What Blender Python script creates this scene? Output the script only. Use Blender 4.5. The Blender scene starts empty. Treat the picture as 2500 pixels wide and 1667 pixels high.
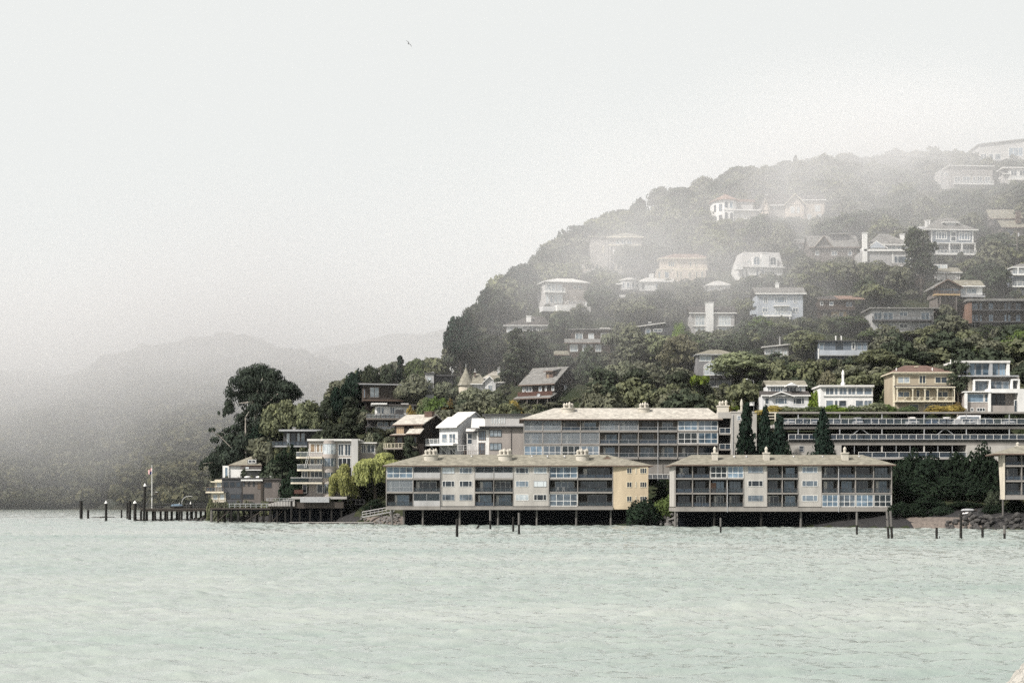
import bpy, math, random
import numpy as np
from mathutils import Vector, Matrix
R = math.radians
S = bpy.context.scene
# ---------------------------------------------------------------- camera, world, sun, exposure
F, CX, HY, CH = 3964.0, 1250.0, 1225.0, 5.0      # focal length and horizon in photo pixels, eye height in metres
cam = bpy.data.cameras.new("camera")
cam.sensor_width = 36.0; cam.lens = 36.0 * F / 2500.0
cam.shift_y = (HY - 833.5) / 2500.0
cam.clip_start = 0.5; cam.clip_end = 12000.0
camo = bpy.data.objects.new("camera", cam); S.collection.objects.link(camo)
camo.location = (0, 0, CH); camo.rotation_euler = (R(90), 0, 0)
S.camera = camo
SUN_EL = R(43)
sdir = Vector((-math.cos(SUN_EL) * math.cos(R(36)), -math.cos(SUN_EL) * math.sin(R(36)), math.sin(SUN_EL)))
w = bpy.data.worlds.new("World"); S.world = w; w.use_nodes = True
nt = w.node_tree; nt.nodes.clear()
sky = nt.nodes.new('ShaderNodeTexSky'); sky.sky_type = 'NISHITA'; sky.sun_disc = False
sky.sun_elevation = SUN_EL
sky.sun_rotation = math.atan2(sdir.x, sdir.y)
sky.air_density = 1.0; sky.dust_density = 9.0; sky.ozone_density = 1.0
hs = nt.nodes.new('ShaderNodeHueSaturation'); hs.inputs['Saturation'].default_value = 1.0
mixw = nt.nodes.new('ShaderNodeMix'); mixw.data_type = 'RGBA'
tcw = nt.nodes.new('ShaderNodeTexCoord'); sepw = nt.nodes.new('ShaderNodeSeparateXYZ'); nt.links.new(tcw.outputs['Generated'], sepw.inputs[0])
mrw = nt.nodes.new('ShaderNodeMapRange'); mrw.interpolation_type = 'SMOOTHSTEP'
mrw.inputs[1].default_value = 0.36; mrw.inputs[2].default_value = 0.80; mrw.inputs[3].default_value = 0.98; mrw.inputs[4].default_value = 0.25   # fog bank low, thinner overhead
nt.links.new(sepw.outputs[2], mrw.inputs[0]); nt.links.new(mrw.outputs[0], mixw.inputs[0])
mixw.inputs[7].default_value = (7.08, 7.22, 7.1, 1)
bg = nt.nodes.new('ShaderNodeBackground'); bg.inputs['Strength'].default_value = 0.10
wo = nt.nodes.new('ShaderNodeOutputWorld')
nt.links.new(sky.outputs[0], hs.inputs['Color']); nt.links.new(hs.outputs[0], mixw.inputs[6])
nt.links.new(mixw.outputs[2], bg.inputs['Color']); nt.links.new(bg.outputs[0], wo.inputs['Surface'])
sl = bpy.data.lights.new("sun", 'SUN'); sl.energy = 4.6; sl.angle = R(1.5); sl.color = (1.0, 0.96, 0.91)
so = bpy.data.objects.new("sun", sl); S.collection.objects.link(so)
so.rotation_euler = sdir.to_track_quat('Z', 'Y').to_euler()
S.view_settings.view_transform = 'Standard'; S.view_settings.look = 'None'
S.view_settings.exposure = 0.28; S.view_settings.gamma = 1.0
S.cycles.use_denoising = False
S.cycles.max_bounces = 5; S.cycles.diffuse_bounces = 2; S.cycles.glossy_bounces = 3
S.cycles.transmission_bounces = 3; S.cycles.transparent_max_bounces = 12; S.cycles.volume_bounces = 2
S.cycles.caustics_reflective = False; S.cycles.caustics_refractive = False
# ---------------------------------------------------------------- materials
MATS = {}
def nmat(name):
    m = bpy.data.materials.new(name); m.use_nodes = True
    t = m.node_tree; b = t.nodes['Principled BSDF']
    return m, t, b
def mixc(t, fac, a, b):
    n = t.nodes.new('ShaderNodeMix'); n.data_type = 'RGBA'
    if fac is not None: t.links.new(fac, n.inputs[0])
    for i, c in ((6, a), (7, b)):
        if isinstance(c, tuple): n.inputs[i].default_value = (*c, 1)
        else: t.links.new(c, n.inputs[i])
    return n.outputs[2]
def noise(t, scale, detail=3, vec=None, rough=0.6):
    n = t.nodes.new('ShaderNodeTexNoise'); n.inputs['Scale'].default_value = scale
    n.inputs['Detail'].default_value = detail; n.inputs['Roughness'].default_value = rough
    if vec is not None: t.links.new(vec, n.inputs['Vector'])
    return n.outputs['Fac']
def objco(t, scale=(1, 1, 1), which='Object'):
    c = t.nodes.new('ShaderNodeTexCoord'); mp = t.nodes.new('ShaderNodeMapping')
    mp.inputs['Scale'].default_value = scale
    t.links.new(c.outputs[which], mp.inputs['Vector']); return mp.outputs[0]
def ramp(t, fac, a, b):
    n = t.nodes.new('ShaderNodeMapRange'); n.inputs[1].default_value = a; n.inputs[2].default_value = b
    t.links.new(fac, n.inputs[0]); return n.outputs[0]
def sc(c, k): return tuple(min(1, x * k) for x in c)
def wall(name, col, rough=0.85, kind='stucco'):
    if name in MATS: return MATS[name]
    lum = .3 * col[0] + .59 * col[1] + .11 * col[2]; col = tuple(x * .72 + lum * .28 for x in col)
    m, t, b = nmat(name); v = objco(t)
    st = noise(t, 1.0, 5, objco(t, (0.5, 0.5, 0.14)))            # rain streaks and patches
    fine = noise(t, 6.0, 2, v)
    c = mixc(t, ramp(t, st, 0.35, 0.7), sc(col, 1.08), sc(col, 0.64))
    c = mixc(t, ramp(t, fine, 0.3, 0.75), c, sc(col, 0.9))
    if kind == 'siding' or kind == 'boards':
        wv = t.nodes.new('ShaderNodeTexWave'); wv.wave_type = 'BANDS'
        wv.bands_direction = 'Z' if kind == 'siding' else 'X'
        wv.inputs['Scale'].default_value = 1.3; wv.inputs['Distortion'].default_value = 0.4
        t.links.new(v, wv.inputs['Vector'])
        c = mixc(t, ramp(t, wv.outputs['Fac'], 0.0, 0.35), sc(col, 0.62), c)
    if kind == 'shingle':
        br = t.nodes.new('ShaderNodeTexBrick'); br.inputs['Scale'].default_value = 1.0
        br.inputs['Brick Width'].default_value = 0.5; br.inputs['Row Height'].default_value = 0.35
        br.inputs['Mortar Size'].default_value = 0.03
        br.inputs['Color1'].default_value = (*sc(col, 1.12), 1); br.inputs['Color2'].default_value = (*sc(col, 0.72), 1)
        br.inputs['Mortar'].default_value = (*sc(col, 0.5), 1)
        vv = t.nodes.new('ShaderNodeCombineXYZ'); sp = t.nodes.new('ShaderNodeSeparateXYZ')
        t.links.new(v, sp.inputs[0]); t.links.new(sp.outputs[0], vv.inputs[0])
        ad = t.nodes.new('ShaderNodeMath'); ad.operation = 'ADD'
        t.links.new(sp.outputs[1], ad.inputs[0]); t.links.new(sp.outputs[2], ad.inputs[1]); t.links.new(ad.outputs[0], vv.inputs[1])
        t.links.new(vv.outputs[0], br.inputs['Vector'])
        c = mixc(t, None, c, br.outputs['Color']); c.node.inputs[0].default_value = 0.65
    if kind == 'shingle':
        mo = noise(t, 1.0, 6, objco(t, (.9, .9, 1.6)), .75); c = mixc(t, ramp(t, mo, .38, .62), sc(col, .48), c)
    t.links.new(c, b.inputs['Base Color']); b.inputs['Roughness'].default_value = rough
    b.inputs['Specular IOR Level'].default_value = 0.1
    MATS[name] = m; return m
def plain(name, col, rough=0.6, metal=0.0, spec=0.4):
    if name in MATS: return MATS[name]
    m, t, b = nmat(name)
    c = mixc(t, ramp(t, noise(t, 3.0, 4, objco(t)), 0.35, 0.7), sc(col, 1.08), sc(col, 0.75))
    t.links.new(c, b.inputs['Base Color']); b.inputs['Roughness'].default_value = rough
    b.inputs['Metallic'].default_value = metal; b.inputs['Specular IOR Level'].default_value = spec
    MATS[name] = m; return m
def glass(name, a, bb, rough=0.06):
    m, t, b = nmat(name)
    oi = t.nodes.new('ShaderNodeObjectInfo')
    v = objco(t, (0.45, 0.45, 0.7)); n = noise(t, 1.0, 2, v)
    ad = t.nodes.new('ShaderNodeMath'); ad.operation = 'MULTIPLY_ADD'; ad.inputs[1].default_value = 0.55
    t.links.new(oi.outputs['Random'], ad.inputs[0]); t.links.new(n, ad.inputs[2])
    c = mixc(t, ramp(t, ad.outputs[0], 0.45, 0.95), a, bb)
    t.links.new(c, b.inputs['Base Color']); b.inputs['Roughness'].default_value = rough
    b.inputs['Specular IOR Level'].default_value = 0.55
    MATS[name] = m; return m
def clear(name, col, op):
    m = bpy.data.materials.new(name); m.use_nodes = True; t = m.node_tree; t.nodes.clear()
    o = t.nodes.new('ShaderNodeOutputMaterial'); mx = t.nodes.new('ShaderNodeMixShader'); mx.inputs[0].default_value = op
    tr = t.nodes.new('ShaderNodeBsdfTransparent'); gl = t.nodes.new('ShaderNodeBsdfPrincipled')
    gl.inputs['Base Color'].default_value = (*col, 1); gl.inputs['Roughness'].default_value = 0.1
    t.links.new(tr.outputs[0], mx.inputs[1]); t.links.new(gl.outputs[0], mx.inputs[2]); t.links.new(mx.outputs[0], o.inputs[0])
    MATS[name] = m; return m
def leaf(name, col, var=0.5, trans=0.25, warm=(1.08, 1.04, 0.88), ns=0.45):
    m = bpy.data.materials.new(name); m.use_nodes = True; t = m.node_tree; t.nodes.clear()
    o = t.nodes.new('ShaderNodeOutputMaterial')
    g = t.nodes.new('ShaderNodeNewGeometry'); oi = t.nodes.new('ShaderNodeObjectInfo')
    n = noise(t, ns, 3, objco(t))
    c = mixc(t, ramp(t, n, 0.3, 0.72), sc(col, 1 - var * 0.55), tuple(x * y for x, y in zip(sc(col, 1 + var * 0.6), warm)))
    c = mixc(t, g.outputs['Random Per Island'], c, sc(col, 0.75)); c.node.inputs[0].default_value = .5
    hsv = t.nodes.new('ShaderNodeHueSaturation')
    t.links.new(c, hsv.inputs['Color'])
    vv = t.nodes.new('ShaderNodeMapRange'); vv.inputs[3].default_value = 0.8; vv.inputs[4].default_value = 1.25
    t.links.new(oi.outputs['Random'], vv.inputs[0]); t.links.new(vv.outputs[0], hsv.inputs['Value'])
    hh = t.nodes.new('ShaderNodeMapRange'); hh.inputs[3].default_value = 0.492; hh.inputs[4].default_value = 0.515
    t.links.new(oi.outputs['Random'], hh.inputs[0]); t.links.new(hh.outputs[0], hsv.inputs['Hue'])
    d = t.nodes.new('ShaderNodeBsdfDiffuse'); tl = t.nodes.new('ShaderNodeBsdfTranslucent'); mx = t.nodes.new('ShaderNodeMixShader')
    mx.inputs[0].default_value = trans
    t.links.new(hsv.outputs[0], d.inputs[0]); t.links.new(hsv.outputs[0], tl.inputs[0])
    t.links.new(d.outputs[0], mx.inputs[1]); t.links.new(tl.outputs[0], mx.inputs[2]); t.links.new(mx.outputs[0], o.inputs[0])
    MATS[name] = m; return m
for nm, c, k in (
    ('white', (.74, .74, .72), 'stucco'), ('whiteboard', (.66, .67, .68), 'siding'), ('cream', (.62, .55, .42), 'stucco'), ('beige', (.43, .408, .37), 'stucco'),
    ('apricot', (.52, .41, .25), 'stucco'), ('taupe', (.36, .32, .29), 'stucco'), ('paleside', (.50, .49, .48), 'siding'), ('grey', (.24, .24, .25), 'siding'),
    ('greystucco', (.40, .40, .40), 'stucco'), ('darkgrey', (.085, .085, .09), 'siding'), ('slate', (.10, .105, .115), 'siding'), ('brown', (.10, .066, .048), 'shingle'),
    ('darkbrown', (.036, .028, .024), 'shingle'), ('redbrown', (.11, .05, .035), 'siding'), ('weathered', (.19, .165, .15), 'siding'), ('bluegrey', (.21, .25, .30), 'siding'),
    ('lightblue', (.46, .51, .58), 'siding'), ('steel_blue', (.16, .20, .25), 'siding'), ('tan', (.40, .33, .22), 'stucco'), ('stone', (.42, .39, .36), 'shingle'),
    ('villa', (.60, .50, .40), 'stucco'), ('ochre', (.45, .30, .12), 'stucco'), ('orange', (.27, .15, .10), 'boards'), ('concrete', (.36, .34, .32), 'stucco'),
    ('slab', (.27, .25, .225), 'stucco'), ('rooflight', (.56, .52, .44), 'shingle'), ('roofbrown', (.32, .298, .222), 'shingle'), ('roofgrey', (.27, .265, .25), 'shingle'),
    ('roofdark', (.11, .10, .095), 'shingle'), ('roofred', (.22, .13, .10), 'shingle'), ('rooftile', (.36, .22, .16), 'shingle'), ('roofpale', (.62, .61, .58), 'stucco'),
    ('timber', (.075, .062, .052), 'boards'), ('deckwood', (.22, .19, .16), 'boards'), ('wetpile', (.028, .026, .024), 'boards'), ('palepile', (.15, .14, .13), 'boards'),
    ('chimney', (.50, .46, .38), 'stucco'), ('brick', (.16, .10, .075), 'shingle')):
    wall(nm, c, 0.9, k)
plain('trim', (.72, .72, .70)); plain('creamtrim', (.66, .61, .48)); plain('darktrim', (.05, .05, .052)); plain('greytrim', (.34, .35, .36))
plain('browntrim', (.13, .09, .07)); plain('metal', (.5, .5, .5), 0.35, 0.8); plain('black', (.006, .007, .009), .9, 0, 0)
plain('paint_white', (.78, .78, .78), 0.25, 0, 0.6); plain('paint_black', (.02, .021, .024), 0.2, 0, 0.6); plain('paint_grey', (.2, .21, .22), 0.25, 0, 0.6)
plain('paint_blue', (.06, .10, .17), 0.25, 0, 0.6); plain('paint_red', (.35, .05, .04), 0.3, 0, 0.6); plain('rubber', (.012, .012, .012), .8)
plain('tarp', (.10, .15, .20), 0.7); plain('curtain', (.62, .60, .56), .9); plain('lampglass', (.8, .8, .78), .3); plain('tailred', (.4, .02, .02), .3)
plain('interior', (.03, .03, .032), .9, 0, 0); plain('loggia', (.05, .048, .045), .9, 0, 0); plain('loggia_soft_shade', (.22, .20, .18), .9); plain('ply', (.24, .22, .20), .9); plain('gull', (.07, .065, .06), .8)  # both loggia tones hold the shade of the balconies in their colour
glass('glass', (.010, .016, .022), (.16, .20, .24)); glass('glassdark', (.004, .006, .009), (.03, .042, .055)); glass('glasspale', (.16, .20, .23), (.52, .56, .58), .12)
glass('glassblue', (.02, .04, .06), (.20, .28, .36)); glass('glasswarm', (.10, .07, .05), (.34, .25, .16))
clear('clearglass', (.05, .065, .075), .34); clear('railglass', (.055, .075, .10), .42); clear('paleglass', (.46, .51, .55), .17)
L = {}
for nm, c, v, tr in (('dark', (.052, .063, .046), .6, .15), ('cypress', (.019, .032, .025), .5, .12), ('olive', (.170, .188, .120), .6, .25), ('greygreen', (.170, .182, .138), .55, .25),
    ('mid', (.090, .115, .062), .5, .25), ('bright', (.11, .15, .055), .5, .3), ('willow', (.42, .45, .20), .45, .45), ('gold', (.36, .29, .10), .5, .3), ('rust', (.16, .12, .06), .5, .25),
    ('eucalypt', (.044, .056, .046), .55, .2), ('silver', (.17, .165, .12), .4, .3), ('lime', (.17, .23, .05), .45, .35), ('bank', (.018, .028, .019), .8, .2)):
    L[nm] = leaf('leaf_' + nm, c, v, tr)
plain('bark', (.045, .036, .030), .9); plain('palebark', (.34, .31, .27), .9)
G = MATS
# ---------------------------------------------------------------- objects and parts
COL = S.collection
def tag(o, label=None, cat=None, group=None, kind=None):
    if label: o['label'] = label
    if cat: o['category'] = cat
    if group: o['group'] = group
    if kind: o['kind'] = kind
    return o
def empty(name, loc, label, cat, group=None, yaw=0.0):
    o = bpy.data.objects.new(name, None); COL.objects.link(o); o.empty_display_size = 0.5
    o.location = loc; o.rotation_euler = (0, 0, yaw)
    return tag(o, label, cat, group)
def mesh_from(name, v, f, mats, parent=None, loc=None, smooth=False):
    me = bpy.data.meshes.new(name); me.from_pydata(v, [], f)
    for m in (mats if isinstance(mats, (list, tuple)) else [mats]): me.materials.append(m)
    if smooth: me.polygons.foreach_set('use_smooth', [True] * len(me.polygons))
    o = bpy.data.objects.new(name, me); COL.objects.link(o)
    if parent: o.parent = parent
    if loc is not None: o.location = loc
    return o
def copy_tree(o, parent=None):
    c = o.copy(); COL.objects.link(c)
    if parent: c.parent = parent
    for ch in o.children: copy_tree(ch, c)
    return c
class MB:
    def __init__(s): s.v = []; s.f = []; s.mi = []
    def add(s, v, f, mi=0):
        n = len(s.v); s.v += [tuple(p) for p in v]; s.f += [tuple(i + n for i in q) for q in f]; s.mi += [mi] * len(f)
    def box(s, x0, y0, z0, x1, y1, z1, mi=0):
        if x0 > x1: x0, x1 = x1, x0
        if y0 > y1: y0, y1 = y1, y0
        if z0 > z1: z0, z1 = z1, z0
        s.add([(x0, y0, z0), (x1, y0, z0), (x1, y1, z0), (x0, y1, z0), (x0, y0, z1), (x1, y0, z1), (x1, y1, z1), (x0, y1, z1)],
              [(0, 3, 2, 1), (4, 5, 6, 7), (0, 1, 5, 4), (1, 2, 6, 5), (2, 3, 7, 6), (3, 0, 4, 7)], mi)
    def prism(s, poly, d, mi=0):
        """closed polygon (list of 3D points) swept by vector d"""
        n = len(poly); a = [Vector(p) for p in poly]; b = [p + Vector(d) for p in a]
        s.add(a + b, [tuple(range(n))[::-1], tuple(range(n, 2 * n))] + [(i, (i + 1) % n, n + (i + 1) % n, n + i) for i in range(n)], mi)
    def tube(s, p, q, r0, r1=None, n=6, cap=True, mi=0):
        r1 = r0 if r1 is None else r1
        p, q = Vector(p), Vector(q); d = (q - p)
        if d.length < 1e-6: return
        d.normalize(); a = d.orthogonal().normalized(); b = d.cross(a)
        ring = [(math.cos(2 * math.pi * i / n), math.sin(2 * math.pi * i / n)) for i in range(n)]
        v = [p + (a * x + b * y) * r0 for x, y in ring] + [q + (a * x + b * y) * r1 for x, y in ring]
        f = [(i, (i + 1) % n, n + (i + 1) % n, n + i) for i in range(n)]
        if cap: f += [tuple(range(n))[::-1], tuple(range(n, 2 * n))]
        s.add(v, f, mi)
    def lathe(s, prof, n=16, c=(0, 0, 0), a0=0, a1=360, mi=0):
        full = abs(a1 - a0) >= 360; m = n if full else n + 1
        v = []; f = []
        for r, z in prof:
            for i in range(m):
                a = R(a0 + (a1 - a0) * i / n); v.append((c[0] + r * math.cos(a), c[1] + r * math.sin(a), c[2] + z))
        for j in range(len(prof) - 1):
            for i in range(n):
                k = (i + 1) % m; f.append((j * m + i, j * m + k, (j + 1) * m + k, (j + 1) * m + i))
        s.add(v, f, mi)
    def build(s, name, mats, parent=None, loc=None, smooth=False):
        o = mesh_from(name, s.v, s.f, mats, parent, loc, smooth)
        if any(s.mi): o.data.polygons.foreach_set('material_index', s.mi)
        return o
def wp(px, py, Y): return Vector(((px - CX) * Y / F, Y, CH + (HY - py) * Y / F))
# ---------------------------------------------------------------- terrain
_sx = [-140, -92, -80, -62, -44, -27, -5, 21, 45, 70, 90, 140, 260]; _sy = [470, 440, 425, 405, 392, 356, 346, 342, 326, 311, 289, 272, 255]
_rx = [-140, -100, -60, -30, 0, 40, 60, 80, 150, 260]; _ry = [480, 462, 448, 424, 402, 388, 374, 367, 362, 360]
_pu = [-22, -10, 0, 20, 40, 95, 175, 255, 325, 420, 700]; _pz = [9, 16, 22.5, 27.5, 40, 72, 108, 135, 146, 149, 150]
def slope(X, Y):
    X = np.asarray(X, float); Y = np.asarray(Y, float)
    ys = np.interp(X, _sx, _sy); yr = np.interp(X, _rx, _ry); d = Y - ys
    lo = np.interp(d, [-60, -4, 0, 3, 14], [-5, -1.2, 0, 1.2, 3.2])
    a = ys + 14; b = np.maximum(yr - 22, a + 2); t = np.clip((Y - a) / (b - a), 0, 1); mid = 3.2 + t * 5.8
    return np.where(Y < a, lo, np.where(Y < b, mid, np.interp(Y - yr, _pu, _pz)))
_sk = [(530, 1236), (575, 1215), (610, 1185), (640, 1150), (700, 1105), (760, 1060), (800, 1030), (850, 990), (900, 965), (960, 950), (1020, 940), (1070, 950), (1100, 945), (1130, 865), (1160, 810),
       (1230, 745), (1300, 690), (1370, 640), (1440, 600), (1500, 570), (1580, 530), (1650, 510), (1720, 485), (1820, 455), (1900, 437), (2050, 418), (2200, 410), (2350, 412), (2500, 412)]
_cx, _cz = [-400, -110, -96], [-6, -6, -5]
for px, py in _sk:
    Ys = np.arange(300, 900, .5); X = (px - CX) * Ys / F; z = CH + (HY - py) * Ys / F
    i = np.argmax(slope(X, Ys) >= z); _cx.append(float(X[i])); _cz.append(float(z[i]))
_cx.append(400); _cz.append(_cz[-1] + 4)
_o = np.argsort(_cx); _cx = np.array(_cx)[_o]; _cz = np.array(_cz)[_o]
def H(X, Y):
    X = np.asarray(X, float); Y = np.asarray(Y, float)
    a = slope(X, Y); b = np.interp(X, _cx, _cz); k = 3.0
    h = np.clip(0.5 + 0.5 * (b - a) / k, 0, 1)
    return b * (1 - h) + a * h - k * h * (1 - h) + np.sin(X * .21 + Y * .13) * np.clip(a / 30, 0, 1) * .5
def hit(px, py, y0=300):
    Ys = np.arange(y0, 900, .25); X = (px - CX) * Ys / F; z = CH + (HY - py) * Ys / F
    i = int(np.argmax(H(X, Ys) >= z)); 
    return float(Ys[i]) if i else 640.0
def grid_mesh(name, xs, ys, zf, mat, smooth=True):
    XX, YY = np.meshgrid(xs, ys); ZZ = zf(XX, YY); nx, ny = len(xs), len(ys)
    v = np.stack([XX.ravel(), YY.ravel(), ZZ.ravel()], 1)
    i = np.arange(nx * ny).reshape(ny, nx)
    f = np.stack([i[:-1, :-1].ravel(), i[:-1, 1:].ravel(), i[1:, 1:].ravel(), i[1:, :-1].ravel()], 1)
    return np_mesh(name, v, f, mat, smooth=smooth)
def np_mesh(name, v, f, mats, parent=None, smooth=False):
    me = bpy.data.meshes.new(name); k = f.shape[1]
    me.vertices.add(len(v)); me.vertices.foreach_set('co', np.ascontiguousarray(v, dtype=np.float32).ravel())
    me.loops.add(f.size); me.loops.foreach_set('vertex_index', np.ascontiguousarray(f, dtype=np.int32).ravel())
    me.polygons.add(len(f)); me.polygons.foreach_set('loop_start', np.arange(0, f.size, k, dtype=np.int32))
    me.polygons.foreach_set('loop_total', np.full(len(f), k, dtype=np.int32))
    if smooth: me.polygons.foreach_set('use_smooth', np.ones(len(f), dtype=bool))
    me.update(calc_edges=True)
    for m in (mats if isinstance(mats, (list, tuple)) else [mats]): me.materials.append(m)
    o = bpy.data.objects.new(name, me); COL.objects.link(o)
    if parent: o.parent = parent
    return o
# ground of the near hill
m, t, b = nmat('hill_ground'); n = noise(t, .05, 6, objco(t)); n2 = noise(t, .6, 4, objco(t))
c = mixc(t, ramp(t, n, .35, .65), (.022, .030, .017), (.050, .050, .030)); c = mixc(t, ramp(t, n2, .4, .7), c, (.02, .028, .015))
t.links.new(c, b.inputs['Base Color']); b.inputs['Roughness'].default_value = 1; b.inputs['Specular IOR Level'].default_value = 0
G['hill_ground'] = m
tag(grid_mesh('hillside', np.arange(-150, 300, 2.5), np.arange(225, 950, 2.5), H, m), kind='structure')
# water: one choppy sheet, fine near the camera, with small ripples as bump
m, t, b = nmat('bay_water'); G['bay_water'] = m
v1 = objco(t, (1.5, 2.4, 1)); v3 = objco(t, (.012, .03, 1)); v4 = objco(t, (.35, .8, 1))
na = noise(t, 2.0, 4, v1, .62); nc = noise(t, 1.0, 3, v3); nb = noise(t, 1.0, 3, v4)
q = t.nodes.new('ShaderNodeMath'); q.operation = 'MULTIPLY_ADD'; q.inputs[1].default_value = 1.6; t.links.new(nb, q.inputs[0]); t.links.new(na, q.inputs[2])
bp = t.nodes.new('ShaderNodeBump'); bp.inputs['Distance'].default_value = .05; bp.inputs['Strength'].default_value = 1.0
t.links.new(q.outputs[0], bp.inputs['Height']); t.links.new(bp.outputs[0], b.inputs['Normal'])
c = mixc(t, ramp(t, nc, .35, .65), (.322, .345, .320), (.232, .280, .255))
t.links.new(c, b.inputs['Base Color']); b.inputs['Roughness'].default_value = .07; b.inputs['IOR'].default_value = 1.5
def waves(X, Y):
    g = np.random.default_rng(77); Z = np.zeros_like(X); patch = np.zeros_like(X)
    for i in range(9): patch += np.sin(X * g.uniform(.01, .06) + Y * g.uniform(.03, .12) + g.uniform(0, 6.28))
    for i in range(60):
        lam = .5 * (8.0 ** g.random()); th = g.normal(.15, .42); k = 2 * math.pi / lam; a = .0150 * lam ** .72 * g.uniform(.4, 1.3)
        ph = k * (math.sin(th) * X + math.cos(th) * Y) + g.uniform(0, 6.28); s_ = np.sin(ph + .8 * np.sin(ph * .37 + i)); Z += a * (1.6 * np.abs(.5 + .5 * s_) ** 2.3 - .55)
    return Z * (1.0 + .22 * np.clip(patch / 3, -2.2, 2.2))
rows = [36.0]
while rows[-1] < 1070: rows.append(rows[-1] + np.interp(rows[-1], [36, 60, 120, 250, 372, 500, 1070], [.11, .13, .26, .5, .7, 1.6, 3.2]))
rows = np.array(rows); us = np.linspace(-.43, .43, 900); XX = us[None, :] * rows[:, None]; YY = np.repeat(rows[:, None], len(us), 1)
ed = np.minimum(np.minimum(1, (YY - 36) / 3), (1070 - YY) / 20); ZZ = waves(XX, YY) * np.clip(ed, 0, 1); ny, nx = XX.shape
i = np.arange(nx * ny).reshape(ny, nx); f = np.stack([i[:-1, :-1].ravel(), i[:-1, 1:].ravel(), i[1:, 1:].ravel(), i[1:, :-1].ravel()], 1)
xs = np.array([-2600, -600, -200, 0, 200, 600, 2600.]); ys = np.array([-40, 0, 60, 140, 400, 1000, 5200.]); A, B_ = np.meshgrid(xs, ys); k = np.arange(49).reshape(7, 7) + nx * ny
f2 = np.stack([k[:-1, :-1].ravel(), k[:-1, 1:].ravel(), k[1:, 1:].ravel(), k[1:, :-1].ravel()], 1)
v = np.concatenate([np.stack([XX.ravel(), YY.ravel(), ZZ.ravel()], 1), np.stack([A.ravel(), B_.ravel(), np.full(49, -.16)], 1)])
tag(np_mesh('water', v, np.concatenate([f, f2]), m, smooth=True), kind='structure')
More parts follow.
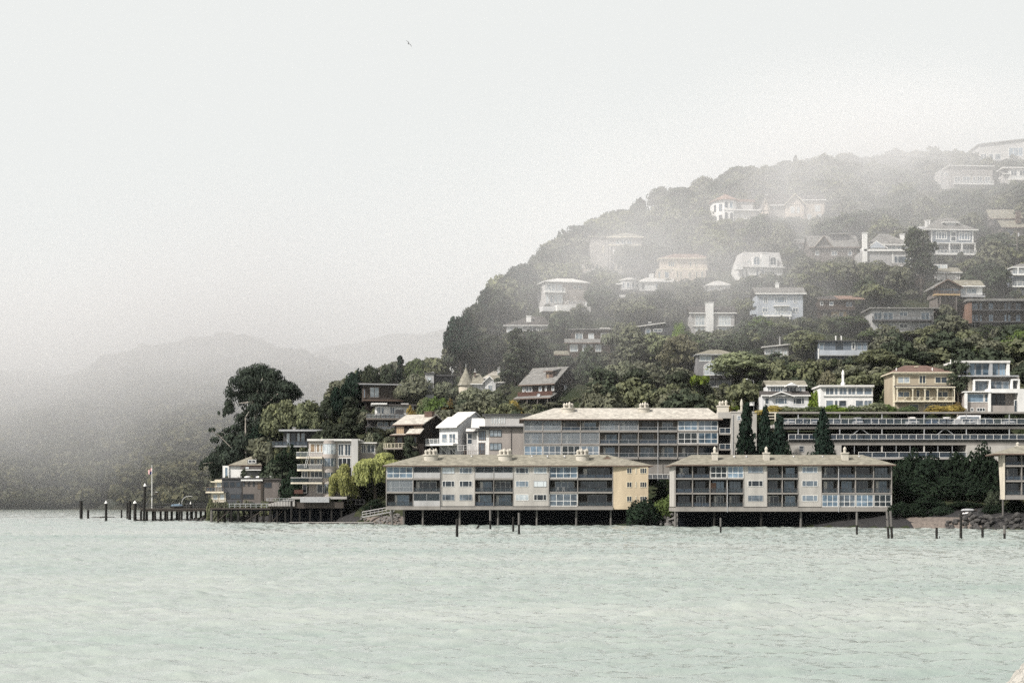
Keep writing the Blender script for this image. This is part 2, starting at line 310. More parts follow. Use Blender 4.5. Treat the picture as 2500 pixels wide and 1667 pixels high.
# ---------------------------------------------------------------- building kit: x, y are photo pixels on the facade, w metres behind it
HOUSES = []
class Bld:
    def __init__(s, name, label, box, Y=None, yaw=0, cat='house', group=None, keep=None):
        x0, y0, x1, y1 = box; s.px = (x0 + x1) / 2; s.py = y1
        if Y is None: Y = hit(s.px, y1)
        s.Y = Y; s.k = Y / F; s.yaw = R(yaw); s.kx = s.k / math.cos(s.yaw); s.z0 = CH + (HY - y1) * s.k
        s.root = empty(name, wp(s.px, y1, Y), label, cat, group, s.yaw); s.box_px = box
        HOUSES.append((keep or box, Y, s))
    def X(s, x): return (x - s.px) * s.kx
    def Z(s, y): return (s.py - y) * s.k
    def ZA(s, y, w): return CH + (HY - y) * (s.Y + w) / F - s.z0      # height at which a point w metres back shows at row y
    def bx(s, m, x0, y0, x1, y1, w0, w1, mi=0): m.box(s.X(x0), w0, s.Z(y1), s.X(x1), w1, s.Z(y0), mi)
    def part(s, name, mat, boxes, parent=None):
        if name in ('corner_board', 'joint', 'skylight', 'sill') and len(boxes) > 1:
            for b in boxes[1:]: s.part(name, mat, [b], parent)
            boxes = boxes[:1]
        m = MB()
        for b in boxes: s.bx(m, *b)
        return m.build(name, G[mat], parent or s.root)
    def wall(s, mat, *boxes): return s.part('wall', mat, boxes)
    def win(s, x0, y0, x1, y1, n=2, rows=1, w=0.0, fr='trim', gl='glass', t=1.3, name='window', arch=False):
        t = t * s.k; a, c, zb, zt = s.X(x0), s.X(x1), s.Z(y1), s.Z(y0); m = MB(); p = MB()
        if arch:
            r = (c - a) / 2; xc = (a + c) / 2; zs = zt - r
            ring = [(xc + r * math.cos(R(q)), w - .07, zs + r * math.sin(R(q))) for q in range(0, 181, 15)]
            inn = [(xc + (r - t) * math.cos(R(q)), w - .07, zs + (r - t) * math.sin(R(q))) for q in range(0, 181, 15)]
            for i in range(len(ring) - 1): m.prism([ring[i], ring[i + 1], inn[i + 1], inn[i]], (0, .08, 0))
            m.box(a, w - .07, zb, a + t, w + .01, zs); m.box(c - t, w - .07, zb, c, w + .01, zs); m.box(a + t, w - .07, zb, c - t, w + .01, zb + t)
            p.prism([(a + t, w - .03, zb + t), (c - t, w - .03, zb + t)] + [(x, w - .03, z) for x, y, z in inn], (0, .02, 0))
        else:
            m.box(a, w - .07, zb, a + t, w + .01, zt); m.box(c - t, w - .07, zb, c, w + .01, zt)
            m.box(a + t, w - .07, zb, c - t, w + .01, zb + t); m.box(a + t, w - .07, zt - t, c - t, w + .01, zt)
            p.box(a + t, w - .03, zb + t, c - t, w - .01, zt - t)
        if isinstance(n, int): cuts = [i / n for i in range(1, n)]
        else: cuts = n
        for q in cuts: x = a + (c - a) * q; m.box(x - t * .4, w - .06, zb + t, x + t * .4, w + .008, zt - t)
        rc = [i / rows for i in range(1, rows)] if isinstance(rows, int) else rows
        for q in rc: z = zb + (zt - zb) * q; m.box(a + t, w - .055, z - t * .45, c - t, w + .006, z + t * .45)
        o = m.build(name, G[fr], s.root); p.build('pane', G[gl], o); return o
    def wins(s, y0, y1, spans, **kw):
        for q in spans: s.win(q[0], y0, q[1], y1, q[2] if len(q) > 2 else 2, **kw)
    def rail(s, x0, x1, y0, y1, w=-1.2, n=8, mat='trim', gl=None, bars=0, back=0.0, t=.05, name='railing'):
        m = MB(); a, c, zb, zt = s.X(x0), s.X(x1), s.Z(y1), s.Z(y0)
        m.box(a, w - t, zt - t * 1.6, c, w + t, zt)
        m.box(a, w - t * .8, zb, c, w + t * .8, zb + t * 1.4)
        for i in range(n + 1):
            x = a + (c - a) * i / n; m.box(x - t * .8, w - t * .7, zb, x + t * .8, w + t * .7, zt)
        for i in range(bars):
            z = zb + (zt - zb) * (i + 1) / (bars + 1); m.box(a, w - t * .5, z - t * .4, c, w + t * .5, z + t * .4)
        if back > w:
            for x in (a, c):
                m.box(x - t, w, zt - t * 1.6, x + t, back, zt); m.box(x - t, w, zb, x + t, back, zb + t)
                for j in range(1, 3): y = w + (back - w) * j / 3; m.box(x - t * .7, y - t * .7, zb, x + t * .7, y + t * .7, zt)
        o = m.build(name, G[mat], s.root)
        if gl:
            g = MB(); g.box(a, w + .055, zb + .08, c, w + .075, zt - .1); g.build('glass_panel', G[gl], o)
        return o
    def deck(s, x0, x1, y0, y1, w0=-1.3, w1=0.0, mat='deckwood', name='deck'): return s.part(name, mat, [(x0, y0, x1, y1, w0, w1)])
    def flat(s, mat, x0, x1, y0, y1, w0=-.6, w1=9, name='roof'): return s.part(name, mat, [(x0, y0, x1, y1, w0, w1)])
    def hip(s, mat, x0, x1, ye, yr, xr0, xr1, w0=-.5, w1=9.5, edge='trim', name='roof', th=.22):
        wm = (w0 + w1) / 2; z0 = s.Z(ye); zr = s.ZA(yr, wm)
        a, c, ra, rc = s.X(x0), s.X(x1), s.X(xr0), s.X(xr1); m = MB()
        b = [(a, w0, z0), (c, w0, z0), (c, w1, z0), (a, w1, z0)]; top = [(ra, wm, zr), (rc, wm, zr)]
        m.add([(x, y, z + th) for x, y, z in b] + top, [(0, 1, 5, 4), (2, 3, 4, 5), (1, 2, 5), (3, 0, 4), (3, 2, 1, 0)])
        o = m.build(name, G[mat], s.root)
        e = MB(); e.box(a, w0, z0, c, w1, z0 + th - .004); e.build('eave', G[edge], o); return o
    def gx(s, mat, x0, x1, ye, yr, w0=-.5, w1=9, th=.25, edge='trim', gable=None, name='roof', wr=None):
        """ridge along x; wr = depth of the ridge"""
        wm = (w0 + w1) / 2 if wr is None else wr; z0 = s.Z(ye); zr = s.ZA(yr, wm); a, c = s.X(x0), s.X(x1); m = MB()
        m.prism([(a, w0, z0), (a, wm, zr), (a, w1, z0), (a, w1, z0 + th), (a, wm, zr + th), (a, w0, z0 + th)], (c - a, 0, 0))
        o = m.build(name, G[mat], s.root)
        e = MB(); e.box(a - .01, w0 - .06, z0 - .02, c + .01, w0 - .005, z0 + th); e.build('eave', G[edge], o)
        if gable:
            g = MB(); i = .35; g.prism([(a + i, w0 + .5, z0), (a + i, wm, zr - .02), (a + i, w1 - .5, z0)], (c - a - 2 * i, 0, 0)); g.build('gable_wall', G[gable], s.root)
        return o
    def gy(s, mat, x0, x1, ye, yr, xr=None, w0=-.5, w1=9, th=.25, edge='trim', gable=None, name='roof'):
        """gable facing the water"""
        xr = (x0 + x1) / 2 if xr is None else xr; z0, zr = s.Z(ye), s.Z(yr); a, c, r_ = s.X(x0), s.X(x1), s.X(xr); m = MB()
        pl = [(a, w0, z0), (r_, w0, zr), (c, w0, z0), (c, w0, z0 - th), (r_, w0, zr - th * 1.2), (a, w0, z0 - th)]
        m.prism(pl, (0, w1 - w0, 0)); o = m.build(name, G[mat], s.root)
        e = MB(); e.prism([(p[0], w0 - .06, p[2] + (.015 if i < 3 else 0)) for i, p in enumerate(pl)], (0, .055, 0)); e.build('bargeboard', G[edge], o)
        if gable:
            g = MB(); q = .12 * (c - a); g.prism([(a + q, 0.0, z0 - .02), (r_, 0.0, zr - th * 1.25), (c - q, 0.0, z0 - .02)], (0, min(w1 - .2, 6), 0)); g.build('gable_wall', G[gable], s.root)
        return o
    def shed(s, mat, x0, x1, ye, yt, w0=-.5, w1=5, th=.22, edge='trim', name='roof'):
        """single slope rising to the back"""
        z0 = s.Z(ye); z1 = s.ZA(yt, w1); a, c = s.X(x0), s.X(x1); m = MB()
        m.prism([(a, w0, z0), (a, w1, z1), (a, w1, z1 + th), (a, w0, z0 + th)], (c - a, 0, 0)); o = m.build(name, G[mat], s.root)
        e = MB(); e.box(a, w0 - .06, z0 - .02, c, w0 - .005, z0 + th); e.build('eave', G[edge], o); return o
    def chim(s, x0, x1, y0, y1, w0=2, w1=3.2, mat='chimney', cap='trim', pots=0, name='chimney'):
        m = MB(); s.bx(m, x0, y0, x1, y1, w0, w1); o = m.build(name, G[mat], s.root)
        e = MB(); q = .12; e.box(s.X(x0) - q, w0 - q, s.Z(y0), s.X(x1) + q, w1 + q, s.Z(y0) + .16); e.build('chimney_cap', G[cap], o)
        for i in range(pots):
            p = MB(); x = s.X(x0) + (s.X(x1) - s.X(x0)) * (i + .5) / pots
            p.lathe([(.13, 0), (.12, .45), (.17, .5), (.17, .6), (.02, .78)], 8, (x, (w0 + w1) / 2, s.Z(y0) + .16)); p.build('chimney_pot', G['metal'], o)
        return o
    def posts(s, xs, y0, y1, w=-1.2, r=.1, mat='trim', name='post'):
        for x in xs:
            m = MB(); m.box(s.X(x) - r, w - r, s.Z(y1), s.X(x) + r, w + r, s.Z(y0)); m.build(name, G[mat], s.root)
    def bar(s, name, mat, pts, r=.06, parent=None):
        m = MB()
        for (x0, y0, w0), (x1, y1, w1) in pts: m.tube((s.X(x0), w0, s.Z(y0)), (s.X(x1), w1, s.Z(y1)), r, r, 5)
        return m.build(name, G[mat], parent or s.root)
rng = random.Random(7)
# ---------------------------------------------------------------- waterfront apartment blocks
def loggia(b, x0, y0, x1, y1, dep=1.9, glz='glassdark', rail=None, doors=True):
    """recessed balcony: back wall is part of the wall mesh, here come doors, railing and what stands in it"""
    if doors:
        n = rng.choice([2, 3, 3, 4]); a = x0 + (x1 - x0) * rng.uniform(.06, .3); c = x1 - (x1 - x0) * rng.uniform(.04, .22)
        b.win(a, y0 + 3.5, c, y1 - .6, n, 1, dep, rng.choice(['greytrim', 'trim', 'darktrim', 'greytrim']), rng.choice(['glass', 'glassdark', 'glassdark', 'glassblue']), 1.0, 'sliding_door')
        if rng.random() < .35: b.part('curtain', 'curtain', [(a + 1.5, y0 + 5, a + 1.5 + rng.uniform(3, 8), y1 - 1, dep - .12, dep - .085)])
    if rail: b.rail(x0 + .3, x1 - .3, y1 - (y1 - y0) * .36, y1 - .2, .12, max(2, int((x1 - x0) / 18)), rail, rng.choice(['clearglass', 'railglass', 'clearglass']), 0, 0, .035)
def apartment(b, floors, bays, dep, wallmat, base=None, slabmat='slab', finmat='slab', ld=1.9, rail='darktrim', inner='loggia'):
    m = MB(); X0 = bays[0][0]; X1 = bays[-1][1]
    for (x0, x1, types, wn) in bays:
        yt, yb = floors[0][0], floors[-1][1]
        if types == 'W': b.bx(m, x0, yt, x1, yb, 0, dep)
        else: b.bx(m, x0, yt, x1, yb, ld + .06, dep); b.part('balcony_shade_panel', inner, [(x0, yt + .5, x1, yb, ld + .02, ld + .05)])  # dark panel over the wall colour, painted shade of the recess
    b_w = m.build('wall', G[wallmat], b.root)
    fins = sorted({q for bay in bays if bay[2] != 'W' for q in bay[:2]})
    for q in fins: b.part('dividing_wall', finmat, [(q - .8, floors[0][0], q + .8, floors[-1][1], -.05, ld)])
    for i, (y0, y1) in enumerate(floors):
        nxt = floors[i + 1][0] if i + 1 < len(floors) else (base or y1 + 3)
        for (x0, x1, types, wn) in bays:
            if types == 'W': continue
            b.part('balcony_slab', slabmat, [(x0 + .85, y1, x1 - .85, nxt, -.12, ld - .01)])
    for (x0, x1, types, wn) in bays:
        for i, (y0, y1) in enumerate(floors):
            if types == 'W':
                for (a, c) in wn:
                    gl = rng.choice(['glassdark', 'glassdark', 'glass', 'glasspale', 'glass']); b.win(a, y0 + 2.4, c, y0 + 17.2, [.26, .74], 1, 0, rng.choice(['trim', 'greytrim', 'trim']), gl, 1.0)
                continue
            T = types[i]
            if T == 'L': loggia(b, x0 + .9, y0, x1 - .9, y1, ld, rail=rail)
            elif T == 'G':       # glazed in, white bars with a lower row
                n = max(2, round((x1 - x0) / 16)); loggia(b, x0 + .9, y0, x1 - .9, y1, ld, doors=rng.random() < .5)
                b.win(x0 + .9, y0 + 1, x1 - .9, y1, n, [.42], .06, 'trim', rng.choice(['clearglass', 'glass', 'glassblue']), 1.3, 'balcony_glazing')
            elif T == 'g':       # frameless glass screens
                loggia(b, x0 + .9, y0, x1 - .9, y1, ld)
                b.win(x0 + .9, y0 + .5, x1 - .9, y1, 2, [.38], .06, 'greytrim', 'paleglass', .8, 'balcony_glazing')
            elif T == 'P':       # solid pale parapet below glass
                loggia(b, x0 + .9, y0, x1 - .9, y1, ld); b.part('parapet', 'greystucco', [(x0 + .9, y1 - 12.5, x1 - .9, y1, .0, .12)])
                b.win(x0 + .9, y0 + .5, x1 - .9, y1 - 12.6, 2, 1, .06, 'greytrim', 'clearglass', .9, 'balcony_glazing')
def cowl_chimney(b, x0, x1, ycap, ybase, ytop, w0, wd, n, oval=True):
    xc = b.X((x0 + x1) / 2); r = (b.X(x1) - b.X(x0)) / 2; m = MB()
    zc, zb = b.Z(ycap), b.Z(ybase) - 1.0; wy = w0 + wd / 2
    prof = [(1.0, 0), (1.0, 1)]
    def ell(z, k): return [(xc + r * k * math.cos(q * math.pi / 12), wy + wd / 2 * k * math.sin(q * math.pi / 12), z) for q in range(24)]
    def loft(mb, rings):
        v = sum(rings, []); n_ = 24; f = [(j * n_ + i, j * n_ + (i + 1) % n_, (j + 1) * n_ + (i + 1) % n_, (j + 1) * n_ + i) for j in range(len(rings) - 1) for i in range(n_)]
        mb.add(v, f + [tuple(range(len(v) - n_, len(v)))])
    if oval: loft(m, [ell(zb, .86), ell(zc - .3, .9), ell(zc - .3, .9)])
    else: m.box(xc - r * .88, w0, zb, xc + r * .88, w0 + wd, zc - .3)
    o = m.build('chimney', G['chimney'], b.root); c = MB()
    if oval: loft(c, [ell(zc - .3, .9), ell(zc - .27, 1.02), ell(zc, 1.04), ell(zc + .02, .98)])
    else: c.box(xc - r, w0 - .12, zc - .28, xc + r, w0 + wd + .12, zc)
    c.build('chimney_cap', G['chimney'], o)
    hgt = b.Z(ytop) - zc
    for i in range(n):
        x = xc + (r * 1.5 * ((i + .5) / n - .5) if n > 1 else 0); p = MB(); y = wy + (.35 if i % 2 else -.3) * (n > 1)
        k = 1.0 + .12 * ((i * 7) % 3 - 1)
        p.lathe([(.3, 0), (.26, hgt * .35 * k), (.33, hgt * .38 * k), (.34, hgt * .62 * k), (.24, hgt * .8 * k), (.05, hgt * k)], 9, (x, y, zc))
        p.build('chimney_cowl', G['chimney'], o)
# block over the water, left
b = Bld('apartment_block', 'long beige apartment block on stilts with three oval chimneys and an apricot end wall', (935, 1109, 1592, 1244), 340, cat='apartment block')
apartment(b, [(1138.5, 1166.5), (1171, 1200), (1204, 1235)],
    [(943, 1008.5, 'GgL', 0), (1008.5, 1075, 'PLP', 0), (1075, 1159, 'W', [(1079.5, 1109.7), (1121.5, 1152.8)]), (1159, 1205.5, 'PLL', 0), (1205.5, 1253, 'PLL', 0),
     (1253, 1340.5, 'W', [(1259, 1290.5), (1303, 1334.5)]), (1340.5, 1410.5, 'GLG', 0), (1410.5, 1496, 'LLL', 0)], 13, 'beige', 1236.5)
b.part('base_slab', 'slab', [(942, 1236.8, 1496.5, 1244, -.25, 13.2)])
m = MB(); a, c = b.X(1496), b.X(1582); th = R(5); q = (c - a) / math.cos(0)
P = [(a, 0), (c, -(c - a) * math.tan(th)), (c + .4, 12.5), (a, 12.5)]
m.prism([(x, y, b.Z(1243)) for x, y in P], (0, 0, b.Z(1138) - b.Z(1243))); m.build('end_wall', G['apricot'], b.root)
for yy in (1141.9, 1175.8, 1210.6):
    for (u0, u1, nn) in ((1530, 1542.5, 2), (1551, 1554, 1), (1562, 1578.6, 3)):
        o = b.win(u0, yy, u1, yy + 13.9, nn, 1, 0, 'creamtrim', 'glassdark', 1.0)
        o.rotation_euler = (0, 0, -th); um = b.X(u0) * 0 + a; o.location = (a - a * math.cos(th), a * math.sin(th), 0)
b.hip('roofbrown', 934.5, 1594, 1138.5, 1109.5, 1028, 1487, -.75, 14, 'browntrim')
d = MB(); d.prism([(b.X(1466), 3.6, b.Z(1124)), (b.X(1485), 3.6, b.Z(1109)), (b.X(1503), 3.6, b.Z(1124))], (0, 5.5, 0)); d.build('roof_gable', G['roofbrown'], b.root)
d = MB(); d.prism([(b.X(1470), 3.52, b.Z(1123)), (b.X(1485), 3.52, b.Z(1111.6)), (b.X(1499), 3.52, b.Z(1123))], (0, .05, 0)); d.build('vent_panel', G['browntrim'], b.root)
for x0, x1 in ((1031, 1069.5), (1214, 1252.5), (1405, 1442)): cowl_chimney(b, x0, x1, 1108, 1124, 1094.5, 1.9, 2.4, 6)
for x in (1112, 1150, 1300, 1338, 1380): m = MB(); m.lathe([(.16, 0), (.16, .3), (.24, .32), (.2, .5), (0, .55)], 8, (b.X(x), 4.2 + (x % 3), b.ZA(1113, 5) - .4)); m.build('roof_vent', G['metal'], b.root)
for x in (956.8, 985, 1031.6, 1122, 1215.7, 1310.6, 1407.5, 1492):
    m = MB(); m.tube((b.X(x), 1.0, b.Z(1243.9)), (b.X(x), 1.0, -1.5 - b.z0), .2, .24, 8); m.build('pile', G['palepile'], b.root)
for x in (1000, 1090, 1180, 1270, 1360, 1450, 1540):
    m = MB(); m.tube((b.X(x), 6, b.Z(1243.9)), (b.X(x), 6, -1.5 - b.z0), .3, .3, 8); m.build('pile', G['wetpile'], b.root)
b.bar('downpipe', 'darktrim', [((1075.5, 1140, -.2), (1075.5, 1242, -.2)), ((1340.5, 1140, -.2), (1340.5, 1242, -.2))], .07)
b.part('retaining_and_shade_wall', 'black', [(985, 1244.2, 1560, 1300, 4.5, 4.9)])  # added black wall, paints the shade under the block and hides lit ground
# block over the water, right
b = Bld('apartment_block', 'beige three storey apartment block on stilts with three slim square chimneys and dark recessed balconies', (1640, 1109, 2185, 1248), 317, cat='apartment block')
apartment(b, [(1137, 1166.4), (1170.2, 1202.6), (1206, 1236.6)],
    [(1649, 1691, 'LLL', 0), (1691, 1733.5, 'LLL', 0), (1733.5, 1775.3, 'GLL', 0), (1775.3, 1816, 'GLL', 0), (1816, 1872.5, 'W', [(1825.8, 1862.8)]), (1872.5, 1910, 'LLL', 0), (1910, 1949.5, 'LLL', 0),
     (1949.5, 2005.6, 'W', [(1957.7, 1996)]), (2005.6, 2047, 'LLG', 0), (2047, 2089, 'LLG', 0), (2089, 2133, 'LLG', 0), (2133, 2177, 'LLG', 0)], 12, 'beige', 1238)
b.part('base_slab', 'slab', [(1648, 1238.3, 2178, 1248, -.25, 12.2)])
b.hip('roofbrown', 1639.5, 2186, 1136.8, 1110, 1697, 2122, -.7, 13, 'browntrim')
for x0, x1, y in ((1742, 1757, 1086.5), (1868, 1884.5, 1086.5), (2061, 2078.5, 1086.5)): cowl_chimney(b, x0, x1, 1103, 1124, y, 2.2, 1.3, 1, False)
for x in (1800, 1830, 1948, 2020, 2110): m = MB(); m.lathe([(.16, 0), (.16, .3), (.24, .32), (.2, .5), (0, .55)], 8, (b.X(x), 4.2 + (x % 3) * .5, b.ZA(1114, 5) - .4)); m.build('roof_vent', G['metal'], b.root)
for x, mt in ((1650, 'palepile'), (1745, 'wetpile'), (1860, 'wetpile'), (1957, 'palepile'), (2074, 'wetpile'), (2150, 'wetpile')):
    m = MB(); m.tube((b.X(x), .8, b.Z(1247.9)), (b.X(x), .8, -1.5 - b.z0), .22, .26, 8); m.build('pile', G[mt], b.root)
b.bar('downpipe', 'greytrim', [((1775.3, 1178, -.3), (1775.3, 1250, -.3)), ((2047, 1140, -.3), (2047, 1250, -.3))], .07)
b.part('retaining_and_shade_wall', 'black', [(1660, 1248.2, 2172, 1310, 3.5, 3.9)])  # black panel put in to carry the underside shade in its colour
# block behind, with the pale roof
b = Bld('apartment_block', 'beige apartment block with a pale shingle roof standing behind the two blocks on stilts', (1269, 993, 1850, 1165), 366, cat='apartment block', keep=(1269, 985, 1790, 1125))
bays = []
for x0, x1, t in ((1279, 1371, 'ggG'), (1371, 1463.5, 'LgG'), (1463.5, 1558.5, 'gLL'), (1558.5, 1654.5, 'LLL'), (1654.5, 1753, 'GGL')):
    xm = (x0 + x1) / 2; bays += [(x0, xm, t, 0), (xm, x1, t, 0)]
apartment(b, [(1026, 1050.4), (1055, 1082.7), (1087, 1115.8)], bays, 14, 'beige', 1121, rail='greytrim', inner='loggia_soft_shade')
b.wall('slab', (1279, 1121.2, 1756, 1165, .6, 13.8))
b.rail(1580, 1655, 1157, 1168, -.4, 6, 'trim', 'railglass')
b.hip('rooflight', 1268, 1764, 1025.5, 996, 1355, 1738, -.75, 15, 'browntrim')
b.part('stair_landing', 'slab', [(1756, 1058, 1784, 1061.5, -.2, 2.5)]); b.part('stair_landing', 'slab', [(1756, 1095.5, 1784, 1099, -.2, 2.5)])
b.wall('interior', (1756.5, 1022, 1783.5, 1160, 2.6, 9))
for y in (1044, 1083): b.rail(1757, 1783.5, y, y + 13.8, -.1, 2, 'trim', 'railglass')
b.part('stair_tower', 'beige', [(1784, 1008, 1846, 1165, -.9, 9)])
b.part('parapet', 'beige', [(1753, 1006, 1783.9, 1021, -.4, 9), (1783, 1004.5, 1847, 1008, -1.0, 9.2)])
cowl_chimney(b, 1753.5, 1783.5, 988, 1004, 976, 1.5, 2.2, 3, False)
cowl_chimney(b, 1805, 1822, 1000, 1008, 968, 1.2, 1.6, 1, False)
b.win(1798, 1015, 1808, 1026, 1, [.5], -.9, 'trim', 'glass')
for x0, x1 in ((1372, 1406), (1561, 1592)): cowl_chimney(b, x0, x1, 992.5, 1012, 979, 3.6, 2.4, 4)
b.bar('downpipe', 'greytrim', [((1788, 1012, -1.0), (1788, 1140, -1.0)), ((1606, 1028, -.3), (1606, 1210, -.3))], .07)
# block at the edge of the frame
b = Bld('apartment_block', 'cream sided apartment block on tall stilts cut off at the edge beside the riprap', (2428, 1085, 2580, 1219), 298, -7, cat='apartment block')
apartment(b, [(1110, 1135), (1139, 1172), (1176, 1208)], [(2455, 2495, 'LLL', 0), (2495, 2535, 'LLL', 0), (2535, 2575, 'LLL', 0)], 5, 'cream', 1209)
b.part('base_slab', 'slab', [(2454, 1209.2, 2576, 1219, -.2, 5.1)])
m = MB(); m.prism([(b.X(2454.5), -.3, b.Z(1110)), (b.X(2454.5), 5.1, b.Z(1110)), (b.X(2454.5), 2.4, b.Z(1218)), (b.X(2454.5), -.3, b.Z(1219))], (-.3, 0, 0)); m.build('side_wall', G['cream'], b.root)
b.hip('roofbrown', 2428, 2600, 1110, 1086, 2500, 2560, -1.4, 9, 'browntrim')
for x, y in ((2451, .2), (2456, 2.2), (2520, .6), (2560, .6)):
    m = MB(); m.tube((b.X(x), y, b.Z(1218.9)), (b.X(x), y, -1 - b.z0), .16, .18, 8); m.build('pile', G['palepile'], b.root)
cowl_chimney(b, 2488, 2500, 1086, 1096, 1076, 3.0, 1.2, 1, False)
# parking structure
b = Bld('parking_garage', 'long open parking structure with two railed decks of cars and dark openings', (1870, 1005, 2520, 1118), 345, cat='parking garage', keep=(1930, 1000, 2520, 1095))
b.part('roof_beam', 'slab', [(1900, 1005.2, 2520, 1009.5, -.3, .5)])
b.part('deck', 'concrete', [(1890, 1035.5, 2520, 1043, -.3, 17)]); b.part('deck', 'concrete', [(1925, 1072.8, 2520, 1076, -.3, 14)])
b.part('beam', 'slab', [(1890, 1043.3, 2520, 1046.5, -.2, .4)]); b.part('edge_strip', 'black', [(1890, 1035.6, 2520, 1040.5, -.42, -.31)]); b.part('edge_strip', 'black', [(1925, 1072.9, 2520, 1075.6, -.42, -.31)])
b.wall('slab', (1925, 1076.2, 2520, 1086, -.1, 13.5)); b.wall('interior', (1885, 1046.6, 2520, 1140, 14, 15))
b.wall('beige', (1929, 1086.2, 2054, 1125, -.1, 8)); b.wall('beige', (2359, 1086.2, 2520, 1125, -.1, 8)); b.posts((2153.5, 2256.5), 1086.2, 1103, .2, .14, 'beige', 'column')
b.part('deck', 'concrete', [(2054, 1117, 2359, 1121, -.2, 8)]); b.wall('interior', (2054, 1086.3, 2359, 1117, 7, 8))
b.win(1950.5, 1088, 1962, 1102.5, 1, 2, -.1, 'greytrim', 'glassdark')
for (x0, x1, y0, y1) in ((1905, 2108, 1021.4, 1035), (2108, 2310, 1021.4, 1035), (2310, 2520, 1021.8, 1035), (1925, 2108, 1059.7, 1072.6), (2108, 2310, 1059.7, 1072.6), (2310, 2520, 1060, 1072.6)):
    b.rail(x0, x1, y0, y1, -.25, 11, 'trim', 'railglass', 0, 0, .05)
b.rail(2096, 2359, 1103, 1116.5, -.15, 8, 'trim', 'railglass', 0, 0, .05)
b.posts((1948.5, 2050, 2153, 2256, 2359, 2463.7), 1009.6, 1035.4, -.05, .09, 'greytrim', 'column')
b.posts((1948.5, 2050, 2153, 2256, 2359, 2463.7), 1046.6, 1072.7, -.05, .09, 'greytrim', 'column')
b.posts((2086, 2120, 2188, 2222, 2290, 2325), 1086.2, 1116.9, .1, .05, 'greytrim', 'column')
for xa in (2068, 2274): b.bar('brace', 'greytrim', [((xa, 1072, .1), (xa + 30, 1048, .1)), ((xa + 37, 1048, .1), (xa + 70, 1072, .1)), ((xa + 30, 1048, .1), (xa + 37, 1048, .1))], .07)
b.part('pergola', 'cream', [(1868, 1005, 1900, 1008, 1, 1.4), (1868, 1013, 1893, 1015, 1, 1.3), (1893, 1008, 1896, 1036, 1, 1.3), (1869, 1020, 1893, 1022, 1, 1.3)])
b.wall('taupe', (2240, 1013, 2243.5, 1034, 8, 8.4)); b.wall('taupe', (2341, 1013, 2346, 1034, 8, 8.4)); b.part('entrance_canopy', 'roofpale', [(2243.6, 1013, 2256, 1016.5, 7.5, 9)]); b.part('entrance_canopy', 'roofpale', [(2330, 1013, 2340.9, 1016.5, 7.5, 9)])
# ---------------------------------------------------------------- houses low on the shore
b = Bld('modern_house', 'curved four storey beige modern house with rounded white balconies stepping down to the dock', (700, 1070, 915, 1216), 391)
b.wall('taupe', (752, 1076, 874, 1212, 1.2, 11)); b.wall('taupe', (874, 1080, 915, 1160, 4, 11))
m = MB(); xc = b.X(803); r = b.X(820) - b.X(803)
bands = [(1074, 1083), (1108, 1118), (1138, 1153), (1166, 1181), (1204, 1214)]
for y0, y1 in bands: m.lathe([(0, b.Z(y1)), (r, b.Z(y1)), (r, b.Z(y0)), (0, b.Z(y0))], 20, (xc, 1.6, 0), 180, 360)
tw = m.build('round_tower', G['taupe'], b.root)
for i in range(4):
    m = MB(); y0, y1 = bands[i][1], bands[i + 1][0]; m.lathe([(r * .95, b.Z(y1)), (r * .95, b.Z(y0))], 20, (xc, 1.6, 0), 180, 360); o = m.build('curved_window', G['glasspale' if i == 0 else 'glass'], tw)
    m = MB()
    for q in range(6): an = R(192 + q * 31); m.tube((xc + r * .97 * math.cos(an), 1.6 + r * .97 * math.sin(an), b.Z(y1)), (xc + r * .97 * math.cos(an), 1.6 + r * .97 * math.sin(an), b.Z(y0)), .04, .04, 5)
    m.build('mullion', G['trim'], o)
b.flat('roofpale', 749, 878, 1071, 1075.8, .4, 11, 'roof'); b.flat('roofpale', 874, 917, 1078, 1081, 3.2, 11, 'roof')
b.part('pier_wall', 'paleside', [(858, 1071, 874, 1160, -.2, 1.19)])
for (x0, x1, y0, y1) in ((724, 788, 1104, 1119), (726, 788, 1134, 1149.5), (710.6, 788, 1166, 1181)):
    a, c = b.X(x0), b.X(x1); m = MB(); rr = 1.0
    pts = [(c, -1.6), (a + rr, -1.6)] + [(a + rr - rr * math.sin(R(q)), -.6 - rr * math.cos(R(q))) for q in range(15, 91, 15)] + [(a, 1.2), (c, 1.2)]
    m.prism([(x, y, b.Z(y1)) for x, y in pts], (0, 0, b.Z(y1 - 4) - b.Z(y1))); o = m.build('balcony', G['cream'], b.root)
    g = MB()
    for i in range(len(pts) - 2): p, q = pts[i], pts[i + 1]; g.add([(p[0], p[1], b.Z(y1 - 4)), (q[0], q[1], b.Z(y1 - 4)), (q[0], q[1], b.Z(y0)), (p[0], p[1], b.Z(y0))], [(0, 1, 2, 3)])
    g.build('glass_parapet', G['paleglass' if y0 < 1150 else 'clearglass'], o)
    h = MB()
    for i in range(len(pts) - 2): p, q = pts[i], pts[i + 1]; h.tube((p[0], p[1], b.Z(y0)), (q[0], q[1], b.Z(y0)), .05, .05, 5)
    h.build('handrail', G['trim'], o)
b.wins(1082, 1104, [(755, 768, 1), (771, 779, 1), (781, 787, 1)], w=1.2, gl='glasswarm'); b.wins(1119.5, 1134, [(756, 766, 1), (772, 779, 1), (780, 787, 1)], w=1.2)
b.wins(1150, 1166, [(735, 750, 2), (756, 787, 3)], w=1.2, gl='glassdark'); b.wins(1182, 1203, [(737, 748, 1), (772, 787, 1)], w=1.2, gl='glassdark'); b.wins(1083, 1112, [(824, 838, 2), (840, 856, 2)], w=1.2, gl='glassdark'); b.wins(1117, 1140, [(824, 856, 3)], w=1.2, gl='glassdark')
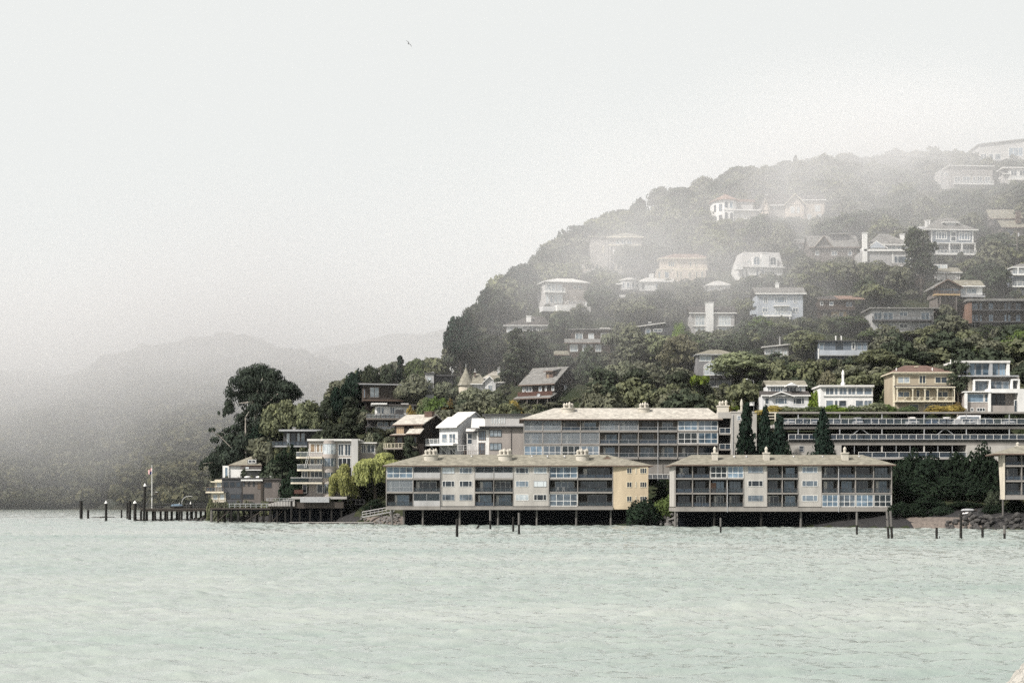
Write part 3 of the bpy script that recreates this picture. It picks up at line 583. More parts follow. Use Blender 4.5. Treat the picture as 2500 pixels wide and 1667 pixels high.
b.wins(1083, 1104, [(878, 890, 2), (892, 912, 2)], w=4, gl='glassdark')
b.part('terrace', 'concrete', [(716, 1212, 850, 1218, -3.5, 8)]); b.part('deck_front', 'redbrown', [(721, 1195, 742, 1205, -2.2, -1.2)])
for i in range(9):
    b.part('step', 'concrete', [(716 - i * 7, 1213 + i * 2.0, 724 - i * 7, 1235, -3.4, -1.6)])
b.part('lattice_screen', 'greytrim', [(738, 1213, 808, 1226, -3.9, -3.6)]); b.part('retaining_and_shade_wall', 'timber', [(662, 1224, 842, 1240, -3.0, 6)])
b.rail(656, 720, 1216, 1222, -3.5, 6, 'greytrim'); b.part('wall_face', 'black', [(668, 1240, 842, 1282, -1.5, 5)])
b.rail(840, 890, 1219, 1231, -1.4, 5, 'darktrim'); b.posts((680, 700, 735, 760, 786, 812, 836), 1240, 1276, -2.4, .2, 'wetpile', 'pile')
m = MB()
for i in range(9): z = b.Z(1140) + i * (b.Z(1098) - b.Z(1140)) / 8; x = b.X(747 + i * 1.3); m.box(x - .22, -1.7, z, x + .22, -1.66, z + .05)
m.tube((b.X(745), -1.7, b.Z(1142)), (b.X(756), -1.7, b.Z(1096)), .035); m.tube((b.X(749.5), -1.7, b.Z(1142)), (b.X(760.5), -1.7, b.Z(1096)), .035)
o = m.build('ladder', G['trim']); o.location = wp(b.px, b.py, b.Y); tag(o, 'white ladder leaning between two balconies of the curved beige house', 'ladder')

b = Bld('pier_house', 'dark weathered two storey house on the pier with a small cream turret at its end', (504, 1166, 688, 1231), 414)
b.wall('slate', (542, 1169, 590, 1231, -.2, 10)); b.wall('weathered', (590, 1171, 686, 1231, 0, 10)); b.wall('timber', (637, 1170, 642, 1231, -.25, 0))
b.flat('darktrim', 541, 645, 1165.5, 1169, -.5, 10); b.flat('roofdark', 642.5, 688, 1167.5, 1171, -.4, 10); b.part('fascia', 'trim', [(589, 1170, 642, 1173.5, -.62, -.5)])
b.wall('cream', (523, 1170, 542, 1202, .6, 6), (516, 1203, 552, 1226, -.4, 6)); b.flat('creamtrim', 514, 544, 1174, 1177, 0, 6); b.deck(504, 548, 1199.5, 1203, -1.2, 3, 'creamtrim', 'balcony'); b.rail(504.5, 547, 1188.5, 1199.5, -1.1, 5, 'browntrim', 'railglass', 0, 2)
b.wins(1177, 1190, [(527, 540, 1)], w=.6, fr='creamtrim', gl='glasspale'); b.wins(1206, 1220, [(520, 533, 1), (537, 549, 1)], w=-.4, fr='creamtrim', gl='glasspale')
b.wins(1175, 1189, [(545, 558, 1), (561, 574, 1), (576, 588, 1)], w=-.2, fr='darktrim', gl='glassdark'); b.wins(1176, 1187, [(592, 598, 1), (605, 610, 1), (617, 622, 1)], fr='darktrim', gl='glassdark')
b.win(629, 1177.5, 640, 1193, 2, 1, 0, 'browntrim', 'glasswarm'); b.win(644, 1177, 663.5, 1190, 2, 1, 0, 'darktrim', 'glassdark'); b.wins(1205, 1217.5, [(548, 560, 1), (562, 588, 2)], w=-.2, fr='darktrim', gl='glassdark'); b.win(592, 1205, 620, 1218, 3, 1, 0, 'darktrim', 'glassdark')
for x in (600, 628, 655): m = MB(); m.lathe([(.9, 0), (.8, .35), (.3, .5), (0, .5)], 12, (b.X(x), 3, b.Z(1166))); m.build('skylight', G['trim'], b.root)

b = Bld('white_house', 'small white house with brown hipped roof and glass stair bay above the pier house', (543, 1113, 636, 1170), 432)
b.wall('white', (560, 1137, 590, 1170, 0, 8), (544, 1136.5, 559.8, 1170, -.3, 4)); b.wall('paleside', (590, 1137, 634, 1170, .8, 8)); b.win(549, 1140, 557, 1168, 1, 1, -.3, 'trim', 'glassblue')
b.hip('roofbrown', 558, 640, 1137, 1114, 606, 622, -.6, 8, 'browntrim'); b.part('dormer', 'roofgrey', [(604, 1121, 627, 1133, -.2, 4)]); b.win(606, 1122.5, 625, 1130, 2, 1, -.2, 'trim', 'glassdark')
b.shed('roofdark', 588, 640, 1148, 1134, -1.8, 1, name='lower_roof'); b.part('skylight', 'glasspale', [(602, 1140, 610, 1144, -1.6, -1)])

b = Bld('flat_roof_house', 'dark flat roofed house with a long railed deck half hidden under the dark trees', (661, 1040, 832, 1091), 428)
b.wall('darkgrey', (690, 1053, 832, 1091, 1.5, 9)); b.flat('greytrim', 682, 834, 1048.5, 1052.8, -1.2, 9.5); b.deck(661, 752, 1088, 1091.5, -1.8, 1.5, 'greytrim'); b.rail(661.5, 752, 1077, 1088, -1.7, 9, 'darktrim', 'railglass')
for x0, x1 in ((697, 706), (723, 731), (733, 743)): b.win(x0, 1056, x1, 1086, 1, 1, 1.5, 'browntrim', 'glasspale', .8)
b.win(708, 1056, 721, 1086, 1, 1, 1.5, 'darktrim', 'glassdark'); b.chim(711, 717.5, 1043, 1049, 3, 3.6, 'concrete', 'metal')

b = Bld('dark_cottage', 'small near black cottage with one white framed window buried in dark trees', (776, 990, 820, 1018), 447)
b.wall('darkgrey', (779, 998, 818, 1020, 0, 7)); b.hip('roofdark', 776, 822, 998, 990, 786, 812, -.5, 7, 'greytrim'); b.win(794, 999, 810, 1014, 2, 1, 0, 'greytrim', 'glass')

b = Bld('timber_house', 'tall dark brown timber house with a slanting roof edge and one big pale window', (878, 935, 985, 1003), 441, 12)
b.wall('timber', (888, 938, 985, 980, 0, 9)); b.wall('darkbrown', (894, 980, 985, 1003, .6, 9)); b.shed('roofdark', 877, 986, 940, 935, -1.4, 9, edge='greytrim'); b.win(903, 945, 926, 971, 2, 1, 0, 'browntrim', 'glasspale'); b.deck(886, 985, 976, 979, -.5, 0, 'browntrim', 'ledge')
b.win(887.5, 949, 893, 972, 1, 1, -.05, 'browntrim', 'glass')

b = Bld('hilltop_house', 'small pale roofed white house with a brown chimney above the dark timber house', (905, 905, 980, 938), 449)
b.wall('white', (922, 920, 965, 938, 0, 7)); b.hip('roofpale', 912, 972, 921, 908, 925, 952, -.6, 7); b.gx('roofbrown', 921, 976, 929, 922, -2.2, 2, edge='browntrim'); b.wins(930, 938, [(923, 930, 1), (932, 940, 1), (948, 956, 1), (960, 966, 1)], w=0, gl='glasspale'); b.chim(942, 946.8, 905, 925, -2, -1.2, 'brick', 'browntrim')

b = Bld('deck_house', 'white flat roofed house with two stacked wooden decks on the slope', (893, 982, 1015, 1056), 428, 6)
b.wall('white', (917, 991, 1010, 1012, .4, 8)); b.wall('darkgrey', (898, 1020, 990, 1056, .8, 8)); b.flat('trim', 907, 945, 984, 988, -1, 7); b.flat('roofdark', 945, 1016, 986.5, 991, -.6, 8)
b.wins(993, 1010, [(920, 930, 2), (931, 938, 1), (952, 964, 2)], w=.4, gl='glass'); b.win(993, 995, 1008, 1008, 2, 1, .4, 'trim', 'glassdark'); b.deck(894, 985, 1022, 1025.5, -2.4, .6); b.rail(894.5, 985, 1010, 1022, -2.3, 8, 'weathered', 'paleglass', 1); b.part('wind_screen', 'darktrim', [(965, 1000, 985, 1021, -.9, -.75)])
b.wins(1029, 1042, [(921, 936, 2), (938, 948, 1), (954, 966, 2)], w=.8, gl='glassblue'); b.deck(893, 966, 1053.5, 1057, -2.4, .8); b.rail(893.5, 966, 1041, 1053.5, -2.3, 6, 'weathered', 'paleglass', 1); b.bar('stair_rail', 'weathered', [((955, 1043, -2.5), (972, 1028, -2.5)), ((893, 1044, -2.5), (908, 1032, -2.5))], .09)
b.part('skylight', 'roofpale', [(980, 983, 998, 986.4, 2, 4)])

b = Bld('shingle_house', 'dark brown shingle house with two tiers of sunlit sloping roofs and a brick chimney', (944, 1003, 1075, 1122), 392, -25)
b.wall('darkbrown', (962, 1036, 1036, 1122, 0, 13)); b.gx('rooflight', 960, 1038, 1038, 1014, -.7, 13, edge='browntrim', gable='darkbrown'); b.chim(1017, 1036, 1004, 1022, 4, 5.4, 'brick', 'browntrim'); b.shed('rooflight', 1000, 1036, 1061, 1048, -2.0, -.02, edge='browntrim', name='lower_roof'); b.shed('rooflight', 960, 999, 1063, 1060, -2.0, -.02, edge='browntrim', name='lower_roof')
b.wins(1040, 1059, [(966, 986, 4), (1010, 1032, 4)], fr='browntrim', gl='glasswarm'); b.wins(1066, 1082, [(968, 982, 2), (1004, 1018, 2)], fr='browntrim', gl='glassdark'); b.deck(946, 1020, 1093, 1097, -2.4, 0, 'deckwood'); b.rail(946.5, 1020, 1082, 1093, -2.3, 8, 'creamtrim', None, 1)

b = Bld('white_gabled_house', 'white house with a steep pale front roof and a white deck braced below it', (1046, 1006, 1160, 1124), 391, -27)
b.wall('whiteboard', (1072, 1044, 1118, 1124, 0, 13)); b.shed('roofpale', 1068, 1120, 1044, 1020, -.9, 5, th=.3); b.gx('roofpale', 1073, 1119, 1024, 1008, 4, 14, gable='whiteboard'); m = MB(); m.prism([(b.X(1072.2), .02, b.Z(1044)), (b.X(1072.2), 5, b.ZA(1021, 5)), (b.X(1072.2), 13, b.ZA(1024, 13)), (b.X(1072.2), 13, b.Z(1046))], (b.X(1117.8) - b.X(1072.2), 0, 0)); m.build('gable_wall', G['whiteboard'], b.root)
b.wins(1058, 1082, [(1078, 1092, 1), (1096, 1113, 2)], gl='glass'); b.deck(1042, 1120, 1084, 1088, -2.8, 0, 'trim'); b.rail(1042.5, 1120, 1071, 1084, -2.7, 8, 'trim', 'paleglass', 2); b.bar('brace', 'trim', [((1062, 1088, -2.4), (1074, 1112, 0)), ((1084, 1088, -2.4), (1096, 1112, 0)), ((1104, 1088, -2.4), (1116, 1112, 0))], .12)
b.wins(1096, 1110, [(1078, 1090, 1), (1098, 1112, 2)], gl='glassdark')

b = Bld('modern_house', 'taupe modern house with a raised upper box pierced by a row of slits', (1138, 1010, 1285, 1124), 387)
b.wall('taupe', (1194, 1043, 1284, 1124, 0, 11)); b.wall('paleside', (1184, 1014, 1296, 1040.5, -.5, 10)); b.flat('darktrim', 1177, 1298, 1010.5, 1014, -1, 11); b.flat('darktrim', 1170, 1297, 1040.5, 1043, -.9, 10, 'ledge')
for i in range(6): b.win(1200 + i * 6, 1019, 1203.2 + i * 6, 1034, 1, 1, -.5, 'trim', 'glasspale', .6)
b.wins(1049, 1066, [(1195, 1225, 3)], fr='darktrim', gl='glasspale'); b.wins(1081, 1099, [(1195, 1225, 3)], fr='darktrim', gl='glasspale'); b.wall('trim', (1164, 1048, 1194, 1124, .6, 9)); b.wins(1050, 1074, [(1168, 1186, 3)], w=.6, fr='browntrim', gl='glass'); b.wins(1080, 1110, [(1168, 1184, 3)], w=.6, fr='browntrim', gl='glass')
b.shed('roofpale', 1150, 1194, 1047, 1023, -.6, 7, edge='darktrim', name='lower_roof'); b.wall('paleside', (1139, 1056, 1164, 1124, 1.4, 9)); b.shed('roofpale', 1137, 1166, 1055, 1048, .4, 5, edge='darktrim', name='lower_roof'); b.wins(1057, 1084, [(1140, 1153, 1)], w=1.4, rows=2, gl='glassdark'); b.bar('downpipe', 'darktrim', [((1248, 1043, -.1), (1248, 1110, -.1))], .06); b.rail(1118, 1160, 1087, 1100, -1.5, 3, 'trim', None, 1); b.rail(1135, 1180, 1100, 1112, -2.4, 9, 'browntrim')

b = Bld('tower_house', 'narrow pale concrete stair tower of a house hidden in trees with a thin roof beam', (1036, 906, 1108, 986), 438)
m = MB(); m.prism([(b.X(1038), 0, b.Z(986)), (b.X(1059), 0, b.Z(986)), (b.X(1059), 0, b.Z(907)), (b.X(1038), 0, b.Z(912))], (0, 4, 0)); m.build('wall', G['greystucco'], b.root)
b.part('roof_beam', 'darktrim', [(1036, 909.5, 1060, 912, -.4, -.02), (1059.2, 914, 1108, 917.5, .5, 4)]); b.part('joint', 'darktrim', [(1037.8, 949, 1059.2, 950.5, -.05, -.002), (1037.8, 961, 1059.2, 962.5, -.05, -.002)]); b.wall('darkgrey', (1060, 918, 1105, 940, 1.5, 5)); b.win(1043, 920, 1054, 948, 1, 1, 0, 'greytrim', 'glasspale')

b = Bld('turret_house', 'white Victorian house with a witch hat turret and several brown hipped roofs', (1112, 893, 1232, 975), 438)
m = MB(); xc, rr = b.X(1137), b.X(1158) - b.X(1137); m.lathe([(rr * .86, b.Z(975)), (rr * .86, b.Z(939))], 18, (xc, 2.4, 0)); m.build('turret_wall', G['cream'], b.root)
m = MB(); m.lathe([(rr * 1.05, b.Z(940)), (rr * .62, b.Z(922)), (rr * .27, b.Z(907)), (0.0, b.Z(893.5))], 18, (xc, 2.4, 0)); o = m.build('turret_roof', G['roofbrown'], b.root); m = MB(); m.lathe([(.12, 0), (.06, .6), (0, .9)], 8, (xc, 2.4, b.Z(893.5))); m.build('finial', G['metal'], o)
b.wall('whiteboard', (1150, 938, 1184, 975, 1.5, 9), (1184, 934, 1210, 975, 0, 8), (1210, 934, 1232, 975, .8, 8)); b.hip('roofbrown', 1124, 1188, 938, 912, 1160, 1170, .5, 9, 'trim'); b.hip('rooflight', 1176, 1240, 921, 906, 1204, 1226, 5, 11, 'trim'); b.gx('roofbrown', 1196, 1234, 934, 918, .2, 8); b.gy('roofbrown', 1178, 1212, 934, 917.5, w0=-.5, w1=5, gable='whiteboard')
b.wins(939, 956, [(1191, 1202, 2)], gl='glass'); b.wins(940, 951, [(1213, 1229, 3)], w=.8, gl='glass'); b.win(1209.5, 952, 1219, 969, 1, 2, -.1, 'trim', 'glassdark'); b.chim(1214, 1222, 900, 912, 5, 6, 'whiteboard', 'trim', 2); b.chim(1157, 1161, 906, 918, 3, 3.5, 'brick', 'trim', 1)

b = Bld('shingle_house', 'big dark brown shingled house with a broad sloping roof, a dormer and a screened porch', (1270, 893, 1424, 1012), 424, -33)
b.wall('darkbrown', (1274, 938, 1355, 1012, 0, 13)); b.gx('roofgrey', 1270, 1358, 939, 898, -.9, 13.5, edge='browntrim', gable='darkbrown'); b.part('dormer', 'brick', [(1325, 905, 1342, 930, 1.6, 6)]); b.shed('roofgrey', 1322, 1345, 906, 901, 1.0, 6, edge='browntrim', name='dormer_roof'); b.win(1327, 909, 1333, 926, 1, 2, 1.6, 'browntrim', 'glasswarm')
b.part('balcony', 'redbrown', [(1272, 955, 1356, 966, -1.6, -1.45)]); b.wins(942, 954, [(1276, 1281, 1), (1284, 1300, 2), (1316, 1323, 1), (1331, 1335, 1), (1347, 1353, 1)], gl='glass'); b.shed('roofgrey', 1270, 1360, 974, 962, -3.4, -.02, edge='browntrim', name='porch_roof'); b.posts((1278, 1303, 1328, 1352), 975, 1002, -3.1, .1, 'weathered'); b.deck(1276, 1354, 1001, 1004.5, -3.3, 0, 'weathered', 'porch_floor'); b.rail(1277, 1353, 991, 1001, -3.15, 6, 'weathered'); b.wins(978, 998, [(1284, 1310, 2), (1318, 1346, 2)], w=0, fr='browntrim', gl='glassdark')
m = MB(); x = b.X(1355) + .02; m.box(x, 4.6, b.Z(951), x + .06, 6.0, b.Z(938)); o = m.build('window', G['trim'], b.root); m = MB(); m.box(x + .03, 4.75, b.Z(950), x + .08, 5.85, b.Z(939)); m.build('pane', G['glasspale'], o)
m = MB(); m.lathe([(0, 0), (.35, .05), (.5, .2)], 12); o = m.build('satellite_dish', G['greytrim'], b.root); o.location = (b.X(1326), -2.2, b.Z(965)); o.rotation_euler = (R(70), 0, R(20))

# ---------------------------------------------------------------- row of houses above the garage
b = Bld('white_cottage', 'white cottage with a front gable and a smaller upper storey above the hedge', (1858, 930, 1976, 1003), 379, keep=(1858, 930, 1976, 996))
b.wall('whiteboard', (1861, 966, 1974, 1003, 0, 9)); b.wall('whiteboard', (1877, 941, 1971, 966, 2.5, 9)); b.gx('roofdark', 1857, 1978, 967, 957, -.6, 2.6, wr=2.5); b.gy('roofdark', 1876, 1938, 967, 955.5, 1906, -1.0, 2.4, gable='whiteboard'); b.gx('roofbrown', 1873, 1975, 941, 931, 2, 9.5); b.gy('roofbrown', 1918, 1954, 941, 932, w0=1.9, w1=6, gable='whiteboard')
b.wins(970.5, 987, [(1867, 1878, 1), (1892, 1922, [.24, .76]), (1936, 1964, [.24, .76])], gl='glass'); b.wins(943, 955.5, [(1878, 1883, 1), (1885, 1916, 5), (1924, 1949, 3), (1956, 1963, 1)], w=2.5, gl='glass'); b.part('sill_box', 'trim', [(1892, 990, 1923, 993, -.4, 0)])

b = Bld('white_flat_house', 'white two storey flat roofed house banded with windows and a tall white chimney vent', (2001, 903, 2132, 1001), 376, keep=(2001, 938, 2132, 994))
b.wall('white', (2003, 945, 2131, 1001, 0, 9)); b.flat('roofpale', 2000, 2133, 940, 944.8, -.7, 9.5); b.wins(946, 964, [(2015, 2036, 2), (2037, 2046, 1), (2048, 2068, 2), (2069.5, 2089, 2), (2090, 2108, 1), (2109, 2129, 1)], gl='glass'); b.wins(976.5, 993, [(2016, 2035, 1), (2037, 2046, 1), (2047, 2067, 1), (2088, 2108, 1), (2109, 2129, 2)], gl='glass'); b.part('sill_band', 'trim', [(2010, 964.5, 2131, 967, -.25, 0)])
m = MB(); m.lathe([(.5, 0), (.5, .8), (.28, .9), (.28, 2.6), (.36, 2.7), (.3, 3.2), (0, 3.9)], 10, (b.X(2064.5), 3, b.Z(940))); m.build('chimney_vent', G['trim'], b.root)

b = Bld('veranda_house', 'tan two storey house with a brown hipped roof and a cream veranda with crossed rails', (2176, 889, 2330, 1006), 372, keep=(2170, 889, 2330, 998))
b.wall('tan', (2183, 911, 2325, 1006, 0, 10)); b.hip('roofred', 2176, 2330, 911, 892, 2220, 2274, -.8, 10.5, 'creamtrim'); b.part('corner_board', 'creamtrim', [(2181, 911.5, 2184.5, 1006, -.12, .5), (2323.5, 911.5, 2326.5, 1006, -.12, .5)]); b.part('frieze', 'creamtrim', [(2180, 911.2, 2328, 915, -.2, 0)])
b.win(2191, 919, 2222, 936, 2, 1, 0, 'creamtrim', 'glasspale', 1.8); b.win(2243, 915.5, 2261, 937, 2, 1, 0, 'creamtrim', 'glassdark', 1.8); b.win(2282, 919, 2313, 936, 2, 1, 0, 'creamtrim', 'glassdark', 1.8)
b.shed('roofdark', 2182, 2327, 947.5, 943, -1.9, 0, edge='creamtrim', name='veranda_roof'); b.deck(2183, 2327, 979, 982, -1.8, 0, 'creamtrim', 'veranda_floor'); b.posts((2186, 2224, 2253.5, 2284, 2325), 948, 979, -1.7, .09, 'creamtrim')
xs = (2186, 2224, 2253.5, 2284, 2325)
for x0, x1 in zip(xs, xs[1:]):
    xm = (x0 + x1) / 2; b.rail(x0 + 1, x1 - 1, 970, 979, -1.7, 2, 'creamtrim', None, 1, 0, .035); b.bar('cross_brace', 'creamtrim', [((xm - 5, 978.5, -1.72), (xm + 5, 970, -1.72)), ((xm - 5, 970, -1.72), (xm + 5, 978.5, -1.72))], .05)
    pts = [(x0 + 1, 954), (x0 + 2.5, 950.5), (x0 + 6, 948.6)]; q = [(x1 - 1, 954), (x1 - 2.5, 950.5), (x1 - 6, 948.6)]
    b.bar('bracket', 'creamtrim', [((*pts[0], -1.7), (*pts[1], -1.7)), ((*pts[1], -1.7), (*pts[2], -1.7)), ((*q[0], -1.7), (*q[1], -1.7)), ((*q[1], -1.7), (*q[2], -1.7))], .06)
b.win(2191, 955, 2221, 970, 2, 1, 0, 'creamtrim', 'glass', 1.6); b.win(2236, 951, 2246, 978, 1, 1, 0, 'creamtrim', 'glassdark', 1.6, 'door'); b.win(2259, 951, 2270, 978, 1, 1, 0, 'creamtrim', 'glassdark', 1.6, 'door'); b.win(2286, 955, 2315, 970, 2, 1, 0, 'creamtrim', 'glassdark', 1.6); b.wins(986, 1002, [(2220, 2243, 1), (2257, 2278, 1), (2293, 2312, 1)], fr='creamtrim', gl='glassdark')
for x in (2190, 2278): m = MB(); m.lathe([(.35, 0), (.12, .5), (.18, .9), (0, 1.0)], 8, (b.X(x), .6, b.Z(908))); m.build('roof_vent', G['trim'], b.root)
b.chim(2243, 2249, 893, 906, 3, 4, 'tan', 'creamtrim')

b = Bld('modern_house', 'angular white modern house of stacked boxes with big glass walls and white frames', (2342, 877, 2504, 1008), 369, keep=(2335, 877, 2500, 1000))
b.wall('taupe', (2352, 915, 2500, 955, 3.5, 12)); b.wall('interior', (2348, 884, 2472, 914, 6, 11)); b.flat('roofpale', 2338, 2474, 878, 883.5, 2.2, 12); b.wall('trim', (2466, 883.6, 2473, 915, 2.4, 11)); b.posts((2371, 2427), 883.6, 915, 2.7, .35, 'greytrim', 'pier'); b.wins(884, 914, [(2351, 2369, 2), (2373, 2390, 1), (2391, 2407, 1), (2408, 2424, 1), (2431, 2448, 1), (2449, 2465, 2)], w=3.2, fr='greytrim', gl='glassblue'); b.deck(2345, 2492, 914.8, 918, 1.4, 6, 'greytrim', 'ledge')
b.part('box_frame', 'white', [(2381, 925, 2423, 928, 1.2, 3.4), (2381, 928, 2384.5, 953, 1.2, 3.4), (2419, 928, 2423, 953, 1.2, 3.4), (2474, 924, 2494, 927.5, 1.2, 3.4), (2474, 927.5, 2477, 950, 1.2, 3.4), (2490, 927.5, 2494, 950, 1.2, 3.4)]); b.wins(928.5, 952, [(2386, 2418, 3), (2424, 2438, 1), (2439, 2455, 1), (2456, 2472, 1), (2478, 2489, 1)], w=2.6, fr='greytrim', gl='glass'); b.wall('cream', (2371, 920, 2380.8, 955, 2.6, 8))
b.wall('taupe', (2357, 958, 2417, 1008, .2, 10), (2417.2, 958, 2498, 1008, 2.6, 10)); b.flat('trim', 2352, 2418, 955, 958, -.6, 9); b.wins(961, 982, [(2360, 2402, 1), (2404, 2413, 1)], w=.2, gl='glassblue'); b.wins(995, 1004.5, [(2370, 2377, 1), (2385, 2406, 3), (2434, 2455, 3), (2462, 2469, 1)], w=.2, gl='glassdark'); b.posts((2357.5, 2415), 958, 1006, -.2, .28, 'trim', 'pier')
b.part('box_frame', 'white', [(2412, 949, 2503, 959, -.2, 6), (2485, 959, 2503, 1008, -.2, 6)]); b.wall('taupe', (2418, 989.5, 2476, 1008, -.1, 2.5)); b.wins(960.5, 988, [(2424, 2440, 2), (2441, 2462, 2)], w=2.6, fr='darktrim', gl='glassdark'); b.win(2476, 976, 2484, 1006, 1, 1, .1, 'trim', 'glassdark', 1.2, 'door'); b.rail(2437, 2462, 979, 989, -.1, 3, 'darktrim')
# ---------------------------------------------------------------- houses on the hill
b = Bld('low_house', 'low house with a dark hipped roof, white window band and white chimney among dark trees', (1232, 772, 1345, 815))
b.wall('greystucco', (1236, 795, 1338, 815, 0, 8)); b.hip('roofdark', 1228, 1346, 796, 772, 1292, 1326, -.7, 8); b.wins(797.5, 812, [(1237, 1254, 4), (1256, 1277, 4)], gl='glasspale'); b.wins(796.5, 809, [(1290, 1310, 2), (1314, 1326, 2)], gl='glass'); b.chim(1285, 1297, 771, 790, 0.8, 2.2, 'white')

b = Bld('hill_house', 'brown and white three storey house with a glazed side and a white terrace below it', (1324, 678, 1438, 762), yaw=14)
b.wall('taupe', (1376, 690, 1434, 745, 0, 9)); b.wall('paleside', (1332, 692, 1376, 748, .5, 9)); b.hip('roofpale', 1326, 1440, 690, 680, 1370, 1410, -.8, 9); b.wins(693, 710, [(1334, 1345, 1), (1346, 1358, 1), (1360, 1374, 1)], w=.5, gl='glasspale'); b.wins(719, 741, [(1333, 1341, 1), (1343, 1351, 1), (1353, 1362, 1), (1363, 1375, 1)], w=.5, gl='glasspale'); b.deck(1328, 1378, 713, 716, -1.2, .5, 'trim', 'balcony'); b.rail(1328.5, 1377, 704, 713, -1.1, 6, 'trim', 'paleglass')
b.wins(697, 705, [(1400, 1408, 1), (1412, 1422, 1)], gl='glass'); b.part('terrace', 'white', [(1350, 749, 1432, 766, -4.5, 0), (1424, 740, 1433, 749, -3.5, -2.0)]); b.rail(1378, 1424, 738, 749, -4.3, 5, 'trim', 'paleglass'); b.part('terrace_low', 'whiteboard', [(1318, 752, 1350, 764, -3, .5)])

b = Bld('shingle_house', 'dark brown two tier house with big pale curtained windows and a flat upper roof', (1375, 795, 1500, 880), keep=(1380, 797, 1480, 862))
b.wall('brown', (1397, 803, 1500, 836, 2.5, 9)); b.wall('brown', (1388, 836, 1490, 884, 0, 9)); b.flat('roofgrey', 1391, 1506, 800.5, 803, 1.6, 9.5); b.part('roof_hump', 'roofpale', [(1466, 796, 1492, 800.4, 4, 7)]); b.shed('roofgrey', 1378, 1474, 839, 829, -.9, 2.45, edge='browntrim', name='lower_roof')
b.wins(811, 827, [(1405, 1424, 2), (1437, 1451.5, 2), (1468, 1492, 2)], w=2.5, gl='glasspale'); b.wins(841, 858.5, [(1391, 1411, 2), (1421.5, 1431, 1), (1440, 1446, 1), (1453.5, 1468, 2)], gl='glasspale'); b.wins(869, 878, [(1442, 1448, 1), (1458, 1468, 2), (1478, 1484, 1)], gl='glasspale'); b.shed('roofbrown', 1352, 1390, 869, 858, -2, 2, edge='browntrim', name='porch_roof')

b = Bld('dark_house', 'charcoal flat roofed house with a tilted white roof edge and small white windows', (1535, 783, 1652, 872), keep=(1580, 785, 1650, 850))
b.wall('slate', (1540, 796, 1650, 878, 0, 9)); m = MB(); m.prism([(b.X(1537), -.7, b.Z(799)), (b.X(1624), -.7, b.Z(787)), (b.X(1624), -.7, b.Z(789.5)), (b.X(1537), -.7, b.Z(801.5))], (0, 10, 0)); m.build('roof', G['roofpale'], b.root); b.wall('slate', (1583, 789, 1622, 797, .1, 8.8)); b.part('parapet', 'darktrim', [(1624, 792, 1652, 796, -.1, 9)])
b.win(1595, 803, 1617, 810.5, 2); b.win(1576, 802, 1588, 822, 1); b.win(1608, 833, 1620, 849, 1); b.wins(803, 812, [(1545, 1558, 2)], gl='glasspale'); b.part('belt', 'greytrim', [(1585, 825, 1650.5, 826.5, -.08, 0)]); b.chim(1586, 1592, 784, 789, 3, 4, 'white')

b = Bld('stone_mansion', 'tall stone mansion with a round arched ground floor and a hipped roof, veiled in fog', (1402, 566, 1570, 680), keep=(1440, 566, 1500, 672))
b.wall('stone', (1443, 579, 1487, 680, .6, 9), (1487, 581, 1566, 680, 0, 10), (1403, 643, 1443, 680, 1.5, 8)); b.hip('roofbrown', 1482, 1572, 581, 569, 1522, 1540, -.8, 10.5, 'creamtrim'); b.flat('roofbrown', 1438, 1488, 576, 579, 0, 9.4); b.flat('creamtrim', 1485, 1568, 598, 600, -.2, 0, 'cornice')
b.wins(584, 597, [(1503, 1514, 2), (1516, 1528, 2), (1530, 1543, 2)], gl='glassblue'); b.wins(610, 622, [(1497, 1506, 2)], gl='glasspale'); b.wins(640, 660, [(1490, 1502, 1), (1505, 1517, 1)], fr='creamtrim', gl='glassdark'); b.win(1453, 643, 1463, 664, 1, 1, .6, 'creamtrim', 'glassdark', 1.2, arch=True); b.wins(600, 616, [(1471, 1475, 1)], w=.6, fr='creamtrim', gl='glassdark'); b.wins(648, 658, [(1416, 1424, 2), (1428, 1436, 1)], w=1.5, fr='creamtrim', gl='glass'); b.part('pilaster', 'concrete', [(1481, 585, 1484, 668, .3, .6), (1488, 600, 1491, 668, -.3, 0)])

b = Bld('bay_house', 'long low white house with a curved window bay and a tapered white chimney', (1505, 672, 1655, 743), keep=(1505, 672, 1640, 712))
b.wall('white', (1518, 684, 1560, 710, .6, 8), (1560, 688, 1650, 710, 0, 8)); m = MB(); xc, r = b.X(1537), b.X(1560) - b.X(1537); m.lathe([(r, b.Z(708)), (r, b.Z(685))], 16, (xc, 1.4, 0), 180, 360); m.build('bay', G['whiteboard'], b.root); m = MB(); m.lathe([(r * 1.18, b.Z(685)), (r * 1.18, b.Z(683)), (0, b.Z(675.5))], 16, (xc, 1.4, 0)); m.build('bay_roof', G['roofpale'], b.root)
for q in range(5):
    an = R(200 + q * 30); o = b.win(1537 - 4.5, 690, 1537 + 4.5, 704, 1, 1, 0, 'trim', 'glass'); o.location = (xc + r * 1.02 * math.cos(an), 1.4 + r * 1.02 * math.sin(an), 0); o.rotation_euler = (0, 0, an + math.pi / 2)
    for ob in (o, *o.children): ob.data.transform(Matrix.Translation((-b.X(1537), 0, 0)))
b.hip('roofpale', 1556, 1655, 689, 678, 1580, 1640, -.6, 8); b.wins(691, 707, [(1565, 1575, 1), (1599, 1606, 1), (1608, 1616, 2), (1618, 1626, 1)], gl='glass'); b.chim(1587, 1598, 666, 690, 3, 4.2, 'white'); b.wall('greystucco', (1530, 711, 1620, 745, 1, 8)); b.wins(722, 738, [(1541, 1552, 2), (1560, 1569, 1), (1572, 1584, 2)], w=1, gl='glasspale'); b.part('garden_wall', 'white', [(1501, 722, 1532, 744, -2, -1.6)]); b.flat('trim', 1503, 1522, 692, 695, -.6, 2, 'canopy')

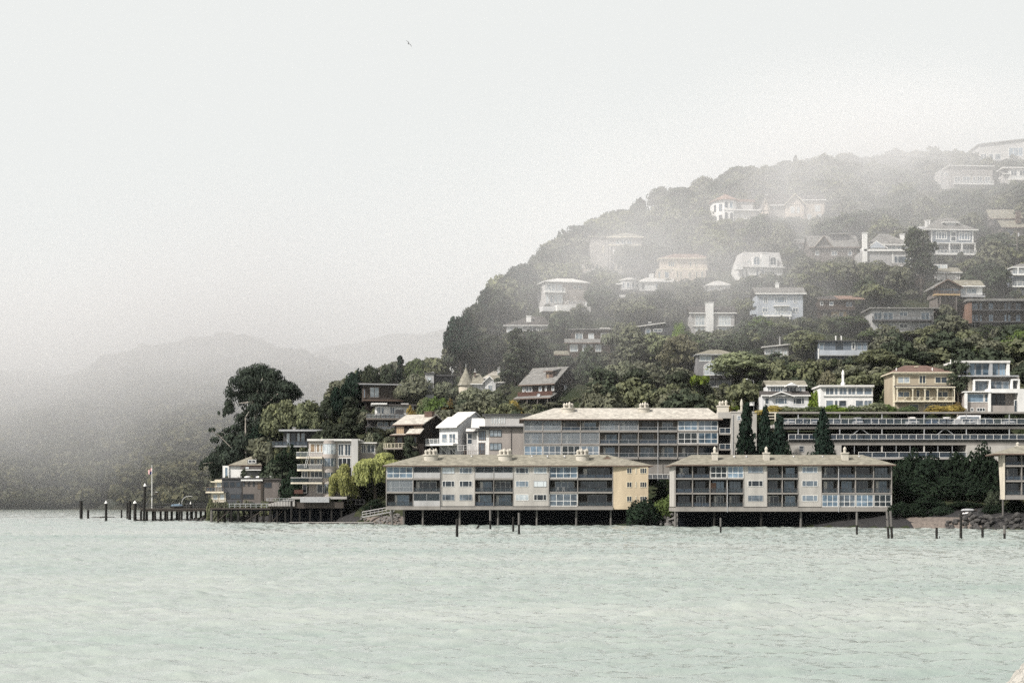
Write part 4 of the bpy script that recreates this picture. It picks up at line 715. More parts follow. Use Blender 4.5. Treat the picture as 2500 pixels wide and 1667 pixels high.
b = Bld('villa', 'cream two storey villa with a red tiled roof and many tall narrow windows', (1602, 620, 1732, 694), keep=(1604, 622, 1728, 690))
b.wall('villa', (1604, 659, 1724, 694, 0, 9), (1614, 630, 1729, 659, 2.2, 9)); b.hip('rooftile', 1608, 1738, 630, 620, 1650, 1706, 1.2, 9.5, 'creamtrim'); b.part('cornice', 'creamtrim', [(1603, 657, 1642, 659, -.15, 2.1), (1642, 654, 1730, 657, 1.5, 2.1)])
b.wins(662, 680, [(1606, 1613, 1), (1621.5, 1634, 1), (1651, 1656, 1), (1660, 1664.5, 1), (1680, 1687, 2), (1698, 1703, 1), (1711, 1717, 1)], fr='creamtrim', gl='glass'); b.wins(635, 649, [(1633, 1649, 3), (1663, 1667, 1), (1685, 1691, 1), (1698, 1704, 2)], w=2.2, fr='creamtrim', gl='glass')

b = Bld('mansard_house', 'white mansard house with two arched dormer windows either side of a wide chimney', (1795, 610, 1915, 690), yaw=8, keep=(1797, 610, 1912, 662))
b.wall('white', (1806, 651, 1912, 692, 0, 9)); m = MB(); y0, y1 = b.Z(651), b.Z(614); m.add([(b.X(1806), 0, y0), (b.X(1914), 0, y0), (b.X(1914), 9, y0), (b.X(1806), 9, y0), (b.X(1818), 1.4, y1), (b.X(1908), 1.4, y1), (b.X(1908), 8, y1), (b.X(1818), 8, y1)], [(0, 1, 5, 4), (1, 2, 6, 5), (2, 3, 7, 6), (3, 0, 4, 7), (4, 5, 6, 7)]); m.build('mansard_roof', G['paleside'], b.root)
b.part('dormer', 'white', [(1836, 628, 1857, 650, -.3, 2), (1877, 628, 1898, 650, -.3, 2)]); b.win(1838, 626, 1855, 648, 2, 1, -.3, 'trim', 'glass', 1.5, arch=True); b.win(1879, 626, 1896, 648, 2, 1, -.3, 'trim', 'glass', 1.5, arch=True); b.chim(1858, 1876, 619, 651, -.6, .6, 'white'); b.deck(1800, 1916, 651.2, 653.5, -.8, 0, 'trim', 'cornice'); b.part('balcony', 'white', [(1793, 648, 1808, 661, -1.6, 1)])
b.wins(657, 676, [(1809, 1815, 1), (1819, 1824, 1), (1845, 1852, 1), (1858, 1866, 1)], gl='glass'); b.wins(634, 646, [(1813, 1817, 1), (1826, 1831, 1)], w=.2, gl='glass')

b = Bld('arched_villa', 'white villa with an octagonal corner of tall arched windows high on the foggy slope', (1744, 472, 1860, 562), yaw=6, keep=(1744, 470, 1858, 540))
b.wall('white', (1794, 512, 1856, 562, 1, 10)); ap = [(1747, 4.0), (1753, 1.4), (1767, 0), (1790, 0), (1800, 1.4), (1800, 8), (1747, 8)]; m = MB(); m.prism([(b.X(x), w, b.Z(560)) for x, w in ap], (0, 0, b.Z(489) - b.Z(560))); m.build('octagon_wall', G['white'], b.root); m = MB(); xm = b.X(1778)
rg = [(b.X(x) + (-.6 if x < 1770 else .6 if x > 1795 else 0), w - .6 if w < 3 else w, b.Z(489)) for x, w in ap]; m.add(rg + [(xm, 4, b.ZA(474, 4))] + [(x, y, z + .25) for x, y, z in rg], [tuple(range(7))[::-1]] + [(i, (i + 1) % 7, 8 + (i + 1) % 7, 8 + i) for i in range(7)] + [(8 + i, 8 + (i + 1) % 7, 7) for i in range(7)]); m.build('octagon_roof', G['rooftile'], b.root)
b.win(1767.5, 491, 1778, 509, 1, 1, 0, 'trim', 'glassblue', 1.3, arch=True); b.win(1780, 491, 1790, 509, 1, 1, 0, 'trim', 'glassblue', 1.3, arch=True); b.win(1767.5, 517, 1778, 545, 1, 1, 0, 'trim', 'glassdark', 1.3, arch=True); b.win(1780.5, 518, 1791, 545, 1, 1, 0, 'trim', 'glassdark', 1.3, arch=True); b.part('belt', 'trim', [(1766, 511, 1858, 514, -.2, 0.98)]); b.win(1833, 525, 1846, 537, 2, 1, 1, 'trim', 'glassdark'); b.flat('rooftile', 1790, 1850, 482, 488, 3, 9); b.wall('paleside', (1795, 488, 1846, 512, 3.5, 9))
for (xa, wa, xb, wb) in ((1747, 4.0, 1753, 1.4), (1753, 1.4, 1767, 0)):
    for (y0, y1) in ((498, 515), (525, 548)):
        m = MB(); p, q = Vector((b.X(xa), wa, 0)), Vector((b.X(xb), wb, 0)); d = (q - p); nn = Vector((d.y, -d.x, 0)).normalized() * .05
        A, B_ = p + d * .25 + nn, p + d * .75 + nn; m.prism([(A.x, A.y, b.Z(y1)), (B_.x, B_.y, b.Z(y1)), (B_.x, B_.y, b.Z(y0)), (A.x, A.y, b.Z(y0))], -nn * .8); m.build('window', G['glass'], b.root)

b = Bld('gabled_mansion', 'pale many gabled mansion almost lost in the fog near the top of the hill', (1858, 470, 2017, 548), keep=(1862, 470, 2010, 535))
b.wall('stone', (1862, 500, 1960, 548, 1.5, 9)); b.wall('villa', (1919, 500, 1963, 548, 0, 9), (1963, 488, 2014, 548, .8, 9)); b.wall('villa', (1861, 512, 1877, 548, .2, 6)); b.gx('roofdark', 1870, 1965, 501, 476, .8, 10); b.gy('roofgrey', 1914, 1968, 501, 473, 1940, -.7, 8, gable='villa', edge='creamtrim'); b.gx('roofdark', 1955, 2018, 489, 478, .2, 10); b.gy('roofgrey', 1859, 1879, 513, 484, 1868, -.3, 5, gable='villa', edge='creamtrim')
b.wins(496, 510, [(1887, 1899, 2)], w=1.5, gl='glass'); b.wins(505, 520, [(1930, 1940, 2), (1945, 1952, 1)], gl='glasspale'); b.wins(500, 516, [(1990, 2004, 2)], w=.8, gl='glasspale'); b.wins(521, 535, [(1972, 1982, 2), (1996, 2006, 2)], w=.8, gl='glasspale'); b.wins(498, 512, [(1865, 1872, 1)], w=.2, gl='glass'); b.chim(1876, 1881, 469, 485, 5, 6, 'stone', 'trim', 1)

b = Bld('garden_pavilion', 'low white garden pavilion with a pale hipped roof behind the white rail fence', (1724, 685, 1786, 711)); b.wall('white', (1729, 697, 1782, 712, 0, 6)); b.hip('roofpale', 1722, 1788, 697.5, 686, 1748, 1762, -.6, 6); b.wins(699, 708, [(1735, 1745, 2), (1760, 1775, 2)], gl='glasspale')
o = Bld('fence', 'white slatted rail fence along the terrace below the cream villa', (1672, 697, 1815, 711), cat='fence'); HOUSES.pop(); o.rail(1672, 1755, 699, 711, -1.5, 7, 'trim', None, 3, name='fence_rail'); o.rail(1755, 1815, 697, 710, -1.5, 5, 'trim', None, 3, name='fence_rail')

b = Bld('pale_house', 'pale two storey house split by a broad white chimney with tall windows on both sides', (1682, 738, 1797, 822), keep=(1682, 738, 1797, 806))
b.wall('paleside', (1688, 766, 1793, 822, 0, 9)); b.gx('roofdark', 1681, 1798, 766, 750, -.7, 9); b.chim(1722, 1741, 740, 822, -.9, .4, 'white'); b.wins(771, 795, [(1697, 1721, 3), (1754, 1785, 4)], rows=[.45], gl='glasspale'); b.part('sill', 'trim', [(1691, 795.5, 1721.5, 797.5, -.5, 0), (1750, 795.5, 1789, 797.5, -.5, 0)]); b.wins(799, 812, [(1697, 1721, 2), (1754, 1785, 2)], gl='glasspale'); b.part('skylight', 'trim', [(1746, 752, 1763, 757, 2, 4), (1698, 753, 1718, 756, 2, 3.5)])

b = Bld('blue_house', 'light blue three storey house with white trim, a central balcony and a grey roof', (1842, 686, 1968, 800), keep=(1845, 700, 1962, 782))
b.wall('lightblue', (1849, 719, 1960.5, 800, 0, 9)); b.gx('roofgrey', 1842, 1968, 719, 704, -.9, 9.5); b.wins(724, 740, [(1864, 1874, 2), (1891, 1921, [.2, .8]), (1937, 1946, 2)], gl='glass'); b.wins(751, 763, [(1861, 1875, 2), (1935, 1949, 2)], gl='glass'); b.win(1892, 750, 1920, 771, 4, 1, 0, 'trim', 'glasspale', 1.3, 'balcony_door'); b.deck(1862, 1930, 771, 774.5, -1.6, 0, 'trim', 'balcony'); b.rail(1862.5, 1929.5, 762, 771, -1.5, 8, 'trim', 'paleglass'); b.posts((1926,), 774.6, 800, -1.4, .12); b.part('canopy', 'trim', [(1888, 746, 1926, 748.5, -1.1, 0)]); b.chim(1900, 1908, 687, 705, 4, 5, 'white', 'trim', 1); b.part('side_bay', 'lightblue', [(1843, 738, 1849, 746, 1, 4), (1836, 756, 1849, 766, 1, 4)]); b.wins(781, 797, [(1866, 1888, 2), (1934, 1946, 1)], gl='glass')

b = Bld('shingle_house', 'dark weathered shingle house with a pale dormer gable, dim in the fog', (1974, 562, 2098, 654), keep=(1976, 566, 2092, 628))
b.wall('weathered', (1978, 605, 2092, 654, 0, 9)); b.gx('roofgrey', 1974, 2098, 606, 578, -.7, 10, edge='browntrim', gable='weathered'); b.gy('rooflight', 1985, 2034, 606, 576, 2010, -1.0, 6, edge='browntrim', gable='weathered'); b.part('tower', 'darkgrey', [(2034, 569, 2076, 606, 2.5, 7)]); b.flat('roofgrey', 2030, 2080, 566, 569, 2, 7.5); b.wins(612, 624, [(1990, 2000, 2), (2030, 2044, 2), (2070, 2080, 1)], gl='glass')

b = Bld('skylight_house', 'taupe house with white trim, a white chimney and three skylights in its hipped roof', (2096, 568, 2236, 690), keep=(2100, 568, 2228, 640))
b.wall('greystucco', (2105, 612, 2224, 650, 0, 10)); b.hip('roofgrey', 2118, 2232, 597, 571, 2158, 2178, .8, 10.5); b.wall('whiteboard', (2118, 597, 2224, 610, 1.6, 9.5)); b.deck(2108, 2226, 609, 614, -.6, 0, 'trim', 'cornice'); b.gy('roofgrey', 2117, 2168, 605, 587, 2140, 0.2, 6, gable='lightblue'); b.wins(595, 607, [(2126, 2142, 2), (2144, 2160, 2)], w=.4, gl='glass'); b.wins(598.5, 607, [(2170, 2190, 2), (2194, 2216, 3)], w=1.6, gl='glasspale')
b.chim(2105.5, 2116.5, 570, 640, -.6, .6, 'white'); b.chim(2209, 2219, 565, 590, 5, 6, 'white')
for x in (2161, 2179, 2196):
    m = MB(); wmid = 3.0; z = b.ZA(587.5, 3); m.prism([(b.X(x), 2.2, z - .75), (b.X(x + 8), 2.2, z - .75), (b.X(x + 10), 3.8, z + .35), (b.X(x + 2), 3.8, z + .35)], (0, -.2, .3)); m.build('skylight', G['trim'], b.root)
b.win(2182, 625, 2223, 643, [.25, .75], 1, 0, 'trim', 'glass'); b.part('corner_board', 'trim', [(2178, 614, 2181, 644, -.1, 0)]); b.shed('roofgrey', 2177, 2235, 654, 644, -2.6, -.05, name='lower_roof'); b.wall('weathered', (2178, 654, 2231, 700, -1.6, 3)); b.win(2200, 657, 2218, 668, 2, 1, -1.6, 'greytrim', 'glass'); b.posts((2106, 2110), 614, 645, -.5, .12); b.wall('timber', (2200, 706, 2230, 748, -1, 3)); b.posts((2199, 2231), 700, 748, -1.5, .15, 'redbrown', 'stilt'); b.bar('brace', 'weathered', [((2203, 707, -1.2), (2216, 720, -1.2)), ((2216, 720, -1.2), (2229, 707, -1.2))], .08)

b = Bld('victorian_house', 'blue grey Victorian house with white trim, a hipped roof and a white columned porch', (2256, 530, 2386, 644), yaw=5, keep=(2258, 530, 2388, 630))
b.wall('bluegrey', (2272, 563, 2378, 594, 0, 10), (2275, 594, 2376, 624, .4, 10)); b.hip('roofgrey', 2256, 2388, 563, 532, 2308, 2318, -.9, 10.5); b.part('dormer', 'whiteboard', [(2313, 543, 2338, 562, 1.2, 5)]); b.hip('roofgrey', 2304, 2346, 543, 532, 2320, 2332, .5, 6); b.wins(545, 559, [(2316, 2325, 2), (2327, 2336, 2)], w=1.2, gl='glasspale')
b.win(2284, 566, 2312, 585, 4, 1, 0, 'trim', 'glass', 2); b.win(2320, 565, 2335, 590, 1, 2, 0, 'trim', 'glass', 1.8, 'door'); b.win(2341, 567, 2370, 586, 4, 1, 0, 'trim', 'glass', 2); b.part('belt', 'trim', [(2270, 592.5, 2379, 595.5, -.3, 0)]); b.part('corner_board', 'trim', [(2272, 563, 2275, 592, -.08, .3), (2374.5, 563, 2378, 592, -.08, .3)]); b.part('porch_roof', 'trim', [(2274, 595.6, 2380, 597.5, -2.4, .3)]); b.posts((2281, 2311, 2342, 2375), 597.6, 623, -2.2, .17); b.deck(2276, 2387, 622, 626, -2.8, .4, 'trim', 'porch_floor'); b.rail(2277, 2386, 613.5, 622, -2.7, 12, 'trim', 'paleglass', 1); b.wins(598, 620, [(2285, 2308, 2), (2314, 2335, 3), (2345, 2370, 3)], w=.4, gl='glass')
b.wall('darkgrey', (2280, 626.2, 2384, 655, -1.2, 8)); b.part('roof_deck', 'whiteboard', [(2258, 546, 2284, 561, 5, 9)]); b.chim(2267, 2272.5, 535, 562, 3, 3.6, 'white'); b.chim(2282, 2285, 531, 556, 5, 5.4, 'white'); b.bar('stair', 'weathered', [((2386, 616, -1.5), (2418, 650, -1.5)), ((2386, 622, -1.5), (2416, 655, -1.5))], .12)

b = Bld('brown_roof_house', 'house at the frame edge with two stepped brown roofs and a brick chimney', (2424, 512, 2530, 582), keep=(2424, 512, 2500, 575))
b.wall('weathered', (2430, 529, 2530, 545, 4, 10), (2446, 557, 2498, 584, 0, 6)); b.gx('roofbrown', 2424, 2540, 531, 514, 3, 11, edge='browntrim', gable='weathered'); b.shed('roofbrown', 2443, 2502, 558, 537, -1, 3.95, edge='browntrim', name='lower_roof'); b.win(2455, 562, 2478, 576, 3, 1, 0, 'greytrim', 'glass'); b.chim(2484, 2494, 515, 545, .5, 2, 'brick', 'browntrim')

b = Bld('foggy_house', 'flat roofed shingle house with a white roof line and white balcony, pale in the fog', (2294, 404, 2428, 470), yaw=4, keep=(2296, 404, 2426, 462))
b.wall('stone', (2320, 407, 2425, 470, 0, 10)); b.wall('paleside', (2296, 415, 2319.5, 462, 1, 8)); b.flat('roofpale', 2314, 2428, 404.5, 407, -.6, 10.5); b.wins(431, 446, [(2329, 2344, 2), (2349, 2369, 2), (2375, 2382, 1), (2386, 2399, 2), (2405, 2419, 2)], gl='glass'); b.deck(2326, 2424, 450, 452.5, -1.4, 0, 'trim', 'balcony'); b.rail(2327, 2423.5, 442, 450, -1.3, 8, 'trim', 'paleglass'); b.wins(420, 428, [(2298, 2305, 1), (2308, 2315, 1)], w=1, gl='glass')

b = Bld('ridge_house', 'large pale flat roofed building on the ridge with big glass walls, dissolving into the fog', (2386, 338, 2560, 412), keep=(2388, 338, 2500, 395))
m = MB(); m.prism([(b.X(2390), 0, b.Z(412)), (b.X(2555), 0, b.Z(412)), (b.X(2555), 0, b.Z(336)), (b.X(2500), 0, b.Z(343)), (b.X(2390), 0, b.Z(355))], (0, 14, 0)); m.build('wall', G['paleside'], b.root); m = MB(); m.prism([(b.X(2386), -.6, b.Z(355)), (b.X(2560), -.6, b.Z(335)), (b.X(2560), -.6, b.Z(332)), (b.X(2386), -.6, b.Z(352.5))], (0, 15, 0)); m.build('roof', G['roofgrey'], b.root); b.wins(375, 392, [(2393, 2409, 2), (2414, 2426, 1), (2428, 2444, 1)], gl='glassblue'); b.win(2462, 360, 2498, 382, 3, 1, 0, 'trim', 'glassblue'); b.deck(2400, 2560, 391, 394, -1.2, 0, 'greystucco', 'ledge')

b = Bld('white_house', 'white house with slanted side wing and railed balcony at the foggy frame edge', (2446, 406, 2540, 456), keep=(2448, 406, 2500, 448))
b.wall('white', (2462, 412, 2540, 456, 0, 9)); b.flat('roofpale', 2446, 2545, 408.5, 411.8, -.6, 9.5); b.shed('roofgrey', 2446, 2465, 426, 415, -.5, 4); b.wall('paleside', (2449, 426, 2461.8, 452, .3, 6)); b.wins(416, 431, [(2467, 2483, 2), (2488, 2505, 2)], gl='glass'); b.deck(2464, 2545, 439, 442, -1.4, 0, 'trim', 'balcony'); b.rail(2464.5, 2540, 430, 439, -1.3, 7, 'trim', 'paleglass')

b = Bld('brown_house', 'brown boarded house with an orange toned roof and an ochre lower storey', (1996, 722, 2108, 784), keep=(1998, 722, 2100, 778))
b.wall('brown', (2000, 733, 2087, 760, 0, 8)); b.wall('ochre', (2030, 760, 2068, 785, .3, 7)); b.wall('brown', (1998, 760, 2030, 785, .6, 7)); b.wall('brown', (2068, 760, 2078, 785, 1, 7)); b.shed('rooftile', 2046, 2110, 733, 724, -1, 6, edge='browntrim'); b.shed('roofdark', 1996, 2046, 733, 724, -.7, 6, edge='browntrim'); b.wins(736.5, 746, [(2002, 2010, 1), (2024.5, 2035, 1)], gl='glass'); b.win(2064, 736, 2082, 750, 2, 1, 0, 'browntrim', 'glass'); b.win(2049, 762, 2059, 774, 1, 1, .3, 'trim', 'glass'); b.win(2011, 764, 2019, 776, 1, 1, .6, 'creamtrim', 'glassdark'); b.part('ledge', 'darkbrown', [(1998, 757, 2088, 760, -.7, 0)])

b = Bld('grey_house', 'grey stucco flat roofed house with a full width balcony and white sliding windows', (2122, 750, 2292, 818), keep=(2126, 750, 2284, 800))
b.wall('greystucco', (2129, 755, 2279, 818, 0, 9)); b.flat('roofgrey', 2121, 2291, 751.5, 754.8, -1.1, 9.5); b.wins(762, 781, [(2133, 2153.5, 2), (2155.5, 2181, 2), (2248, 2270, 2)], gl='glass'); b.win(2195.5, 761, 2216.5, 773, 2); b.deck(2129, 2275, 782.5, 785.5, -1.5, 0, 'darktrim', 'balcony'); b.rail(2129.5, 2274, 772.5, 782.5, -1.4, 11, 'darktrim', 'clearglass', 0); b.wins(789.5, 801, [(2140, 2150, 1), (2155, 2181, 2), (2196, 2216.5, 2), (2244, 2270, 3)], gl='glass'); m = MB(); m.lathe([(.9, 0), (.8, .35), (.4, .6), (0, .65)], 12, (b.X(2178), 4, b.Z(751.5))); m.build('skylight', G['greytrim'], b.root)

b = Bld('chalet', 'grey timber chalet with a steep gable, tall weathered base and white side wing', (2278, 680, 2408, 786), yaw=3, keep=(2280, 680, 2405, 745))
b.wall('weathered', (2288, 700, 2345, 724, 0, 9)); b.wall('weathered', (2291, 724, 2334, 786, .4, 8)); b.gy('roofgrey', 2278, 2350, 702, 682, 2311, -.9, 9, edge='browntrim', gable='weathered'); b.win(2291, 704, 2343, 719, 3, 1, 0, 'darktrim', 'glass'); b.deck(2276, 2338, 720, 723.5, -2.0, 0, 'ochre', 'balcony'); b.rail(2276.5, 2337, 712.5, 720, -1.9, 9, 'browntrim', None, 2)
b.win(2303, 752, 2322, 780, 1, 1, .4, 'creamtrim', 'glassdark', 1.4, 'doorway'); b.part('ledge', 'weathered', [(2291, 741, 2332, 743, -.1, .4)]); b.posts((2290, 2330), 724, 786, -1.6, .14, 'weathered', 'stilt'); b.wall('paleside', (2346, 699, 2404, 722, 1.4, 8)); b.gx('roofbrown', 2340, 2408, 699, 686, .5, 8.5); b.wins(702, 716, [(2350, 2361, 2), (2364, 2389, 2)], w=1.4, gl='glasspale'); b.part('white_panel', 'trim', [(2390, 700, 2403.5, 718, 1.3, 1.39)]); b.deck(2346, 2406, 722, 725, -.2, 1.4, 'greytrim'); b.rail(2346.5, 2405, 716, 722, -.1, 5, 'greytrim', None, 1); b.part('skylight', 'trim', [(2361, 688, 2370, 692.5, 2.2, 3)])

b = Bld('stilt_apartment', 'dark two storey apartment row on tall braced stilts with an orange end wall', (2357, 729, 2540, 790), cat='apartment block', keep=(2358, 729, 2500, 800))
b.wall('timber', (2370, 737, 2540, 790, 0, 9)); b.part('end_wall', 'orange', [(2361.5, 739, 2369.8, 790, -1.2, 9)]); b.flat('roofgrey', 2357, 2545, 731, 736.5, -1.6, 9.5)
for y0, y1 in ((739.5, 757), (767.5, 785.5)): b.wins(y0, y1 - 1, [(2371, 2388, 2), (2391, 2398, 1), (2413, 2425, 2), (2451, 2458, 1), (2460, 2468, 1), (2479, 2492, 2)], fr='darktrim', gl='glassblue')
for y in (757, 785.5): b.deck(2370, 2540, y, y + 3.2, -1.5, 0, 'darktrim', 'balcony'); b.rail(2370.5, 2538, y - 10, y, -1.4, 10, 'darktrim', None, 1)
zg = -11.0
for x in (2379, 2421, 2461, 2472, 2510):
    m = MB(); m.tube((b.X(x), 0, 0), (b.X(x), 0, zg), .13, .13, 6); m.build('stilt', G['greytrim'], b.root)
b.bar('brace', 'greytrim', [((2430, 800, 0), (2470, 842, 0)), ((2430, 842, 0), (2461, 800, 0)), ((2428, 815, 0), (2472, 815, 0)), ((2428, 834, 0), (2472, 834, 0)), ((2347, 808, 0), (2379, 800, 0))], .09)

b = Bld('balcony_house', 'blue grey house with stacked white balconies cut off by the frame edge', (2464, 642, 2560, 728), keep=(2466, 642, 2500, 722))
b.wall('bluegrey', (2474, 655, 2560, 728, 0, 9)); b.hip('roofgrey', 2466, 2565, 655, 644, 2500, 2540, -1, 9.5)
for y in (671, 700): b.deck(2466, 2560, y, y + 3, -1.8, 0, 'trim', 'balcony'); b.rail(2466.5, 2558, y - 9.5, y, -1.7, 7, 'trim', 'paleglass', 1)
b.wins(657, 669, [(2479, 2495, 2)], gl='glasspale'); b.wins(684, 698, [(2480, 2496, 2)], gl='glass'); b.wins(709, 722, [(2490, 2506, 2)], gl='glass'); b.posts((2481,), 655, 671, -1.6, .12)

b = Bld('garage', 'small garage with two white doors and a brown roof below the Victorian house', (2278, 652, 2348, 690), keep=(2280, 664, 2344, 686), cat='garage')
b.wall('taupe', (2282, 667, 2344, 692, 0, 6)); b.shed('roofbrown', 2277, 2349, 667, 655, -.6, 5); b.win(2288, 670.5, 2308, 684, 1, 4, 0, 'trim', 'curtain', 1.3, 'garage_door'); b.win(2313, 670.5, 2339, 684, 1, 4, 0, 'trim', 'curtain', 1.3, 'garage_door'); b.part('corner_board', 'trim', [(2282, 667, 2284.5, 690, -.08, 0), (2341.5, 667, 2344, 690, -.08, 0)]); b.wall('whiteboard', (2290, 640, 2323, 658, 4, 6)); b.wins(641, 652, [(2291, 2306, 2), (2307, 2322, 2)], w=4, gl='glasspale')

b = Bld('flat_house', 'small house with a tilted white roof edge tucked beside an umbrella shaped oak', (1860, 838, 1972, 874), keep=(1862, 838, 1922, 862))
b.wall('greystucco', (1866, 848, 1925, 874, 0, 8)); b.wall('timber', (1925, 853, 1970, 874, 1, 8)); m = MB(); m.prism([(b.X(1860), -.9, b.Z(849)), (b.X(1930), -.9, b.Z(842)), (b.X(1930), -.9, b.Z(839.5)), (b.X(1860), -.9, b.Z(846.5))], (0, 10, 0)); m.build('roof', G['roofpale'], b.root); b.flat('roofdark', 1925, 1974, 849, 852.5, 0, 8, 'lower_roof'); b.wins(853, 869, [(1868, 1878, 2), (1880, 1888, 1), (1891, 1910, 2), (1913, 1922, 1)], gl='glasspale'); b.win(1939, 858, 1966, 872, 2, 1, 1, 'browntrim', 'glassdark'); b.chim(1907, 1910, 821, 842, 3, 3.4, 'greystucco', 'metal')

b = Bld('blue_flat_house', 'blue grey flat roofed house with a solid pale balcony band and twin flue pipes', (1994, 830, 2122, 884), keep=(1996, 830, 2118, 868))
b.wall('steel_blue', (1998, 834, 2118, 884, 0, 9)); b.flat('darktrim', 1994, 2121, 831, 834, -.7, 9.5); b.part('balcony_band', 'lightblue', [(1998, 856, 2119, 867, -1.4, -1.2)]); b.deck(1998, 2119, 867, 869.5, -1.4, 0, 'greytrim', 'balcony'); b.win(2040, 836, 2057, 855.5, 1, 1, 0, 'darktrim', 'glassdark'); b.win(2079, 835.5, 2088, 854, 1, 1, 0, 'trim', 'glassdark', 1.8); b.wins(836, 855, [(2000, 2012, 1), (2092, 2104, 1), (2106, 2117, 1)], fr='greytrim', gl='glass'); b.part('white_post', 'trim', [(1994.5, 852, 1997, 880, -1.4, -1.2)]); b.wins(871, 881, [(2060, 2084, 2)], fr='greytrim', gl='glassdark')
for x in (2046.5, 2060): m = MB(); m.lathe([(.16, 0), (.16, 1.1), (.22, 1.15), (.2, 1.4), (0, 1.45)], 8, (b.X(x), 3, b.Z(831))); m.build('flue_pipe', G['trim'], b.root)

b = Bld('grey_house', 'grey house with a large arched window, hipped roof and white framed panes among trees', (1698, 853, 1798, 962), keep=(1700, 853, 1770, 945))
b.wall('grey', (1702, 867, 1787, 925, 0, 9), (1728, 925, 1789, 962, .8, 9)); b.hip('roofbrown', 1697, 1800, 867, 854, 1736, 1766, -.8, 9.5, 'greytrim'); b.win(1708, 868.5, 1737, 882, 2, 1, 0, 'trim', 'glasspale'); m = MB(); p = MB(); A = [(1719, 916), (1786, 916), (1786, 893), (1776, 884), (1762, 879), (1753, 878.5), (1743, 880), (1731, 886), (1719, 893)]
p.prism([(b.X(x), -.03, b.Z(y)) for x, y in A], (0, .02, 0)); pts = [(b.X(x), -.04, b.Z(y)) for x, y in A]
for i in range(len(pts)): m.tube(pts[i], pts[(i + 1) % len(pts)], .09, .09, 5)
for x in (1733, 1751.5, 1770): m.tube((b.X(x), -.04, b.Z(916)), (b.X(x), -.04, b.Z(881)), .06, .06, 5)
m.tube((b.X(1719), -.04, b.Z(893)), (b.X(1786), -.04, b.Z(893)), .06, .06, 5); o = m.build('window', G['trim'], b.root); p.build('pane', G['glasspale'], o); b.wins(927.5, 944, [(1733, 1751, 1), (1753, 1771, 1), (1773, 1786, 1)], w=.8, gl='glass'); b.part('belt', 'darkgrey', [(1702, 917, 1789, 924.5, -.3, -.05)])

b = Bld('shed', 'tall narrow brown boarded shed beside the bare trunk of the dark pine', (2230, 668, 2262, 706), keep=(2232, 668, 2244, 700), cat='shed'); b.wall('brown', (2233, 674, 2259, 712, 0, 5)); b.shed('roofgrey', 2231, 2261, 674, 668, -.3, 5, edge='browntrim'); b.win(2247, 679, 2252, 687, 1, 1, 0, 'browntrim', 'glassdark')
b = Bld('roadside_house', 'low house with a pale gable roof mostly hidden in fog left of the shingle house', (1940, 584, 1976, 612), keep=(1942, 584, 1974, 604)); b.wall('weathered', (1943, 595, 1974, 616, 0, 7)); b.gx('roofgrey', 1939, 1978, 596, 586, -.6, 8, edge='browntrim', gable='weathered'); b.wins(599, 608, [(1948, 1956, 2), (1962, 1970, 2)], gl='glass')
# ---------------------------------------------------------------- trees
nr = np.random.default_rng(11)
def leaves(cl, N, size, g, up=.3, shell=(.7, 1.06), asp=.75, hang=0.0):
    cl = np.array(cl, float); ar = (cl[:, 3] * cl[:, 4] + cl[:, 3] * cl[:, 5] + cl[:, 4] * cl[:, 5]) ; k = g.choice(len(cl), N, p=ar / ar.sum())
    d = g.normal(size=(N, 3)); d[:, 2] += up; d /= np.linalg.norm(d, axis=1)[:, None]
    p = cl[k, :3] + cl[k, 3:] * d * g.uniform(*shell, (N, 1)); n = d + g.normal(size=(N, 3)) * .34
    n /= np.linalg.norm(n, axis=1)[:, None]; a = np.cross(n, g.normal(size=(N, 3)))
    if hang: a = np.cross(n, np.cross(n, np.array([0, 0, 1.0]) + g.normal(size=(N, 3)) * .25))
    a /= np.linalg.norm(a, axis=1)[:, None] + 1e-9; b = np.cross(n, a); s = size * g.uniform(.55, 1.3, (N, 1))
    a = a * s * (1 + hang); b = b * s * asp
    return np.stack([p - a - b, p + a - b * .6, p + a + b, p - a * .8 + b * .8], 1).reshape(-1, 3)
def quads(v): return np.arange(len(v)).reshape(-1, 4)
